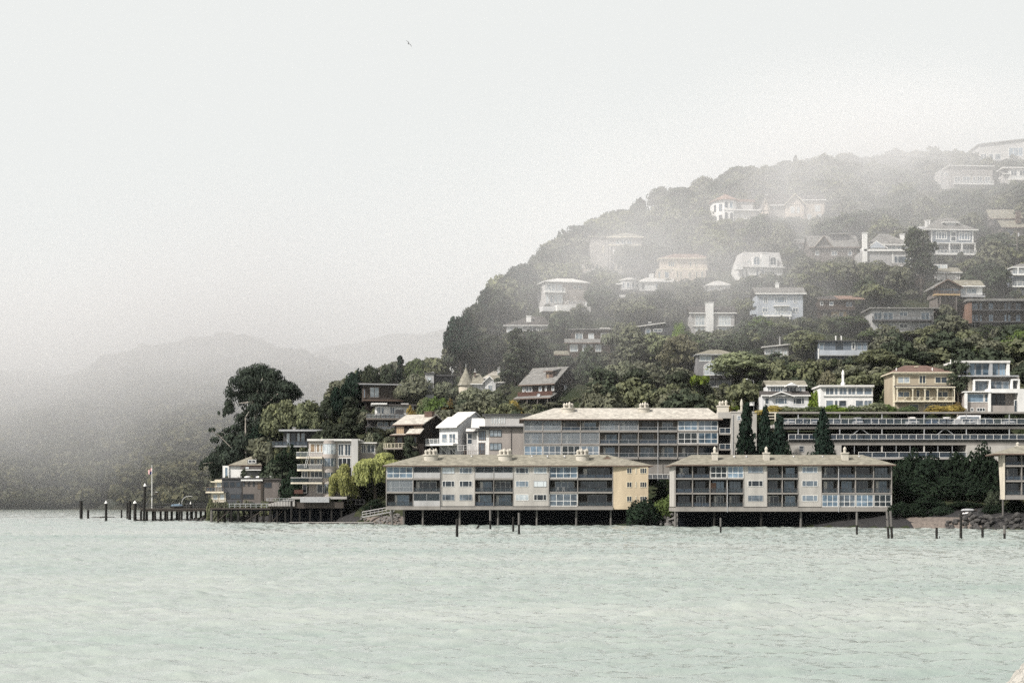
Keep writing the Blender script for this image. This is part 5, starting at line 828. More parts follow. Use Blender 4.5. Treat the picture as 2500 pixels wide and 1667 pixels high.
def clumps(kind, g):
    c = []
    if kind == 'round':
        for i in range(34):
            u = g.normal(size=3); u /= np.linalg.norm(u); u[2] = abs(u[2]) * 1.0 - .25
            r = g.uniform(1.0, 1.75); c.append((u[0] * 3.5, u[1] * 3.5, 5.4 + u[2] * 3.4, r, r, r * .8))
        c.append((0, 0, 5.2, 3.2, 3.2, 2.8))
    elif kind == 'oak':
        for i in range(36):
            a = g.uniform(0, 6.28); q = math.sqrt(g.uniform(0, 1)) * 4.1; r = g.uniform(.9, 1.5)
            c.append((q * math.cos(a), q * math.sin(a), 8.6 - q * q * .17 + g.uniform(-.9, .3), r * 1.15, r * 1.15, r * .62))
        for i in range(10): a = g.uniform(0, 6.28); q = g.uniform(1.5, 4); c.append((q * math.cos(a), q * math.sin(a), g.uniform(4, 6), 1.1, 1.1, .6))
    elif kind == 'conifer':
        for i in range(72):
            z = 1 + 8.6 * (i / 72) ** 1.1; q = 2.35 * (1 - z / 10.2) ** .8 * g.uniform(.55, 1.05); a = i * 2.4; r = .45 + .6 * (1 - z / 10.5)
            c.append((q * math.cos(a), q * math.sin(a), z, r, r, r * .55))
        c.append((0, 0, 9.5, .3, .3, .6)); c.append((0, 0, 4.5, 1.1, 1.1, 3.2))
    elif kind == 'cypress':
        for i in range(80):
            z = .4 + 9.2 * (i / 80); q = 2.25 * (1 - (z / 10) ** 1.5) * g.uniform(.45, 1.22) + .12; a = i * 2.4; r = .4 + .55 * (1 - z / 10)
            c.append((q * math.cos(a), q * math.sin(a), z, r, r, r * 1.25))
        c.append((0, 0, 9.5, .28, .28, .6)); c.append((0, 0, 4, 1.2, 1.2, 3.8)); c.append((.1, 0, 7.5, .8, .8, 1.8))
    elif kind == 'redwood':
        for i in range(64):
            z = .8 + 9 * (i / 64); q = 2.5 * (1 - z / 11) ** .6 * g.uniform(.35, 1.12); a = g.uniform(0, 6.28); r = g.uniform(.45, .85)
            c.append((q * math.cos(a), q * math.sin(a), z, r * 1.2, r * 1.2, r * .5))
        c.append((0, 0, 4.5, 1.0, 1.0, 3.5))
    elif kind == 'pine':
        for i in range(32):
            z = g.uniform(4.2, 9.6); q = (1.0 + 1.5 * math.sin((z - 3.6) / 6.2 * 3.1)) * g.uniform(.3, 1); a = g.uniform(0, 6.28); r = g.uniform(.7, 1.2)
            c.append((q * math.cos(a), q * math.sin(a), z, r, r, r * .7))
    elif kind == 'bush':
        for i in range(22):
            a = g.uniform(0, 6.28); q = math.sqrt(g.uniform(0, 1)) * 3.4; r = g.uniform(1.0, 2.0)
            c.append((q * math.cos(a), q * math.sin(a), 4.6 - q * q * .28 + g.uniform(-.9, 1.5), r, r, r * 1.05))
        c.append((0, 0, 3, 3.2, 3.2, 3))
    elif kind == 'spread':
        for i in range(40):
            z = g.uniform(1.5, 9.3); q = (4.6 - z * .33) * math.sqrt(g.uniform(0.05, 1)); a = g.uniform(0, 6.28); r = g.uniform(.8, 1.4)
            c.append((q * math.cos(a), q * math.sin(a), z, r * 1.5, r * 1.5, r * .38))
    elif kind == 'palm':
        for i in range(14): a = i * 2.4; c.append((1.7 * math.cos(a), 1.7 * math.sin(a), 8.6 + .5 * math.sin(i), 1.4, 1.4, .5))
    return c
def willow_crown(g, N):
    P = []; cl = []
    for q in range(13):
        a = g.uniform(0, 6.28); rr = 2.9 * math.sqrt(g.uniform(0, 1)); cx, cy, cz = rr * math.cos(a), rr * math.sin(a), 8.7 - rr * rr * .28 + g.uniform(-1.2, .2); r_ = g.uniform(.8, 1.35); cl.append((cx, cy, cz, r_, r_, r_ * .75))
        for i in range(46):
            b_ = g.uniform(0, 6.28); u = r_ * math.sqrt(g.uniform(.1, 1)); x, y = cx + u * math.cos(b_), cy + u * math.sin(b_); ln = g.uniform(1.2, 4.2) * (.5 + .5 * rr / 2.9)
            for k in range(int(ln / .26)): t = k * .26; P.append((x + .10 * t * math.cos(a), y + .10 * t * math.sin(a), max(.3, cz + r_ * .2 - t)))
    P = np.array(P); n = g.normal(size=P.shape); n[:, 2] *= .2; n /= np.linalg.norm(n, axis=1)[:, None]; up = np.tile([0, 0, 1.0], (len(P), 1)); b = np.cross(n, up); b /= np.linalg.norm(b, axis=1)[:, None]
    P = P + g.normal(size=P.shape) * .12; a = up * .26 * g.uniform(.6, 1.3, (len(P), 1)); b = b * .1
    return np.concatenate([np.stack([P - a - b, P - a + b, P + a + b, P + a - b], 1).reshape(-1, 3), leaves(cl, 4200, .15, g, .5, hang=.5)])
LEAFN = {'round': 3600, 'oak': 3000, 'conifer': 3600, 'cypress': 4600, 'redwood': 3200, 'pine': 2000, 'bush': 2400, 'spread': 3000, 'palm': 500}
LEAFS = {'round': .25, 'oak': .23, 'conifer': .2, 'cypress': .19, 'redwood': .2, 'pine': .2, 'bush': .26, 'spread': .23, 'palm': .32}
WID = {'round': 9.6, 'oak': 10.4, 'conifer': 5.4, 'cypress': 5.2, 'redwood': 6, 'pine': 6, 'bush': 8.6, 'spread': 10, 'willow': 8.6, 'palm': 5.6}
TOP = {'round': 9.6, 'oak': 9.6, 'conifer': 10.1, 'cypress': 10.1, 'redwood': 10.1, 'pine': 10.2, 'bush': 6.6, 'spread': 9.8, 'willow': 9.9, 'palm': 9.4}
def trunk_mesh(kind, cl, g):
    m = MB(); h = {'round': 6, 'oak': 6.5, 'bush': 3, 'spread': 7, 'willow': 6.5, 'palm': 8.6}.get(kind, 9.4); r = {'bush': .18, 'pine': .28, 'palm': .2}.get(kind, .32)
    pts = [Vector((0, 0, -1.5))]; bend = g.uniform(-.5, .5, 2) * (0 if kind in ('conifer', 'cypress', 'redwood') else 1)
    for i in range(1, 6): t = i / 5; pts.append(Vector((bend[0] * math.sin(t * 3), bend[1] * t, h * t)))
    for i in range(5): m.tube(pts[i], pts[i + 1], r * (1 - i * .17), r * (1 - (i + 1) * .17) , 7, i == 4)
    if cl is not None and kind not in ('cypress', 'palm'):
        for j in range(9 if kind in ('oak', 'pine', 'round', 'spread') else 4):
            c = cl[int(g.integers(len(cl)))]; s_ = pts[min(4, max(1, int(c[2] / h * 4)))] ; mid = (s_ + Vector(c[:3])) / 2 + Vector((0, 0, -.3)); m.tube(s_, mid, r * .38, r * .25, 5, False); m.tube(mid, Vector(c[:3]), r * .25, r * .08, 5, False)
    me = bpy.data.meshes.new('trunk'); me.from_pydata(m.v, [], m.f); me.materials.append(G['bark']); return me
PROTO = {}
def proto(kind, i):
    if (kind, i) not in PROTO:
        g = np.random.default_rng(100 + i * 17 + sum(map(ord, kind))); cl = None
        if kind == 'willow': v = willow_crown(g, 0)
        else: cl = clumps(kind, g); v = leaves(cl, LEAFN[kind], LEAFS[kind], g, up=.35, hang=.4 if kind in ('palm', 'spread') else 0)
        o = np_mesh('crown', v, quads(v), L['mid']); me = o.data; bpy.data.objects.remove(o); PROTO[kind, i] = (me, trunk_mesh(kind, cl, g))
    return PROTO[kind, i]
TN = [0]
def tree(name, label, px, ytop, wpx, kind, mat, ybase=None, Y=None, group=None, bark='bark', cat='tree', sink=.3):
    if Y is None: Y = hit(px, ybase)
    X = (px - CX) * Y / F; z = (float(H(X, Y)) if ybase is None else CH + (HY - ybase) * Y / F) - sink
    h = CH + (HY - ytop) * Y / F - z; TN[0] += 1; cm, tm = proto(kind, TN[0] % 3)
    o = empty(name, (X, Y, z), label, cat, group, TN[0] * 1.7); sx = wpx * Y / F / WID[kind]; o.scale = (sx, sx, h / TOP[kind])
    c = bpy.data.objects.new('crown', cm); COL.objects.link(c); c.parent = o; c.material_slots[0].link = 'OBJECT'; c.material_slots[0].material = L[mat]
    if kind != 'bush':
        t = bpy.data.objects.new('trunk', tm); COL.objects.link(t); t.parent = o; t.material_slots[0].link = 'OBJECT'; t.material_slots[0].material = G[bark]
    else:
        t = bpy.data.objects.new('stem', tm); COL.objects.link(t); t.parent = o
    return o
def shrub(label, px, ytop, wpx, mat, ybase=None, Y=None, group=None, name='shrub'): return tree(name, label, px, ytop, wpx, 'bush', mat, ybase, Y, group, cat='shrub')
# big eucalyptus: crown modelled clump by clump
Ye = 446; g = np.random.default_rng(5); cl = []
for (x, y, rx, ry) in ((632, 905, 34, 20), (600, 912, 28, 18), (668, 918, 24, 18), (580, 935, 22, 18), (612, 940, 34, 22), (655, 945, 36, 24), (690, 945, 26, 18), (566, 960, 16, 16), (712, 948, 20, 14), (556, 985, 14, 18), (590, 965, 22, 14),
    (640, 975, 40, 20), (690, 970, 34, 18), (724, 962, 14, 16), (548, 1000, 9, 12), (552, 1004, 12, 8), (566, 1002, 10, 10), (534, 1008, 4, 6), (545, 1012, 5, 6), (632, 1000, 26, 18), (610, 1010, 20, 16), (590, 1022, 18, 14), (600, 1045, 26, 22), (640, 1040, 34, 26), (575, 1046, 16, 12),
    (552, 1050, 13, 7), (520, 1050, 10, 5), (535, 1060, 12, 6), (560, 1070, 22, 12), (610, 1080, 34, 24), (655, 1090, 34, 26), (530, 1075, 12, 8), (550, 1095, 22, 12), (590, 1115, 30, 20), (520, 1122, 20, 9), (500, 1130, 12, 7), (488, 1140, 7, 10), (540, 1130, 22, 14), (640, 1130, 36, 24)):
    k = Ye / F; cl.append(((x - 640) * k, g.uniform(-3, 3), (1165 - y) * k, rx * k, min(3.2, rx * k), ry * k))
cl += [((x - 640) * Ye / F, 1.5, (1165 - y) * Ye / F, 4.5, 3, 3.6) for x, y in ((635, 925), (610, 935), (660, 935), (690, 958), (640, 965), (612, 975), (650, 1000), (640, 1040), (610, 1060), (645, 1100), (600, 1110), (575, 1085), (630, 1140))]
v = leaves(cl, 34000, .26, g, .25, (.45, 1.05), .6, .35); o = empty('eucalyptus_tree', wp(640, 1165, Ye), 'huge dark eucalyptus with a ragged domed crown at the end of the headland', 'tree')
np_mesh('crown', v, quads(v), L['eucalypt'], o); m = MB()
def P_(x, y, w=0): return Vector(((x - 640) * Ye / F, w, (1165 - y) * Ye / F))
lim = [((628, 1170), (630, 1060), .75, .6), ((630, 1060), (628, 995), .6, .5), ((628, 995), (612, 965), .32, .2), ((628, 995), (614, 983), .28, .22), ((614, 983), (585, 986), .22, .1), ((628, 995), (634, 940), .4, .25), ((634, 940), (624, 925), .18, .08), ((634, 940), (645, 925), .18, .08), ((628, 1010), (690, 955), .35, .12), ((650, 960), (660, 940), .2, .1),
       ((603, 1075), (603, 1020), .25, .18), ((606, 1165), (603, 1075), .3, .25), ((603, 1020), (612, 1005), .15, .08), ((575, 1100), (540, 1065), .13, .08), ((540, 1065), (522, 1052), .08, .05), ((590, 1120), (500, 1132), .14, .06)]
for a, c, r0, r1 in lim: m.tube(P_(*a, -2.2), P_(*c, -2.4), r0, r1, 7)
m.build('trunk', G['palebark'], o)
# shore and headland
tree('willow_tree', 'smaller yellow green weeping willow between the curved beige house and the taller willow', 838, 1130, 96, 'willow', 'willow', Y=392)
tree('willow_tree', 'tall yellow green weeping willow beside the corner of the left block on stilts', 918, 1092, 140, 'willow', 'willow', Y=389, bark='bark')
tree('tree', 'olive green rounded tree just behind the big eucalyptus', 690, 961, 110, 'round', 'olive', Y=438, group='headland trees'); tree('tree', 'golden tipped bushy tree above the dark flat roofed deck house', 745, 968, 80, 'round', 'olive', Y=437)
tree('tree', 'dark tree filling the slope below the eucalyptus crown', 660, 1020, 120, 'round', 'cypress', Y=442); tree('eucalyptus_tree', 'lower dark eucalyptus filling the gap under the huge domed one', 585, 1035, 120, 'round', 'eucalypt', Y=448); tree('eucalyptus_tree', 'outermost low eucalyptus reaching over the small white house', 540, 1088, 84, 'oak', 'eucalypt', Y=450); tree('tree', 'very dark dense tree above the deck of the flat roofed house', 740, 1000, 110, 'round', 'cypress', Y=440)
tree('cedar_tree', 'layered cedar with tiers of branches below the dark timber house', 855, 968, 90, 'redwood', 'dark', Y=420); tree('tree', 'dark rounded tree beside the small near black cottage', 805, 1020, 90, 'round', 'dark', Y=424)
shrub('dark green ivy mound on the bank below the flat roofed deck house', 690, 1092, 110, 'bank', Y=422); shrub('leafy mid green bush between the white house and the curved beige house', 680, 1120, 100, 'dark', Y=420); shrub('dark bush pressed against the wall of the pier house', 712, 1160, 70, 'bank', Y=412); shrub('low dark shrub on the roof edge of the pier house', 600, 1150, 60, 'dark', Y=424)
shrub('rounded green bush behind the roof of the curved beige house', 798, 1062, 60, 'greygreen', Y=408); shrub('grey green feathery bush between the curved beige house and the willow', 900, 1075, 60, 'greygreen', Y=398)
for px, yt, wd, kd, mt, lb in ((800, 965, 60, 'round', 'dark', 'lowest dark tree on the ridge of the small knoll'), (835, 925, 64, 'round', 'cypress', 'dark tree on the knoll ridge left of the hilltop house'), (868, 890, 66, 'round', 'cypress', 'dark rounded tree on the knoll behind the hilltop house roof'), (905, 882, 60, 'round', 'dark', 'dark tree on the crest of the knoll'),
    (945, 876, 60, 'round', 'dark', 'dark tree beside the domed tree on the knoll crest'), (978, 866, 40, 'redwood', 'cypress', 'ragged conifer rising slightly above the knoll crest'), (1020, 868, 92, 'round', 'mid', 'broad domed green tree at the end of the knoll crest'),
    (1040, 885, 84, 'oak', 'olive', 'yellow green tree leaning down the end of the knoll'), (1015, 905, 110, 'round', 'greygreen', 'big grey green tree behind the dark timber house'), (1085, 925, 70, 'round', 'greygreen', 'rounded tree between the concrete stair tower and the turret house')):
    tree('conifer_tree' if kd == 'redwood' else 'tree', lb, px, yt, wd, kd, mt, Y=446 if yt < 900 else 440)
tree('tree', 'pale olive tree in front of the turret house', 1165, 938, 108, 'round', 'greygreen', Y=424); shrub('bright yellow flowering bush beside the brown porch house', 1252, 984, 58, 'gold', Y=414); shrub('rust tinted bush above the white gabled house', 1098, 980, 60, 'rust', Y=412); shrub('light green bush under the concrete stair tower', 1075, 965, 70, 'bright', Y=420); shrub('dark spreading shrub behind the brick chimney of the shingle house', 1040, 980, 60, 'mid', Y=422)
shrub('yellow green shrub between the deck house and the brick chimney', 1012, 996, 60, 'gold', Y=416); shrub('dark green bush under the pale olive tree by the turret house', 1200, 975, 60, 'dark', Y=420); tree('tree', 'slim dark tree in front of the two tier shingle house', 1000, 1062, 64, 'redwood', 'dark', Y=383); tree('tree', 'drooping grey green tree between willow and shingle house', 940, 1052, 56, 'willow', 'greygreen', Y=396)
tree('redwood_tree', 'tall dark redwood beside the turret house', 1258, 800, 92, 'redwood', 'dark', Y=436); tree('tree', 'wide dark tree at the foot of the hill outline', 1128, 752, 100, 'round', 'cypress', Y=452); tree('tree', 'dark bushy tree left of the tall redwood', 1195, 810, 110, 'round', 'dark', Y=447); tree('tree', 'dense dark tree behind the low house with a white chimney', 1225, 745, 100, 'round', 'dark', Y=478); tree('tree', 'tall dark tree forming the steep edge of the hill', 1150, 790, 110, 'round', 'cypress', Y=449)
# middle slope
tree('redwood_tree', 'feathery grey green redwood in front of the charcoal house', 1548, 797, 118, 'redwood', 'greygreen', Y=422); tree('palm_tree', 'small palm like tree in front of the two tier shingle house', 1490, 818, 44, 'palm', 'greygreen', Y=428); tree('tree', 'large pale yellow green tree beside the grey house with an arched window', 1660, 812, 120, 'oak', 'silver', Y=416); tree('oak_tree', 'broad spreading oak overlapping the grey house with an arched window', 1812, 855, 200, 'oak', 'olive', Y=402); tree('tree', 'light green leafy tree at the end of the spreading oak', 1930, 880, 90, 'round', 'mid', Y=404)
tree('cypress_tree', 'low spreading cypress with layered fronds beside the brown porch house', 1478, 900, 130, 'spread', 'dark', Y=408); tree('cypress_tree', 'dark layered cypress behind the pale roofed block', 1560, 895, 130, 'spread', 'dark', Y=406); tree('cypress_tree', 'layered cypress under the grey house with an arched window', 1650, 905, 110, 'spread', 'dark', Y=403); tree('tree', 'grey green tree between the porch house and the redwood', 1462, 868, 100, 'round', 'greygreen', Y=436); tree('tree', 'pale leafy tree below the two tier shingle house windows', 1395, 866, 70, 'oak', 'olive', Y=446)
shrub('yellow orange flowering bush behind the chimneys of the pale roofed block', 1745, 975, 88, 'gold', Y=391); shrub('round clipped green bush beside the yellow orange bush', 1702, 968, 42, 'mid', Y=392); shrub('tuft of pale green leaves beside a street lamp', 1800, 960, 30, 'lime', Y=394); tree('tree', 'slender yucca like tree in front of the arched window house', 1708, 920, 46, 'palm', 'lime', Y=400)
tree('tree', 'dark trunked tree left of the white cottage', 1853, 935, 46, 'round', 'dark', Y=388); shrub('clipped bush with yellow top between the cottage and the white flat house', 1990, 948, 40, 'lime', Y=380); tree('tree', 'pale silvery tree behind the white flat house', 2022, 896, 56, 'round', 'silver', Y=388)
tree('oak_tree', 'umbrella shaped oak leaning over the tilted roof house', 1962, 804, 118, 'oak', 'olive', Y=414); tree('tree', 'rounded bright green tree below the grey stucco house', 2145, 802, 108, 'round', 'mid', Y=416); tree('tree', 'yellow green tree below the balcony of the grey stucco house', 2232, 806, 110, 'round', 'olive', Y=416); tree('tree', 'dark rounded tree between the grey stucco house and the stilts', 2290, 812, 110, 'round', 'dark', Y=414)
tree('tree', 'big dark olive tree rising behind the white flat house', 2140, 848, 140, 'round', 'olive', Y=400); tree('tree', 'dark tree behind the tan veranda house roof', 2240, 850, 130, 'round', 'dark', Y=402); tree('cypress_tree', 'dark layered cypress behind the modern house of stacked boxes', 2350, 832, 130, 'spread', 'dark', Y=402); tree('tree', 'fresh green tree under the stilts at the frame edge', 2490, 800, 120, 'round', 'bright', Y=400); tree('tree', 'shadowy tree below the braced stilts', 2420, 825, 100, 'round', 'dark', Y=406)
tree('gum_tree', 'gum tree with a bare twisted pale trunk beside the modern house of stacked boxes', 2338, 872, 66, 'pine', 'dark', Y=372, bark='palebark'); tree('tree', 'rounded tree right of the light blue house', 2000, 668, 100, 'round', 'mid', Y=450); tree('tree', 'olive tree right of the brown boarded house', 2148, 700, 84, 'oak', 'olive', Y=434); tree('tree', 'big rounded oak in front of the taupe skylight house', 2130, 632, 112, 'round', 'olive', Y=448)
tree('pine_tree', 'tall dark pine with a bare trunk between the skylight house and the Victorian house', 2247, 560, 104, 'pine', 'dark', Y=440); tree('oak_tree', 'rounded dark oak beside the utility pole at the frame edge', 2440, 588, 128, 'oak', 'mid', Y=464); tree('tree', 'brownish green tree in front of the Victorian house stair', 2360, 640, 80, 'oak', 'olive', Y=455)
# upper slope and outline
tree('cypress_tree', 'ragged windblown cypress on the outline beside the stone mansion', 1412, 548, 118, 'spread', 'cypress', Y=508); tree('tree', 'dark tree below the windblown cypress', 1390, 590, 110, 'round', 'cypress', Y=505); tree('oak_tree', 'rounded oak standing in front of the stone mansion', 1562, 596, 116, 'oak', 'dark', Y=478); tree('oak_tree', 'round bush like oak below the octagonal villa', 1806, 541, 84, 'round', 'greygreen', Y=510); tree('tree', 'rounded tree between the cream villa and the mansard house', 1762, 640, 80, 'round', 'greygreen', Y=478)
tree('tree', 'dark tree on the first shoulder of the hill outline', 1620, 448, 90, 'round', 'dark', Y=566); tree('tree', 'rounded tree on the hill outline above the octagonal villa', 1715, 425, 84, 'round', 'dark', Y=596); tree('tree', 'tree with a stepped crown on the outline above the stone mansion', 1535, 505, 96, 'round', 'dark', Y=545)
tree('tree', 'rounded dark tree left of the long low bay house', 1470, 690, 96, 'round', 'dark', Y=466); tree('tree', 'dark tree covering the lower storey of the long low bay house', 1610, 706, 120, 'oak', 'dark', Y=452); tree('tree', 'grey green tree between the bay house and the pale chimney house', 1660, 712, 90, 'oak', 'greygreen', Y=452); tree('tree', 'tree beside the light blue house with a thin pale trunk', 1812, 712, 84, 'round', 'greygreen', Y=448, bark='palebark'); tree('tree', 'grey green tree right of the mansard house', 1930, 646, 90, 'oak', 'greygreen', Y=462)
shrub('long hedge like bush below the pale chimney house', 1700, 808, 130, 'mid', Y=424); shrub('light green bush below the light blue house', 1860, 780, 110, 'bright', Y=424); shrub('dark green hedge bush above the spreading oak', 1790, 806, 130, 'dark', Y=420); shrub('pale clipped bush beside the charcoal house', 1660, 782, 40, 'lime', Y=432)
tree('tree', 'tall dark tree stepping up the hill outline below the windblown cypress', 1335, 598, 92, 'round', 'dark', Y=492); tree('tree', 'dark tree on the hill outline above the low house with a white chimney', 1275, 638, 96, 'round', 'cypress', Y=482); tree('tree', 'rounded dark tree on the lower hill outline', 1205, 690, 92, 'round', 'dark', Y=468)
tree('tree', 'dark tree at the very edge of the steep hill outline', 1118, 772, 80, 'round', 'cypress', Y=454); tree('tree', 'taller dark tree one step up the steep hill outline', 1158, 735, 88, 'round', 'dark', Y=460); tree('tree', 'dark pointed redwood on the lower hill outline', 1185, 705, 60, 'redwood', 'cypress', Y=464); shrub('dark bank shrub between the taller willow and the gangway', 915, 1222, 70, 'bank', Y=378)
for px, yt, wd, kd, mt, Yq, lb in ((1598, 806, 130, 'round', 'olive', 424, 'large rounded yellow green tree beside the feathery redwood'), (1752, 800, 120, 'round', 'greygreen', 424, 'large pale grey green tree behind the grey house with an arched window'), (1905, 786, 110, 'round', 'olive', 424, 'rounded yellow green tree behind the tilted roof house'), (2062, 772, 120, 'round', 'mid', 424, 'big leafy green tree behind the twin flue blue grey house'),
    (2075, 888, 110, 'round', 'greygreen', 396, 'large grey green tree behind the white flat house with a chimney vent'), (1520, 872, 120, 'round', 'greygreen', 414, 'broad grey green tree below the palm like tree'), (2400, 842, 130, 'round', 'mid', 403, 'broad green tree behind the modern house of stacked boxes'), (2200, 870, 100, 'round', 'olive', 398, 'olive tree close behind the tan veranda house')): tree('tree', lb, px, yt, wd, kd, mt, Y=Yq)
# cypresses in front of the garage
for px, yt, wd, lb in ((1822, 980, 74, 'tallest dark pointed cypress beside the stair tower'), (1868, 986, 60, 'dark cypress second in the row of three near the stair tower'), (1903, 1008, 64, 'shortest dark cypress in the row of three near the stair tower'), (2010, 994, 72, 'single dark cypress standing before the parking decks')):
    tree('cypress_tree', lb, px, yt, wd, 'cypress', 'cypress', Y=339, group='cypresses before the parking structure')
shrub('dark shrub at the foot of the row of three cypresses', 1925, 1085, 60, 'bank', Y=338); shrub('dark shrub under the single cypress by the small window', 1985, 1100, 60, 'bank', Y=338)
# planted edge above the garage
for px, yt, wd, mt, lb in ((1885, 992, 60, 'gold', 'yellowish hedge bush below the front gable of the white cottage'), (1935, 992, 70, 'olive', 'olive hedge bush at the corner of the white cottage'), (1985, 990, 60, 'mid', 'green hedge bush between cottage and white flat house'), (2035, 991, 60, 'lime', 'pale hedge bush before the white flat house'), (2085, 989, 40, 'mid', 'small round bush before the white flat house'),
    (2135, 982, 66, 'olive', 'large rounded olive bush right of the white flat house'), (2168, 990, 40, 'bright', 'light green bush beside the tan veranda house'), (2215, 990, 44, 'mid', 'bush under the veranda at the tan house corner'), (2305, 988, 80, 'gold', 'bright yellow bush in front of the tan veranda house'), (2340, 985, 30, 'rust', 'rust tipped bush at the end of the yellow bush')):
    shrub(lb, px, yt, wd * 1.25, mt, Y=361, ybase=1008, group='bushes along the top of the parking structure')
# thicket on the bank between the blocks
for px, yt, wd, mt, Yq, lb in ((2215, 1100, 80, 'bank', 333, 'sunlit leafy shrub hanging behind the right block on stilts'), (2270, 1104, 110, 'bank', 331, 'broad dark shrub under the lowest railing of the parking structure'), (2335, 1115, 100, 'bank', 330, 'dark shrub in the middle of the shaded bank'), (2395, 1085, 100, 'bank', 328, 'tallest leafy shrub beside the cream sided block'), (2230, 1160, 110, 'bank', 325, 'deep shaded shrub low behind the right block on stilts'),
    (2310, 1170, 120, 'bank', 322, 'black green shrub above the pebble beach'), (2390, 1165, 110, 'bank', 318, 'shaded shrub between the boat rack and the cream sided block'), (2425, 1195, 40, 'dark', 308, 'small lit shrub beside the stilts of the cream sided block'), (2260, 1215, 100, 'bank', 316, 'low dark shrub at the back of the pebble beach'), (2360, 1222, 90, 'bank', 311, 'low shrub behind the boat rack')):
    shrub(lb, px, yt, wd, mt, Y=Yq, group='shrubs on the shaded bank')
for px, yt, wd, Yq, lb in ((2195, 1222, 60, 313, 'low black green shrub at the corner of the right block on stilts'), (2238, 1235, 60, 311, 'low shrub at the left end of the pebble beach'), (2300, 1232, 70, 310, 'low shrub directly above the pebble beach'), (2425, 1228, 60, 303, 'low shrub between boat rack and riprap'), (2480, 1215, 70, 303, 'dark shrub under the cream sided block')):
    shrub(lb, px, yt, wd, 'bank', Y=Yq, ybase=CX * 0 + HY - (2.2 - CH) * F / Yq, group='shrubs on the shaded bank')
shrub('bright green rounded bush between the two blocks on stilts', 1622, 1210, 62, 'bright', Y=339); shrub('dark rounded bush below the apricot end wall', 1572, 1214, 86, 'bank', Y=337); tree('tree', 'dark feathery tree in the gap between the two blocks on stilts', 1615, 1170, 60, 'redwood', 'bank', Y=354)
# ---------------------------------------------------------------- woods that read as one mass
def lowpoly(kind, i, n, s): g = np.random.default_rng(900 + i * 3 + len(kind)); return leaves(clumps(kind, g), n, s, g, .45)
LP = [(lowpoly(k, i, 820, .48), WID[k], TOP[k]) for i, k in enumerate(('round', 'oak', 'round', 'round', 'oak', 'bush'))] + [(lowpoly('conifer', 9, 700, .4), WID['conifer'], TOP['conifer'])]
def blocked(x0, x1, y0, y1, Y):
    for (a, b_, c, d), YH, hb in HOUSES:
        if YH > 395: d = b_ + (d - b_) * .80; w_ = (c - a) * .06; a += w_; c -= w_
        if Y < YH + 1 and x1 > a and x0 < c and y1 > b_ and y0 < d: return True
    return False
HB = [h for h in HOUSES if h[1] > 395]
acc = {'dark': [], 'greygreen': [], 'olive': []}; und = []; r = np.random.default_rng(21)
FOOT = [(b_.root.location.x - (k_[2] - k_[0]) / 2 * Y_ / F - 1, b_.root.location.x + (k_[2] - k_[0]) / 2 * Y_ / F + 1, Y_ - 2, Y_ + 12) for k_, Y_, b_ in HOUSES]
def place(lst, X, Y, ht, wd, src, tol=.8):
    z = float(H(X, Y)); px = CX + X * F / Y; half = wd / 2 * F / Y * tol; yt = HY - (z + ht - CH) * F / Y; yb = HY - (z - CH) * F / Y
    if any(a < X < b_ and c < Y < d for a, b_, c, d in FOOT): return False
    if blocked(px - half, px + half, yt + 3, yb, Y): return False
    v, w0, t0 = src; a = r.uniform(0, 6.28); s_ = wd / w0; q = v * np.array([s_, s_, ht / t0]); lst.append(np.stack([q[:, 0] * math.cos(a) - q[:, 1] * math.sin(a) + X, q[:, 0] * math.sin(a) + q[:, 1] * math.cos(a) + Y, q[:, 2] + z - .6], 1)); return True
for gy in np.arange(384, 700, 6.0):
    for gx in np.arange(-95, 235, 6.0):
        X, Y = gx + r.uniform(-3, 3), gy + r.uniform(-3, 3); px = CX + X * F / Y; z = float(H(X, Y))
        if px < 480 or px > 2580 or z < 12: continue
        if float(np.interp(X, _cx, _cz)) < float(slope(X, Y)) - 9: continue
        ht = r.uniform(6.5, 11) if z < 95 else r.uniform(5.5, 9); wd = ht * r.uniform(.85, 1.25); key = r.choice(['dark', 'greygreen', 'olive'], p=[.30, .36, .34] if z < 70 else [.45, .35, .20]) ; src = LP[int(r.integers(6))]
        if z > 115 and r.random() < .12: src = LP[6]; wd = ht * .5
        for k in (1.0, .72, .5, .34):
            if place(acc[key], X, Y, ht * k, wd * k, src): break
for i in range(6500):
    X, Y = r.uniform(-95, 225), r.uniform(355, 660); px = CX + X * F / Y; z = float(H(X, Y))
    if px < 480 or px > 2580 or z < 6: continue
    ht = r.uniform(1.4, 3.6); place(und, X, Y, ht, ht * r.uniform(1, 1.8), LP[5], .9)
for (k_, Y_, b_) in HB:
    if b_.root.name.startswith(('stilt', 'chalet', 'fence')): continue
    x0, y0, x1, y1 = b_.box_px; n = int((x1 - x0) / 11)
    for i in range(n):
        px = x0 + (x1 - x0) * (i + r.uniform(-.3, 1.3)) / n; Y = Y_ - r.uniform(1.2, 3.5); X = (px - CX) * Y / F; z = float(H(X, Y)); zb = CH + (HY - y1) * Y_ / F
        ht = max(1.2, (y1 - y0) * Y_ / F * r.uniform(.10, .30) + zb - z); wd = r.uniform(2.0, 4.2); v, w0, t0 = LP[int(r.integers(6))]; a = r.uniform(0, 6.28); s_ = wd / w0; q = v * np.array([s_, s_, ht / t0])
        acc[r.choice(['dark', 'greygreen', 'olive'])].append(np.stack([q[:, 0] * math.cos(a) - q[:, 1] * math.sin(a) + X, q[:, 0] * math.sin(a) + q[:, 1] * math.cos(a) + Y, q[:, 2] + z - .5], 1))
for key, lst in acc.items():
    v = np.concatenate(lst); tag(np_mesh('hillside_woods', v, quads(v), L[key]), 'mass of %s woodland between the houses of the hill' % {'dark': 'dark green', 'greygreen': 'grey green', 'olive': 'olive green'}[key], 'woods', kind='stuff')
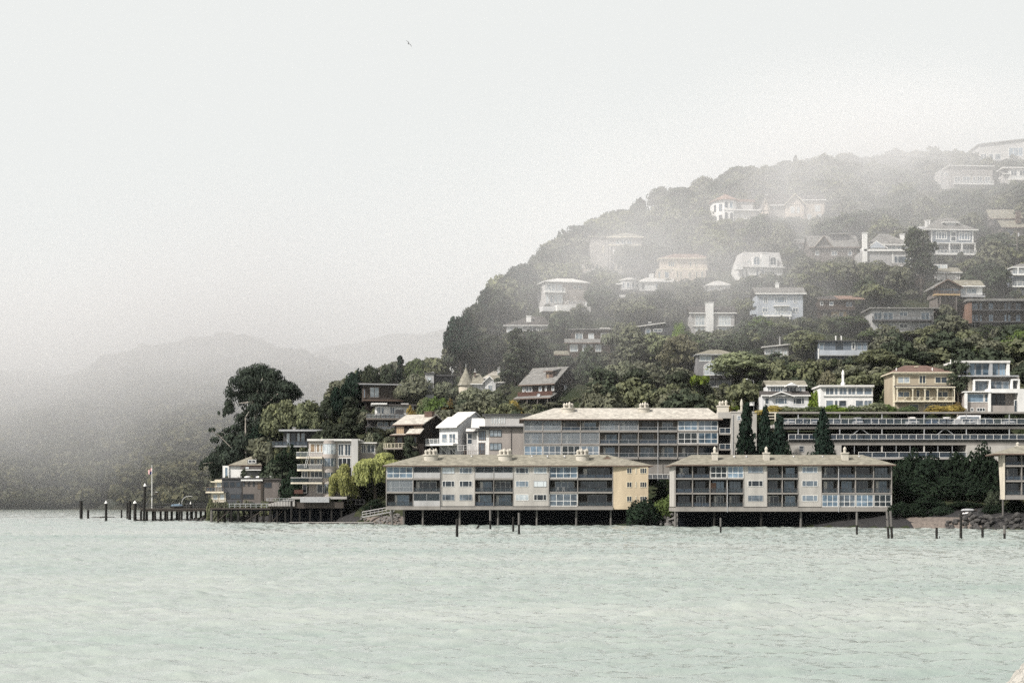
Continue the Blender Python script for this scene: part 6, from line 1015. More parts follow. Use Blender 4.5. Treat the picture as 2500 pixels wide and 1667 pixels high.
print('wood trees', [len(x) for x in acc.values()], 'under', len(und))
L['under'] = leaf('leaf_under', (.035, .045, .024), .6, .2); v = np.concatenate(und); tag(np_mesh('undergrowth', v, quads(v), L['under']), 'low scrub covering the ground between trees and houses', 'undergrowth', kind='stuff')
# ---------------------------------------------------------------- far hills across the water
def ridge(name, shore_y, rows, depth0, px0, px1, h_amp, mat, step):
    """rows: photo skyline (px, py) at distance depth0"""
    xs = np.arange((px0 - CX) * depth0 / F, (px1 - CX) * depth0 / F, step); ys = np.arange(shore_y - 30, depth0 + 260, step)
    rx = [(p - CX) * depth0 / F for p, q in rows]; rz = [CH + (HY - q) * depth0 / F for p, q in rows]
    def zf(x, y):
        top = np.interp(x, rx, rz); sh = shore_y + 40 * np.sin(x * .013) + 18 * np.sin(x * .041 + 1); t = np.clip((y - sh) / (depth0 - sh), -.2, 1.0)
        s_ = np.where(t < 0, t * 40, np.where(t < .04, t * 60, 2.4 + (top - 2.4) * (1 - (1 - t) ** 1.45)))
        return s_ + (np.sin(x * .06 + y * .03) + np.sin(x * .023 - y * .05)) * h_amp * np.clip(t * 3, 0, 1)
    return grid_mesh(name, xs, ys, zf, mat), zf, xs
m, t, b = nmat('far_ground'); n = noise(t, .02, 8, objco(t)); c = mixc(t, ramp(t, n, .35, .65), (.022, .028, .018), (.045, .042, .03)); t.links.new(c, b.inputs['Base Color']); b.inputs['Roughness'].default_value = 1; G['far_ground'] = m
o, zf1, xs1 = ridge('hills', 1060, [(-900, 930), (-300, 935), (-60, 965), (0, 960), (60, 945), (110, 938), (170, 945), (225, 958), (262, 930), (330, 892), (380, 866), (440, 860), (560, 862), (640, 868), (700, 885), (760, 905), (850, 930), (1000, 960), (1300, 1000)], 1420, -900, 1300, 2.5, m, 14); tag(o, kind='structure')
o, zf2, _ = ridge('hills', 1700, [(300, 1000), (600, 930), (720, 890), (780, 862), (850, 842), (950, 826), (1060, 812), (1200, 795), (1500, 780)], 2300, 200, 1500, 3, m, 22); tag(o, kind='structure')
FP = [(lowpoly('round', 50 + i, 240, 1.1), WID['round'], TOP['round']) for i in range(4)]; lst = []
for i in range(4200):
    Y = 996 + 410 * r.random() ** 1.7; X = r.uniform(-330, 60) * Y / 1040 * 1.12; px = CX + X * F / Y
    if px < -40 or px > 900: continue
    z = float(zf1(np.array(X), np.array(Y)))
    if z < .6: continue
    ht = r.uniform(8, 18); v, w0, t0 = FP[int(r.integers(4))]; s_ = ht * r.uniform(.9, 1.5) / w0; a = r.uniform(0, 6.28); q = v * np.array([s_, s_, ht / t0])
    lst.append(np.stack([q[:, 0] * math.cos(a) - q[:, 1] * math.sin(a) + X, q[:, 0] * math.sin(a) + q[:, 1] * math.cos(a) + Y, q[:, 2] + z - 1.2], 1))
L['far'] = leaf('leaf_far', (.090, .095, .066), 1.5, .15, (1.2, 1.05, .88), .07); v = np.concatenate(lst); tag(np_mesh('far_woods', v, quads(v), L['far']), 'foggy woodland covering the far shore across the bay', 'woods', kind='stuff')
# ---------------------------------------------------------------- shore, piles, piers
def sheet(name, x0, x1, d0, d1, mat, lift=.14, step=.8):
    xs = np.arange(x0, x1, step); ds = np.arange(d0, d1, step); XX, DD = np.meshgrid(xs, ds); YY = np.interp(XX, _sx, _sy) + DD; e = np.minimum(np.minimum(XX - x0, x1 - XX) / 4, 1); ZZ = H(XX, YY) + lift * 1 - (1 - np.clip(e, 0, 1)) * .3
    nx, ny = len(xs), len(ds); i = np.arange(nx * ny).reshape(ny, nx); f = np.stack([i[:-1, :-1].ravel(), i[:-1, 1:].ravel(), i[1:, 1:].ravel(), i[1:, :-1].ravel()], 1)
    return tag(np_mesh(name, np.stack([XX.ravel(), YY.ravel(), ZZ.ravel()], 1), f, mat, smooth=True), kind='structure')
m, t, b = nmat('pebbles'); n = noise(t, 2.2, 5, objco(t)); c = mixc(t, ramp(t, n, .35, .65), (.07, .06, .053), (.165, .138, .118)); t.links.new(c, b.inputs['Base Color']); b.inputs['Roughness'].default_value = .95; G['pebbles'] = m
sheet('beach', 73, 88, -3, 8, m); sheet('beach', -34, -20, -3, 6, m)
m, t, b = nmat('mud'); n = noise(t, 1.2, 5, objco(t)); c = mixc(t, ramp(t, n, .35, .65), (.005, .005, .006), (.016, .015, .015)); t.links.new(c, b.inputs['Base Color']); b.inputs['Roughness'].default_value = .8; G['mud'] = m
sheet('shore', -22, 108, -3, 20, m, .03, 1.0); sheet('shore', -84, -34, -3, 24, m, .05, 1.0)
plain('rock', (.13, .125, .12), .95); plain('rockdark', (.05, .048, .046), .9); plain('rockpale', (.40, .39, .355), .95)
def rock_mesh(g, rx, ry, rz, sub=1):
    import bmesh
    bm = bmesh.new(); bmesh.ops.create_icosphere(bm, subdivisions=sub, radius=1)
    pl = [(Vector(g.normal(size=3)).normalized(), g.uniform(.62, .95)) for _ in range(9)]
    for q in bm.verts:
        for n_, d in pl:
            k = q.co.dot(n_)
            if k > d: q.co -= n_ * (k - d)
        q.co = Vector((q.co.x * rx, q.co.y * ry, q.co.z * rz)) * g.uniform(.94, 1.06)
    v = [tuple(q.co) for q in bm.verts]; f = [tuple(x.index for x in p.verts) for p in bm.faces]; bm.free(); return v, f
def rocks(label, spots, n, mat, name='riprap', seed=3, smin=.3, smax=.8):
    g = np.random.default_rng(seed); m = MB()
    for i in range(n):
        x0, x1, d0, d1, zz = spots[i % len(spots)]; X = g.uniform(x0, x1); d = g.uniform(d0, d1); Y = float(np.interp(X, _sx, _sy)) + d; s = g.uniform(smin, smax); v, f = rock_mesh(g, s, s * g.uniform(.7, 1), s * g.uniform(.5, .8)); a = g.uniform(0, 6.28); z = max(float(H(X, Y)), -.2) + s * .2 + g.uniform(0, zz)
        m.add([(p[0] * math.cos(a) - p[1] * math.sin(a) + X, p[0] * math.sin(a) + p[1] * math.cos(a) + Y, p[2] + z) for p in v], f)
    o = m.build(name, G[mat]); return tag(o, label, 'rocks', kind='stuff')
rocks('pile of grey riprap boulders between the two blocks on stilts', [(27, 36, -1, 3, .5), (30, 36, 1, 5, 1.0)], 110, 'rock', seed=3); rocks('dark riprap boulders at the foot of the cream sided block', [(80, 106, -2, 3, .5), (83, 106, 0, 6, 1.0)], 300, 'rockdark', seed=4)
rocks('scattered tan stones under the corner of the left block', [(-35, -20, -2, 4, .3), (-30, -21, 0, 7, .5)], 120, 'rock', seed=5, smax=.6); rocks('dark wet rocks under the old pier', [(-95, -80, -6, 2, .3), (-82, -55, -3, 4, .3)], 120, 'rockdark', seed=6)
g = np.random.default_rng(8); m = MB()
for i in range(14):
    v, f = rock_mesh(g, 1.1, .8, .35); dx = g.uniform(-3.4, 3.4); m.add([(p[0] + dx, p[1] + g.uniform(-.05, .05), p[2] + .25 * (1 - abs(dx) / 4)) for p in v], f)
o = m.build('rock_mound', G['rockdark']); Yq = F * CH / (1264 - HY); o.location = ((254 - CX) * Yq / F, Yq, 0); tag(o, 'low black rock mound breaking the water beside a white capped pile', 'rock')
# a few things on the balconies
def chair(label, px, py, Y, mt='trim', group=None):
    o = empty('balcony_chair', wp(px, py, Y), label, 'chair', group); m = MB(); m.box(-.25, -.25, .4, .25, .25, .46); m.build('seat', G[mt], o); m = MB(); m.box(-.25, .2, .47, .25, .26, .95); m.build('backrest', G[mt], o)
    for x in (-.21, .21):
        for y in (-.21, .21): m = MB(); m.box(x - .03, y - .03, 0, x + .03, y + .03, .397); m.build('leg', G[mt], o)
for px, py, Y, mt, lb in ((1660, 1166, 318, 'trim', 'white chair at the railing of the top corner balcony, right block on stilts'), (1668, 1166, 318.4, 'trim', 'second white chair, further in on the top corner balcony'), (1362, 1199.6, 341, 'trim', 'white chair on the middle balcony beside the white glazed bays'), (1376, 1199.6, 341.2, 'trim', 'other white chair on the middle balcony beside the white glazed bays'), (1432, 1050.2, 367, 'darktrim', 'dark lounge chair on the top balcony of the pale roofed block'), (1445, 1050.2, 367, 'darktrim', 'second dark lounge chair on the top balcony of the pale roofed block'), (2015, 1166, 318, 'trim', 'white chair on the top balcony next to the last wall panel'), (1462, 1199.6, 341, 'darktrim', 'dark chair on the balcony beside the apricot end wall')): chair(lb, px, py, Y, mt)
m = MB(); m.box(-.55, 0, 0, .55, .05, 1.9); o = m.build('folding_screen', G['orange']); o.location = wp(1741, 1202, 318.2); tag(o, 'orange brown folding screen on a middle balcony of the right block', 'screen')
# boulder in front of the camera and the bank it lies on
m = MB(); 
bank = grid_mesh('shore_bank', np.arange(-12, 16, .8), np.arange(3, 23, .8), lambda x, y: np.minimum(2.92, 2.92 - (y - 13.9) * .42) + .08 * np.sin(x * 2.1 + y) , G['rock']); tag(bank, kind='structure')
g = np.random.default_rng(31); v, f = rock_mesh(g, .29, .29, .40, 4); dn = [(p[0], p[1], p[2]) for p in v]; o = mesh_from('boulder', dn, f, G['rockpale']); o.location = (4.33, 13.6, 3.27); tag(o, 'pale cream boulder at the near shore in the corner of the frame', 'boulder')
t = G['rockpale'].node_tree; b_ = t.nodes['Principled BSDF']; bp = t.nodes.new('ShaderNodeBump'); bp.inputs['Distance'].default_value = .12; t.links.new(noise(t, 6, 8, objco(t)), bp.inputs['Height']); t.links.new(bp.outputs[0], b_.inputs['Normal'])
def pile(px, yt, yw, wpx, label, cap=False, lean=0, mat='wetpile', group=None, name='piling', pale=False):
    Y = F * CH / (yw - HY); k = Y / F; h = (yw - yt) * k; r_ = wpx * k / 2; o = empty(name, ((px - CX) * k, Y, 0), label, 'piling', group); m = MB(); s = lean * k; g = random.Random(px)
    zs = [-1.5, .0, h * .35, h * .7, h - (.5 if cap else 0)]
    for i in range(4): m.tube((s * zs[i] / h, 0, zs[i]), (s * zs[i + 1] / h, 0, zs[i + 1]), r_ * g.uniform(.93, 1.06), r_ * g.uniform(.9, 1.0), 9, i == 3)
    m.build('post', G[mat], o)
    if pale: m = MB(); m.tube((s * .45, 0, h * .45), (s, 0, h + .02), r_ * 1.04, r_ * 1.0, 9); m.build('weathered_top', G['palepile'], o)
    if cap: m = MB(); m.lathe([(r_ * 1.15, 0), (r_ * 1.2, .12), (r_ * .2, .75), (0, .8)], 10, (s, 0, h - .5)); m.build('cone_cap', G['trim'], o)
    return o
for a in ((198, 1222, 1266, 8, 'outermost broad dark pile of the old pier, standing alone'), (215, 1244, 1266, 6, 'short grey stump beside the outermost broad pile'), (296.6, 1244, 1266, 4, 'short thin stump before the far shore rocks'), (310.5, 1227, 1267, 4.5, 'thin dark pile left of the grey pile group'), (316.5, 1222, 1269, 7.5, 'broad grey pile near the end of the pier'),
          (711.6, 1222, 1278, 5.5, 'tall thin dark pile before the curved beige house'), (906, 1235, 1278, 4.5, 'slim dark pile at the foot of the gangway'), (1115.7, 1266, 1313.5, 7, 'nearest short fat pile out in the open water'), (1253, 1261, 1298, 5.5, 'shorter of the twin piles before the left block'), (2286.7, 1287, 1317, 6.5, 'short dark pile in front of the pebble beach'), (2398.8, 1287, 1317.6, 6.5, 'short thick pile before the dark riprap')): pile(*a)
pile(1197, 1243, 1293, 5, 'tall thin weathered pile touching the left block on stilts', pale=True); pile(1267, 1251.5, 1304, 5.5, 'taller of the twin piles before the left block', pale=True); pile(1759.4, 1264, 1301, 4.5, 'single short pile before the middle of the right block', pale=True); pile(2092, 1250, 1307, 5.5, 'tall pile left of the leaning pair at the right block', pale=True); pile(2169.5, 1249, 1315, 6, 'inner pile of the leaning pair at the corner of the right block', pale=True, lean=-4); pile(2178, 1247, 1315, 6, 'outer pile of the leaning pair at the corner of the right block', pale=True, lean=-4); pile(2346, 1251, 1317, 7, 'tallest dark pile before the boat rack'); pile(2452.6, 1282, 1318, 6, 'pile with a pale head before the dark riprap', pale=True)
pile(2294, 1308, 1317, 2, 'tiny stub beside the short pile at the beach'); pile(1163, 1282, 1291, 5, 'broken slanting stump before the left block', lean=7); pile(259, 1224, 1272, 6.5, 'white capped pile beside the black rock mound', True); pile(329.5, 1224, 1271, 8, 'white capped pile at the seaward end of the pier', True); pile(351, 1182, 1273, 6.5, 'tallest white capped pile carrying the boom', True, lean=3); pile(437.7, 1229, 1270, 5, 'white capped pile in the middle of the floating dock', True); pile(465.6, 1226, 1269, 4, 'white capped pile near the pier house deck', True)
# old pier on piles
o = empty('pier', wp(440, 1270, 428), 'old dark timber pier on stout piles reaching out from the pier house', 'pier'); k = 428 / F
def X_(x): return (x - 440) * k
def Z_(y): return (1270 - y) * k
m = MB(); m.box(X_(344), -1.5, Z_(1244), X_(700), 4, Z_(1240.5)); m.build('deck', G['timber'], o); m = MB(); m.box(X_(346), -1.35, Z_(1247.5), X_(700), -1.1, Z_(1244.2)); m.build('beam', G['timber'], o)
for i, x in enumerate((346, 358, 371, 380, 392, 402, 410, 419, 455, 480, 490, 430, 445, 468, 500, 512, 535, 560, 585, 610, 640, 668)):
    m = MB(); m.tube((X_(x), -.9 + (i % 3), -1.5), (X_(x), -.9 + (i % 3), Z_(1247)), .42 if i % 2 else .3, .3, 8); m.build('pile', G['wetpile'], o)
m = MB(); 
for x in range(362, 520, 16): m.box(X_(x) - .05, -1.4, Z_(1240.4), X_(x) + .05, -1.3, Z_(1229))
m.box(X_(360), -1.42, Z_(1229.6), X_(522), -1.3, Z_(1228.4)); m.box(X_(360), -1.4, Z_(1235.5), X_(522), -1.32, Z_(1234.7)); m.build('railing', G['darktrim'], o)
m = MB()
for x in range(575, 661, 12): m.box(X_(x) - .06, -1.4, Z_(1240.4), X_(x) + .06, -1.28, Z_(1230))
m.box(X_(574), -1.42, Z_(1231), X_(662), -1.28, Z_(1229.4)); m.box(X_(574), -1.4, Z_(1237), X_(662), -1.3, Z_(1236)); m.build('railing', G['greytrim'], o)
m = MB()
for i in range(5): m.box(X_(452 + i * 3), 1, Z_(1266 - i * 5), X_(458 + i * 3), 2.5, Z_(1265 - i * 5))
m.tube((X_(452), 1, Z_(1268)), (X_(470), 1, Z_(1240)), .07); m.tube((X_(458), 1, Z_(1268)), (X_(476), 1, Z_(1240)), .07); m.build('steps', G['greytrim'], o)
o = empty('walkway', wp(610, 1276, 389), 'dark timber walkway on many piles running from the old pier to the curved beige house', 'walkway'); k = 389 / F
def xk(x): return (x - 610) * k
def zk(y): return (1276 - y) * k
m = MB(); m.box(xk(512), 0, zk(1243), xk(704), 9, zk(1239.5)); m.build('deck', G['timber'], o); m = MB(); m.box(xk(514), .1, zk(1246.5), xk(702), .35, zk(1243.2)); m.box(xk(514), 4, zk(1246.5), xk(702), 4.3, zk(1243.2)); m.build('beam', G['black'], o)
for i, x in enumerate(range(516, 702, 12)):
    m = MB(); m.tube((xk(x), .3 + (i % 4) * 2.0, -1.5), (xk(x) + .1 * (i % 3), .3 + (i % 4) * 2.0, zk(1243.2)), .3 if i % 3 else .42, .26, 7); m.build('pile', G['wetpile' if i % 5 else 'palepile'], o)
m = MB()
for x in range(560, 665, 13): m.box(xk(x) - .06, .05, zk(1239.4), xk(x) + .06, .17, zk(1229))
m.box(xk(558), .04, zk(1230), xk(664), .18, zk(1228.6)); m.box(xk(558), .05, zk(1235), xk(664), .15, zk(1234.2)); m.build('railing', G['greytrim'], o)
m = MB()
for a_, c_ in ((530, 560), (600, 640), (665, 690)): m.tube((xk(a_), .2, zk(1272)), (xk(c_), .2, zk(1246)), .12, .12, 5)
m.build('brace', G['timber'], o)
def dock(label, x0, x1, yw, dep):
    Y = F * CH / (yw - HY); k = Y / F; o = empty('floating_dock', ((x0 + x1) / 2 * k - CX * k, Y, 0), label, 'dock'); w2 = (x1 - x0) / 2 * k; m = MB(); m.box(-w2, 0, .32, w2, dep, .5); m.build('deck', G['concrete'], o); m = MB(); x = -w2
    while x < w2 - 2: m.box(x, .1, -.3, x + 2.6, dep - .1, .318); x += 4.2
    m.build('float', G['black'], o); return o
dock('long low floating dock below the old pier', 332, 592, 1271, 2.2); dock('dark floating dock reaching toward the gangway before the curved house', 706, 912, 1279.5, 2.2)
o = empty('gangway', wp(922, 1270, 366), 'sloping grey gangway with railings from the left block down to the floating dock', 'gangway'); k = 366 / F; m = MB(); a, c = Vector(((884 - 922) * k, 0, .6)), Vector(((962 - 922) * k, 0, (1270 - 1249) * k)); m.prism([a, c, c + Vector((0, 0, .25)), a + Vector((0, 0, .25))], (0, 1.5, 0)); m.build('ramp', G['greystucco'], o); m = MB()
for y in (0, 1.5):
    for i in range(9): p = a.lerp(c, i / 8) + Vector((0, y, .2)); m.tube(p, p + Vector((0, 0, 1.1)), .04, .04, 5)
    m.tube(a + Vector((0, y, 1.3)), c + Vector((0, y, 1.3)), .06, .06, 5); m.tube(a + Vector((0, y, .75)), c + Vector((0, y, .75)), .04, .04, 5)
m.build('railing', G['metal'], o)
# flagpole with its flag, boom, lamp, covered boat
o = empty('flagpole', wp(371, 1241, 428), 'tall white flagpole standing on the old pier', 'flagpole'); k = 428 / F; m = MB(); m.tube((0, 0, 0), (0, 0, (1241 - 1134) * k), .13, .07, 8); m.build('pole', G['trim'], o); m = MB(); m.lathe([(.12, 0), (.14, .15), (0, .4)], 8, (0, 0, (1241 - 1134) * k)); m.build('finial', G['darktrim'], o)
plain('flagred', (.45, .04, .05), .8); plain('flagblue', (.03, .05, .16), .8); plain('flagwhite', (.8, .8, .8), .8)
m = MB(); n = 13; top = (1241 - 1142) * k
for j in range(n):
    for i in range(8):
        def fp(u, q): return (-.1 - u * 1.25 - q * .15 * math.sin(u * 3), .22 * math.sin(u * 7 + q), top - q * 2.35 - u * (.9 - .9 * q) + .12 * math.sin(u * 9))
        u0, u1, q0, q1 = i / 8, (i + 1) / 8, j / n, (j + 1) / n; m.add([fp(u0, q0), fp(u1, q0), fp(u1, q1), fp(u0, q1)], [(0, 1, 2, 3)], 2 if (j >= 7 and i < 4) else (0 if j % 2 == 0 else 1))
o = m.build('flag', [G['flagred'], G['flagwhite'], G['flagblue']], None); o.scale = (.72, .72, .72); o.location = wp(371, 1241, 428) + Vector((0, 0, top * .28)); tag(o, 'striped red and white national flag hanging limply from the flagpole', 'flag')
o = MB(); k = 417 / F; o.tube((0, 0, 0), (31 * k, 0, 46 * k), .14, .1, 6); o.tube((0, 0, .3), (31 * k, .05, 46 * k + .02), .03, .03, 4); o = o.build('boat_hoist_boom', G['darktrim']); o.location = wp(352, 1239, 417); tag(o, 'dark slanting boom leaning off the tallest white capped pile', 'boom')
o = empty('bird_house', wp(382, 1241, 430), 'dark nest box on a thin pole behind the flagpole', 'nest box'); k = 430 / F; m = MB(); m.tube((0, 0, 0), (0, 0, 33 * k), .05); m.build('pole', G['darktrim'], o); m = MB(); m.box(-.28, -.28, 33 * k, .28, .28, 40 * k); m.build('box', G['timber'], o); m = MB(); m.box(-.36, -.36, 40 * k + .003, .36, .36, 40 * k + .12); m.build('lid', G['trim'], o)
def hull(L_, W_, D_, n=14, mi=0, flip=False):
    m = MB(); rings = []
    for i in range(n + 1):
        t = i / n; x = (t - .5) * L_; w_ = W_ / 2 * math.sqrt(max(.0, 1 - abs(2 * t - 1) ** 2.3)) + .01; rings.append([(x, w_ * math.cos(q), -D_ * math.sin(q) * (math.sqrt(max(.02, 1 - abs(2 * t - 1) ** 3)))) for q in np.linspace(0, math.pi, 9)])
    v = sum(rings, []); f = [(i * 9 + j, i * 9 + j + 1, (i + 1) * 9 + j + 1, (i + 1) * 9 + j) for i in range(n) for j in range(8)] + [(i * 9, (i + 1) * 9, (i + 1) * 9 + 8, i * 9 + 8) for i in range(n)]
    if flip: v = [(x, y, -z) for x, y, z in v]
    m.add(v, f); return m
o = empty('covered_boat', wp(432, 1241, 430), 'small boat under a blue grey tarpaulin on the old pier', 'boat'); m = hull(3.2, 1.4, .6); h_ = m.build('hull', G['darktrim'], o); h_.location = (0, 0, .65); m = hull(3.3, 1.5, .55, flip=True); h_ = m.build('tarpaulin', G['tarp'], o); h_.location = (0, 0, .655); m = MB(); m.box(-.9, -.4, 0, -.75, .4, .3); m.box(.75, -.4, 0, .9, .4, .3); m.build('cradle', G['timber'], o)
o = MB(); k = 430 / F
for i in range(8): a0, a1 = R(180 - i * 14), R(180 - (i + 1) * 14); o.tube((2 + 2 * math.cos(a0), 0, 1.6 + 1.7 * math.sin(a0)), (2 + 2 * math.cos(a1), 0, 1.6 + 1.7 * math.sin(a1)), .05, .05, 5)
o.tube((0, 0, 0), (0, 0, 1.6), .05); o = o.build('davit', G['trim']); o.location = wp(444, 1241, 430); tag(o, 'thin white curved davit arm beside the covered boat', 'davit')
# boats on the beach rack
Yb = 306; k = Yb / F
rk = empty('boat_rack', wp(2368, 1262, Yb), 'dark timber rack on the pebble beach holding small upturned boats', 'rack'); m = MB()
for x in (-1.1, 1.1): m.box(x - .07, -.3, -.4, x + .07, .4, 1.55)
m.build('post', G['timber'], rk); m = MB(); m.box(-1.3, -.35, .55, 1.3, .45, .65); m.box(-1.3, -.35, 1.28, 1.3, .45, 1.36); m.build('shelf', G['timber'], rk)
for (px, py, mt, lb, ln) in ((2363, 1244, 'greytrim', 'upper pale grey kayak lying upside down on the beach rack', 2.7), (2367, 1252, 'paint_white', 'lower white dinghy lying upside down on the beach rack', 2.8), (2364, 1258.5, 'rust', 'lowest rust orange canoe lying on the beach rack', 2.0)):
    if mt == 'rust': plain('rustpaint', (.40, .17, .09), .6); mt = 'rustpaint'
    m = hull(ln, .8, .38, flip=True); o = m.build('small_boat', G[mt]); o.location = wp(px, py + 2, Yb) + Vector((0, -.05, 0)); tag(o, lb, 'boat', 'boats on the beach rack')
# ---------------------------------------------------------------- cars
def make_car(name, label, col, suv=False):
    o = empty(name, (0, 0, 0), label, 'car', 'cars parked on the hill and in the parking structure'); H_ = 1.75 if suv else 1.45; w2 = .92
    m = MB(); pr = [(-2.2, .35), (-2.25, .72), (-2.1, .86), (-1.1, .98), (2.0, 1.0), (2.22, .8), (2.2, .35)]; rows = [(-w2, .94), (-w2 * .97, 1.0), (w2 * .97, 1.0), (w2, .94)]
    v = [(x, y, .35 + (z - .35) * s) for x, s in rows for y, z in pr]; n = len(pr); f = [(j * n + i, j * n + (i + 1) % n, (j + 1) * n + (i + 1) % n, (j + 1) * n + i) for j in range(3) for i in range(n)] + [tuple(range(n)), tuple(range(3 * n, 4 * n))[::-1]]; m.add(v, f); m.build('body', G[col], o)
    m = MB(); b0 = [(-.84, -1.15), (.84, -1.15), (.84, 1.9 if suv else 1.6), (-.84, 1.9 if suv else 1.6)]; t0 = [(-.66, -.35), (.66, -.35), (.66, 1.65 if suv else 1.0), (-.66, 1.65 if suv else 1.0)]; m.add([(x, y, .97) for x, y in b0] + [(x, y, H_ - .06) for x, y in t0], [(0, 1, 5, 4), (1, 2, 6, 5), (2, 3, 7, 6), (3, 0, 4, 7), (4, 5, 6, 7)]); m.build('window', G['glassdark'], o)
    m = MB(); m.prism([(x * 1.04, y * 1.03, H_ - .055) for x, y in t0], (0, 0, .06)); m.build('roof', G[col], o)
    for x in (-.86, .86):
        for y in (-1.35, 1.35):
            q = MB(); q.tube((x - .1, y, .33), (x + .1, y, .33), .33, .33, 14); q.build('wheel', G['rubber'], o)
        q = MB(); q.box(x * .8 - .17, -2.27, .66, x * .8 + .17, -2.2, .8); q.build('headlight', G['lampglass'], o)
    m = MB(); m.box(-.8, -2.29, .42, .8, -2.21, .6); m.build('bumper', G['darktrim'], o); return o
def car_at(src, label, col, X, Y, z, yaw=0, first=False):
    o = src if first else copy_tree(src); o.location = (X, Y, z); o.rotation_euler = (0, 0, R(yaw)); o['label'] = label
    for c in o.children:
        if c.name.split('.')[0] in ('body', 'roof'): c.material_slots[0].link = 'OBJECT'; c.material_slots[0].material = G[col]
    return o
sedan = make_car('parked_car', '', 'paint_white'); suv = make_car('parked_suv', '', 'paint_black', True); zu = CH + (HY - 1035.5) * 345 / F + .02; zl = CH + (HY - 1072.8) * 345 / F + .02; fs = {1, 2}
first = {'s': True, 'u': True}
for px, Yc, z, ty, col, lb in ((1928, 352, zu, 's', 'paint_white', 'white car nearest the row of three cypresses on the upper parking deck'), (1958, 352, zu, 'u', 'paint_black', 'black car beside the white one near the single cypress on the upper deck'), (1990, 352, zu, 's', 'paint_white', 'white car half hidden by the single cypress on the upper deck'), (2036, 352, zu, 's', 'paint_grey', 'grey car just right of the single cypress on the upper deck'), (2094, 352, zu, 'u', 'paint_white', 'white tall car under the cottage side of the upper deck'),
    (2133, 352, zu, 'u', 'paint_black', 'black tall car beside a white tall car on the upper deck'), (2227, 352, zu, 's', 'paint_white', 'lone white car left of the pale entrance post on the upper deck'), (2276, 353, zu, 's', 'paint_blue', 'blue car right of the pale entrance post on the upper deck'), (2306, 353, zu, 's', 'paint_grey', 'grey car in the middle of the entrance bay on the upper deck'), (2363, 353, zu, 's', 'paint_white', 'white car in front of the long white van'), (2412, 352, zu, 'u', 'paint_black', 'black tall car right of the long white van'), (2462, 352, zu, 's', 'paint_white', 'white car nearest the frame edge on the upper deck'),
    (2239, 352, zl, 's', 'paint_red', 'dark red car in the shade of the lower parking deck'), (2377, 352, zl, 's', 'paint_white', 'white car in the shade of the lower parking deck'), (2420, 352, zl, 's', 'paint_blue', 'blue car beside the white one on the lower deck')):
    car_at(sedan if ty == 's' else suv, lb, col, (px - CX) * Yc / F, Yc, z, random.Random(px).uniform(-4, 4), first[ty]); first[ty] = False
for px, py, lb in ((1786, 596, 'white car parked on the foggy road below the octagonal villa'), (1811, 593, 'second white car on the foggy road, nearer the octagonal villa')): Yc = hit(px, py + 6); car_at(sedan, lb, 'paint_white', (px - CX) * Yc / F, Yc, CH + (HY - py - 6) * Yc / F + .3, 75)
Yc = hit(2390, 676); car_at(suv, 'white car parked beside the garage under the Victorian house', 'paint_white', (2390 - CX) * Yc / F, Yc, CH + (HY - 676) * Yc / F + .3, 80); car_at(suv, 'white topped car on the dark parking platform right of the garage', 'paint_white', (2436 - CX) * 455 / F, 455, CH + (HY - 668) * 455 / F, 5)
pt = empty('parking_platform', wp(2440, 669, 455), 'dark timber car platform on posts beside the blue grey balcony house', 'platform'); m = MB(); k = 455 / F; m.box(-28 * k, -3, -.35, 30 * k, 6, -.02); m.build('deck', G['timber'], pt)
for x in (-24, 0, 24): m = MB(); m.tube((x * k, -2.6, -.35), (x * k, -1.2, -7), .16, .16, 6); m.build('post', G['weathered'], pt)
vn = empty('delivery_van', ((2362 - CX) * 357 / F, 357, zu), 'long white van parked sideways at the back of the upper deck', 'van'); m = MB(); m.prism([(-2.9, 0, .4), (2.9, 0, .4), (2.9, 0, 2.55), (-1.7, 0, 2.55), (-2.5, 0, 1.5), (-2.9, 0, 1.35)], (0, 1.9, 0)); m.build('body', G['paint_white'], vn); m = MB(); m.box(-1.6, -.02, 1.5, 2.6, -.004, 2.2); m.build('window', G['glass'], vn)
for x in (-1.8, 1.8): m = MB(); m.tube((x, -.03, .38), (x, .22, .38), .38, .38, 14); m.build('wheel', G['rubber'], vn)
# ---------------------------------------------------------------- street lamps, poles, wires, bird
def lamp(px, yb, yt, Y, label, arm=-1.6, name='street_lamp'):
    o = empty(name, wp(px, yb, Y), label, 'street lamp'); h = (yb - yt) * Y / F; m = MB(); m.tube((0, 0, -1), (0, 0, h), .11, .07, 7); m.build('pole', G['metal'], o); m = MB(); m.tube((0, 0, h - .2), (arm, 0, h + .25), .05, .04, 5); m.build('arm', G['metal'], o); m = MB(); m.lathe([(0, .12), (.28, .05), (.3, -.06), (0, -.1)], 10, (arm, 0, h + .25)); m.build('lamp_head', G['lampglass'], o); return o
lamp(1840, 992, 928, 386, 'street lamp left of the white cottage with a pale meter box'); lamp(1688, 1000, 968, 386, 'short lamp post with a white sign above the pale roofed block', .3)
m = MB(); m.box(-.55, -.1, 0, .55, .3, .9); o = m.build('utility_box', G['trim']); o.location = wp(1836, 990, 384); tag(o, 'white utility box at the foot of the street lamp', 'utility box')
o = empty('utility_pole', wp(2483, 648, 452), 'tall wooden utility pole with a transformer at the frame edge', 'utility pole'); k = 452 / F; m = MB(); m.tube((0, 0, -3), (0, 0, 86 * k), .16, .11, 8); m.build('pole', G['weathered'], o); m = MB(); m.box(-1.0, -.08, 80 * k, 1.0, .08, 82 * k); m.build('crossarm', G['weathered'], o); m = MB(); m.tube((.35, -.2, 70 * k), (.35, -.2, 79 * k), .26, .26, 10); m.build('transformer', G['metal'], o); m = MB(); m.tube((0, 0, 50 * k), (-1.3, 0, 51 * k), .04); m.lathe([(0, .1), (.25, 0), (0, -.1)], 8, (-1.3, 0, 51 * k)); m.build('lamp', G['lampglass'], o)
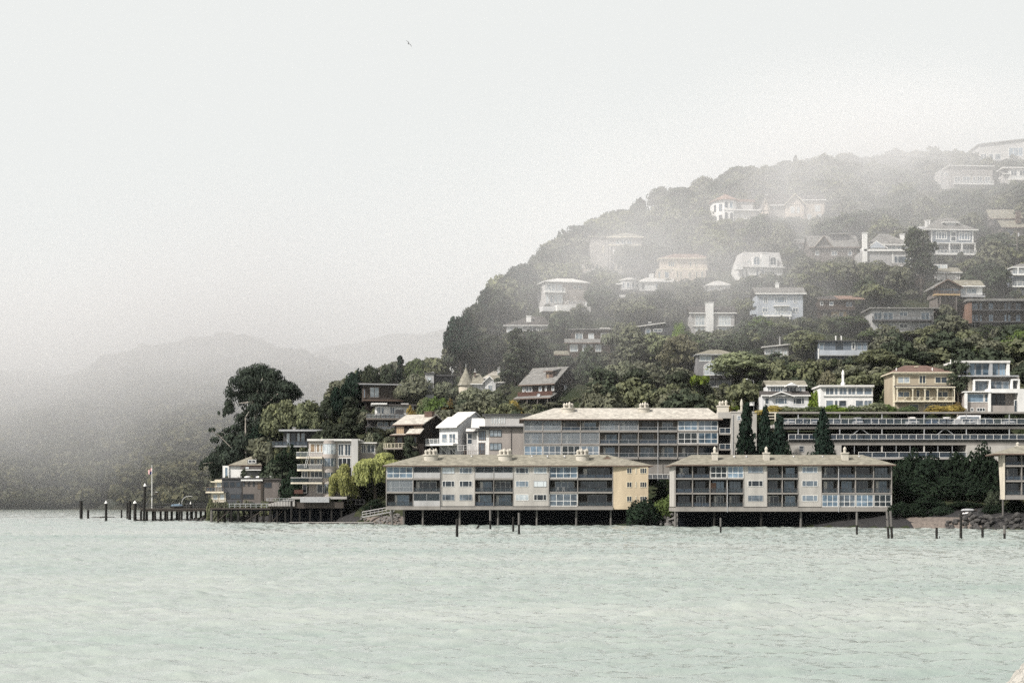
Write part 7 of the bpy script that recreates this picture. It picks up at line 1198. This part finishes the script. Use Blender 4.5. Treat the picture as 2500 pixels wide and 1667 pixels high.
m = MB(); p0, p1 = wp(2383, 568, 458), wp(2482, 580, 452); prev = p0
for i in range(1, 17): t_ = i / 16; p = p0.lerp(p1, t_) - Vector((0, 0, 2.4 * 4 * t_ * (1 - t_) * .5)); m.tube(prev, p, .035, .035, 4, False); prev = p
o = m.build('power_line', G['darktrim']); tag(o, 'sagging power line running from the Victorian house to the utility pole', 'power line')
o = MB(); o.tube((0, 0, -1), (0, 0, 2.9), .14, .1, 7); o = o.build('white_post', G['trim']); o.location = wp(2321, 908, 374); tag(o, 'bare white post at the roof corner of the tan veranda house', 'post')
m = MB(); rings = []
for x, r_ in ((-.30, .01), (-.22, .05), (-.05, .085), (.1, .08), (.2, .05), (.26, .055), (.31, .04), (.36, .01)): rings.append([(x, r_ * math.cos(q * .785), r_ * math.sin(q * .785) * .9) for q in range(8)])
v = sum(rings, []); m.add(v, [(j * 8 + i, j * 8 + (i + 1) % 8, (j + 1) * 8 + (i + 1) % 8, (j + 1) * 8 + i) for j in range(7) for i in range(8)])
for s_ in (-1, 1):
    st = [(0, .04, .05, .30), (s_ * .0 + .05, .34, .17, .26), (.02, .62, .15, .17), (-.12, .92, .05, .03)]
    vv = []
    for cx_, y_, z_, ch in st: vv += [(cx_ + ch / 2, y_ * s_, z_), (cx_ - ch / 2, y_ * s_, z_ - .02), (cx_, y_ * s_, z_ + .03)]
    m.add(vv, [f for j in range(3) for f in ((j * 3, j * 3 + 3, j * 3 + 5, j * 3 + 2), (j * 3 + 2, j * 3 + 5, j * 3 + 4, j * 3 + 1), (j * 3 + 1, j * 3 + 4, j * 3 + 3, j * 3))])
m.add([(-.28, -.02, 0), (-.28, .02, 0), (-.45, .09, 0), (-.45, -.09, 0), (-.36, 0, .03)], [(0, 1, 4), (1, 2, 4), (2, 3, 4), (3, 0, 4), (3, 2, 1, 0)])
o = m.build('seabird', G['gull']); o.scale = (.33, .3, .33); o.location = wp(998, 108, 104); o.rotation_euler = (R(52), R(-12), R(65)); tag(o, 'dark seabird banking alone in the empty sky', 'bird')
# ---------------------------------------------------------------- air: thin haze everywhere, drifting fog on the upper slopes
def vol(name, den, col=(1, 1, 1), aniso=.0):
    m = bpy.data.materials.new(name); m.use_nodes = True; t = m.node_tree; t.nodes.clear(); o = t.nodes.new('ShaderNodeOutputMaterial'); p = t.nodes.new('ShaderNodeVolumePrincipled'); p.inputs['Density'].default_value = den; p.inputs['Color'].default_value = (*col, 1); p.inputs['Anisotropy'].default_value = aniso; t.links.new(p.outputs[0], o.inputs['Volume']); return m, t, p
m, t, p = vol('haze_air', .000014, (.97, .985, 1)); q = MB(); q.box(-3200, -60, -8, 3200, 5300, 420); o = q.build('haze', m); tag(o, 'thin even haze over the bay', 'haze', kind='stuff')
def fog_bank(name, label, box, blobs, zr, nscale, alb=.92):
    m, t, p = vol(name + '_air', 0.0, (alb * .985, alb * .988, alb)); co = objco(t); acc_ = None
    def math2(op, a, b_):
        q = t.nodes.new('ShaderNodeMath'); q.operation = op
        for i, v_ in enumerate((a, b_)):
            if isinstance(v_, (int, float)): q.inputs[i].default_value = v_
            else: t.links.new(v_, q.inputs[i])
        return q.outputs[0]
    for px, py, Y, rx, ry, rz, a in blobs:
        mp = t.nodes.new('ShaderNodeMapping'); mp.vector_type = 'TEXTURE'; mp.inputs['Location'].default_value = wp(px, py, Y); mp.inputs['Scale'].default_value = (rx, ry, rz); t.links.new(co, mp.inputs['Vector'])
        ln = t.nodes.new('ShaderNodeVectorMath'); ln.operation = 'LENGTH'; t.links.new(mp.outputs[0], ln.inputs[0]); mr = t.nodes.new('ShaderNodeMapRange'); mr.interpolation_type = 'SMOOTHSTEP'
        for i, v_ in ((1, 0.0), (2, 1.0), (3, a), (4, 0.0)): mr.inputs[i].default_value = v_
        t.links.new(ln.outputs['Value'], mr.inputs[0]); acc_ = mr.outputs[0] if acc_ is None else math2('ADD', acc_, mr.outputs[0])
    n = noise(t, nscale, 4, co, .65); nm = ramp(t, n, .32, .68); nm.node.inputs[3].default_value = .22; nm.node.inputs[4].default_value = 1.75
    d = math2('MULTIPLY', acc_, nm)
    if zr:
        sp = t.nodes.new('ShaderNodeSeparateXYZ'); t.links.new(co, sp.inputs[0]); d = math2('MULTIPLY', d, ramp(t, sp.outputs[2], *zr))
    t.links.new(d, p.inputs['Density']); q = MB(); q.box(*box); o = q.build(name, m); return tag(o, label, 'fog', kind='stuff')
fog_bank('fog_bank', 'bank of fog drifting over the upper slope of the hill', (-90, 370, 22, 330, 720, 230),
    [(2150, 400, 560, 110, 100, 42, .0085), (1950, 470, 515, 60, 50, 28, .009), (1740, 600, 470, 85, 50, 32, .0045), (1700, 690, 440, 60, 34, 18, .006), (1480, 600, 470, 55, 48, 32, .001), (1850, 770, 428, 130, 50, 48, .0045), (2340, 420, 560, 85, 80, 42, .007), (2150, 560, 470, 70, 45, 28, .004),
     (1350, 720, 450, 40, 40, 24, .0025), (1720, 660, 455, 135, 80, 70, .0065), (2230, 520, 500, 105, 75, 60, .0062), (1600, 430, 560, 70, 60, 30, .002)], None, .022)
fog_bank('fog_bank', 'deep fog lying over the far shore of the bay', (-900, 930, -2, 900, 2300, 330),
    [(300, 1040, 1170, 560, 280, 150, .0046), (450, 880, 1290, 620, 280, 100, .0030), (750, 900, 1400, 700, 420, 190, .0034), (-100, 1040, 1140, 320, 240, 120, .0040), (150, 1190, 1050, 480, 120, 50, .0016)], (-45, 110), .006, .78)
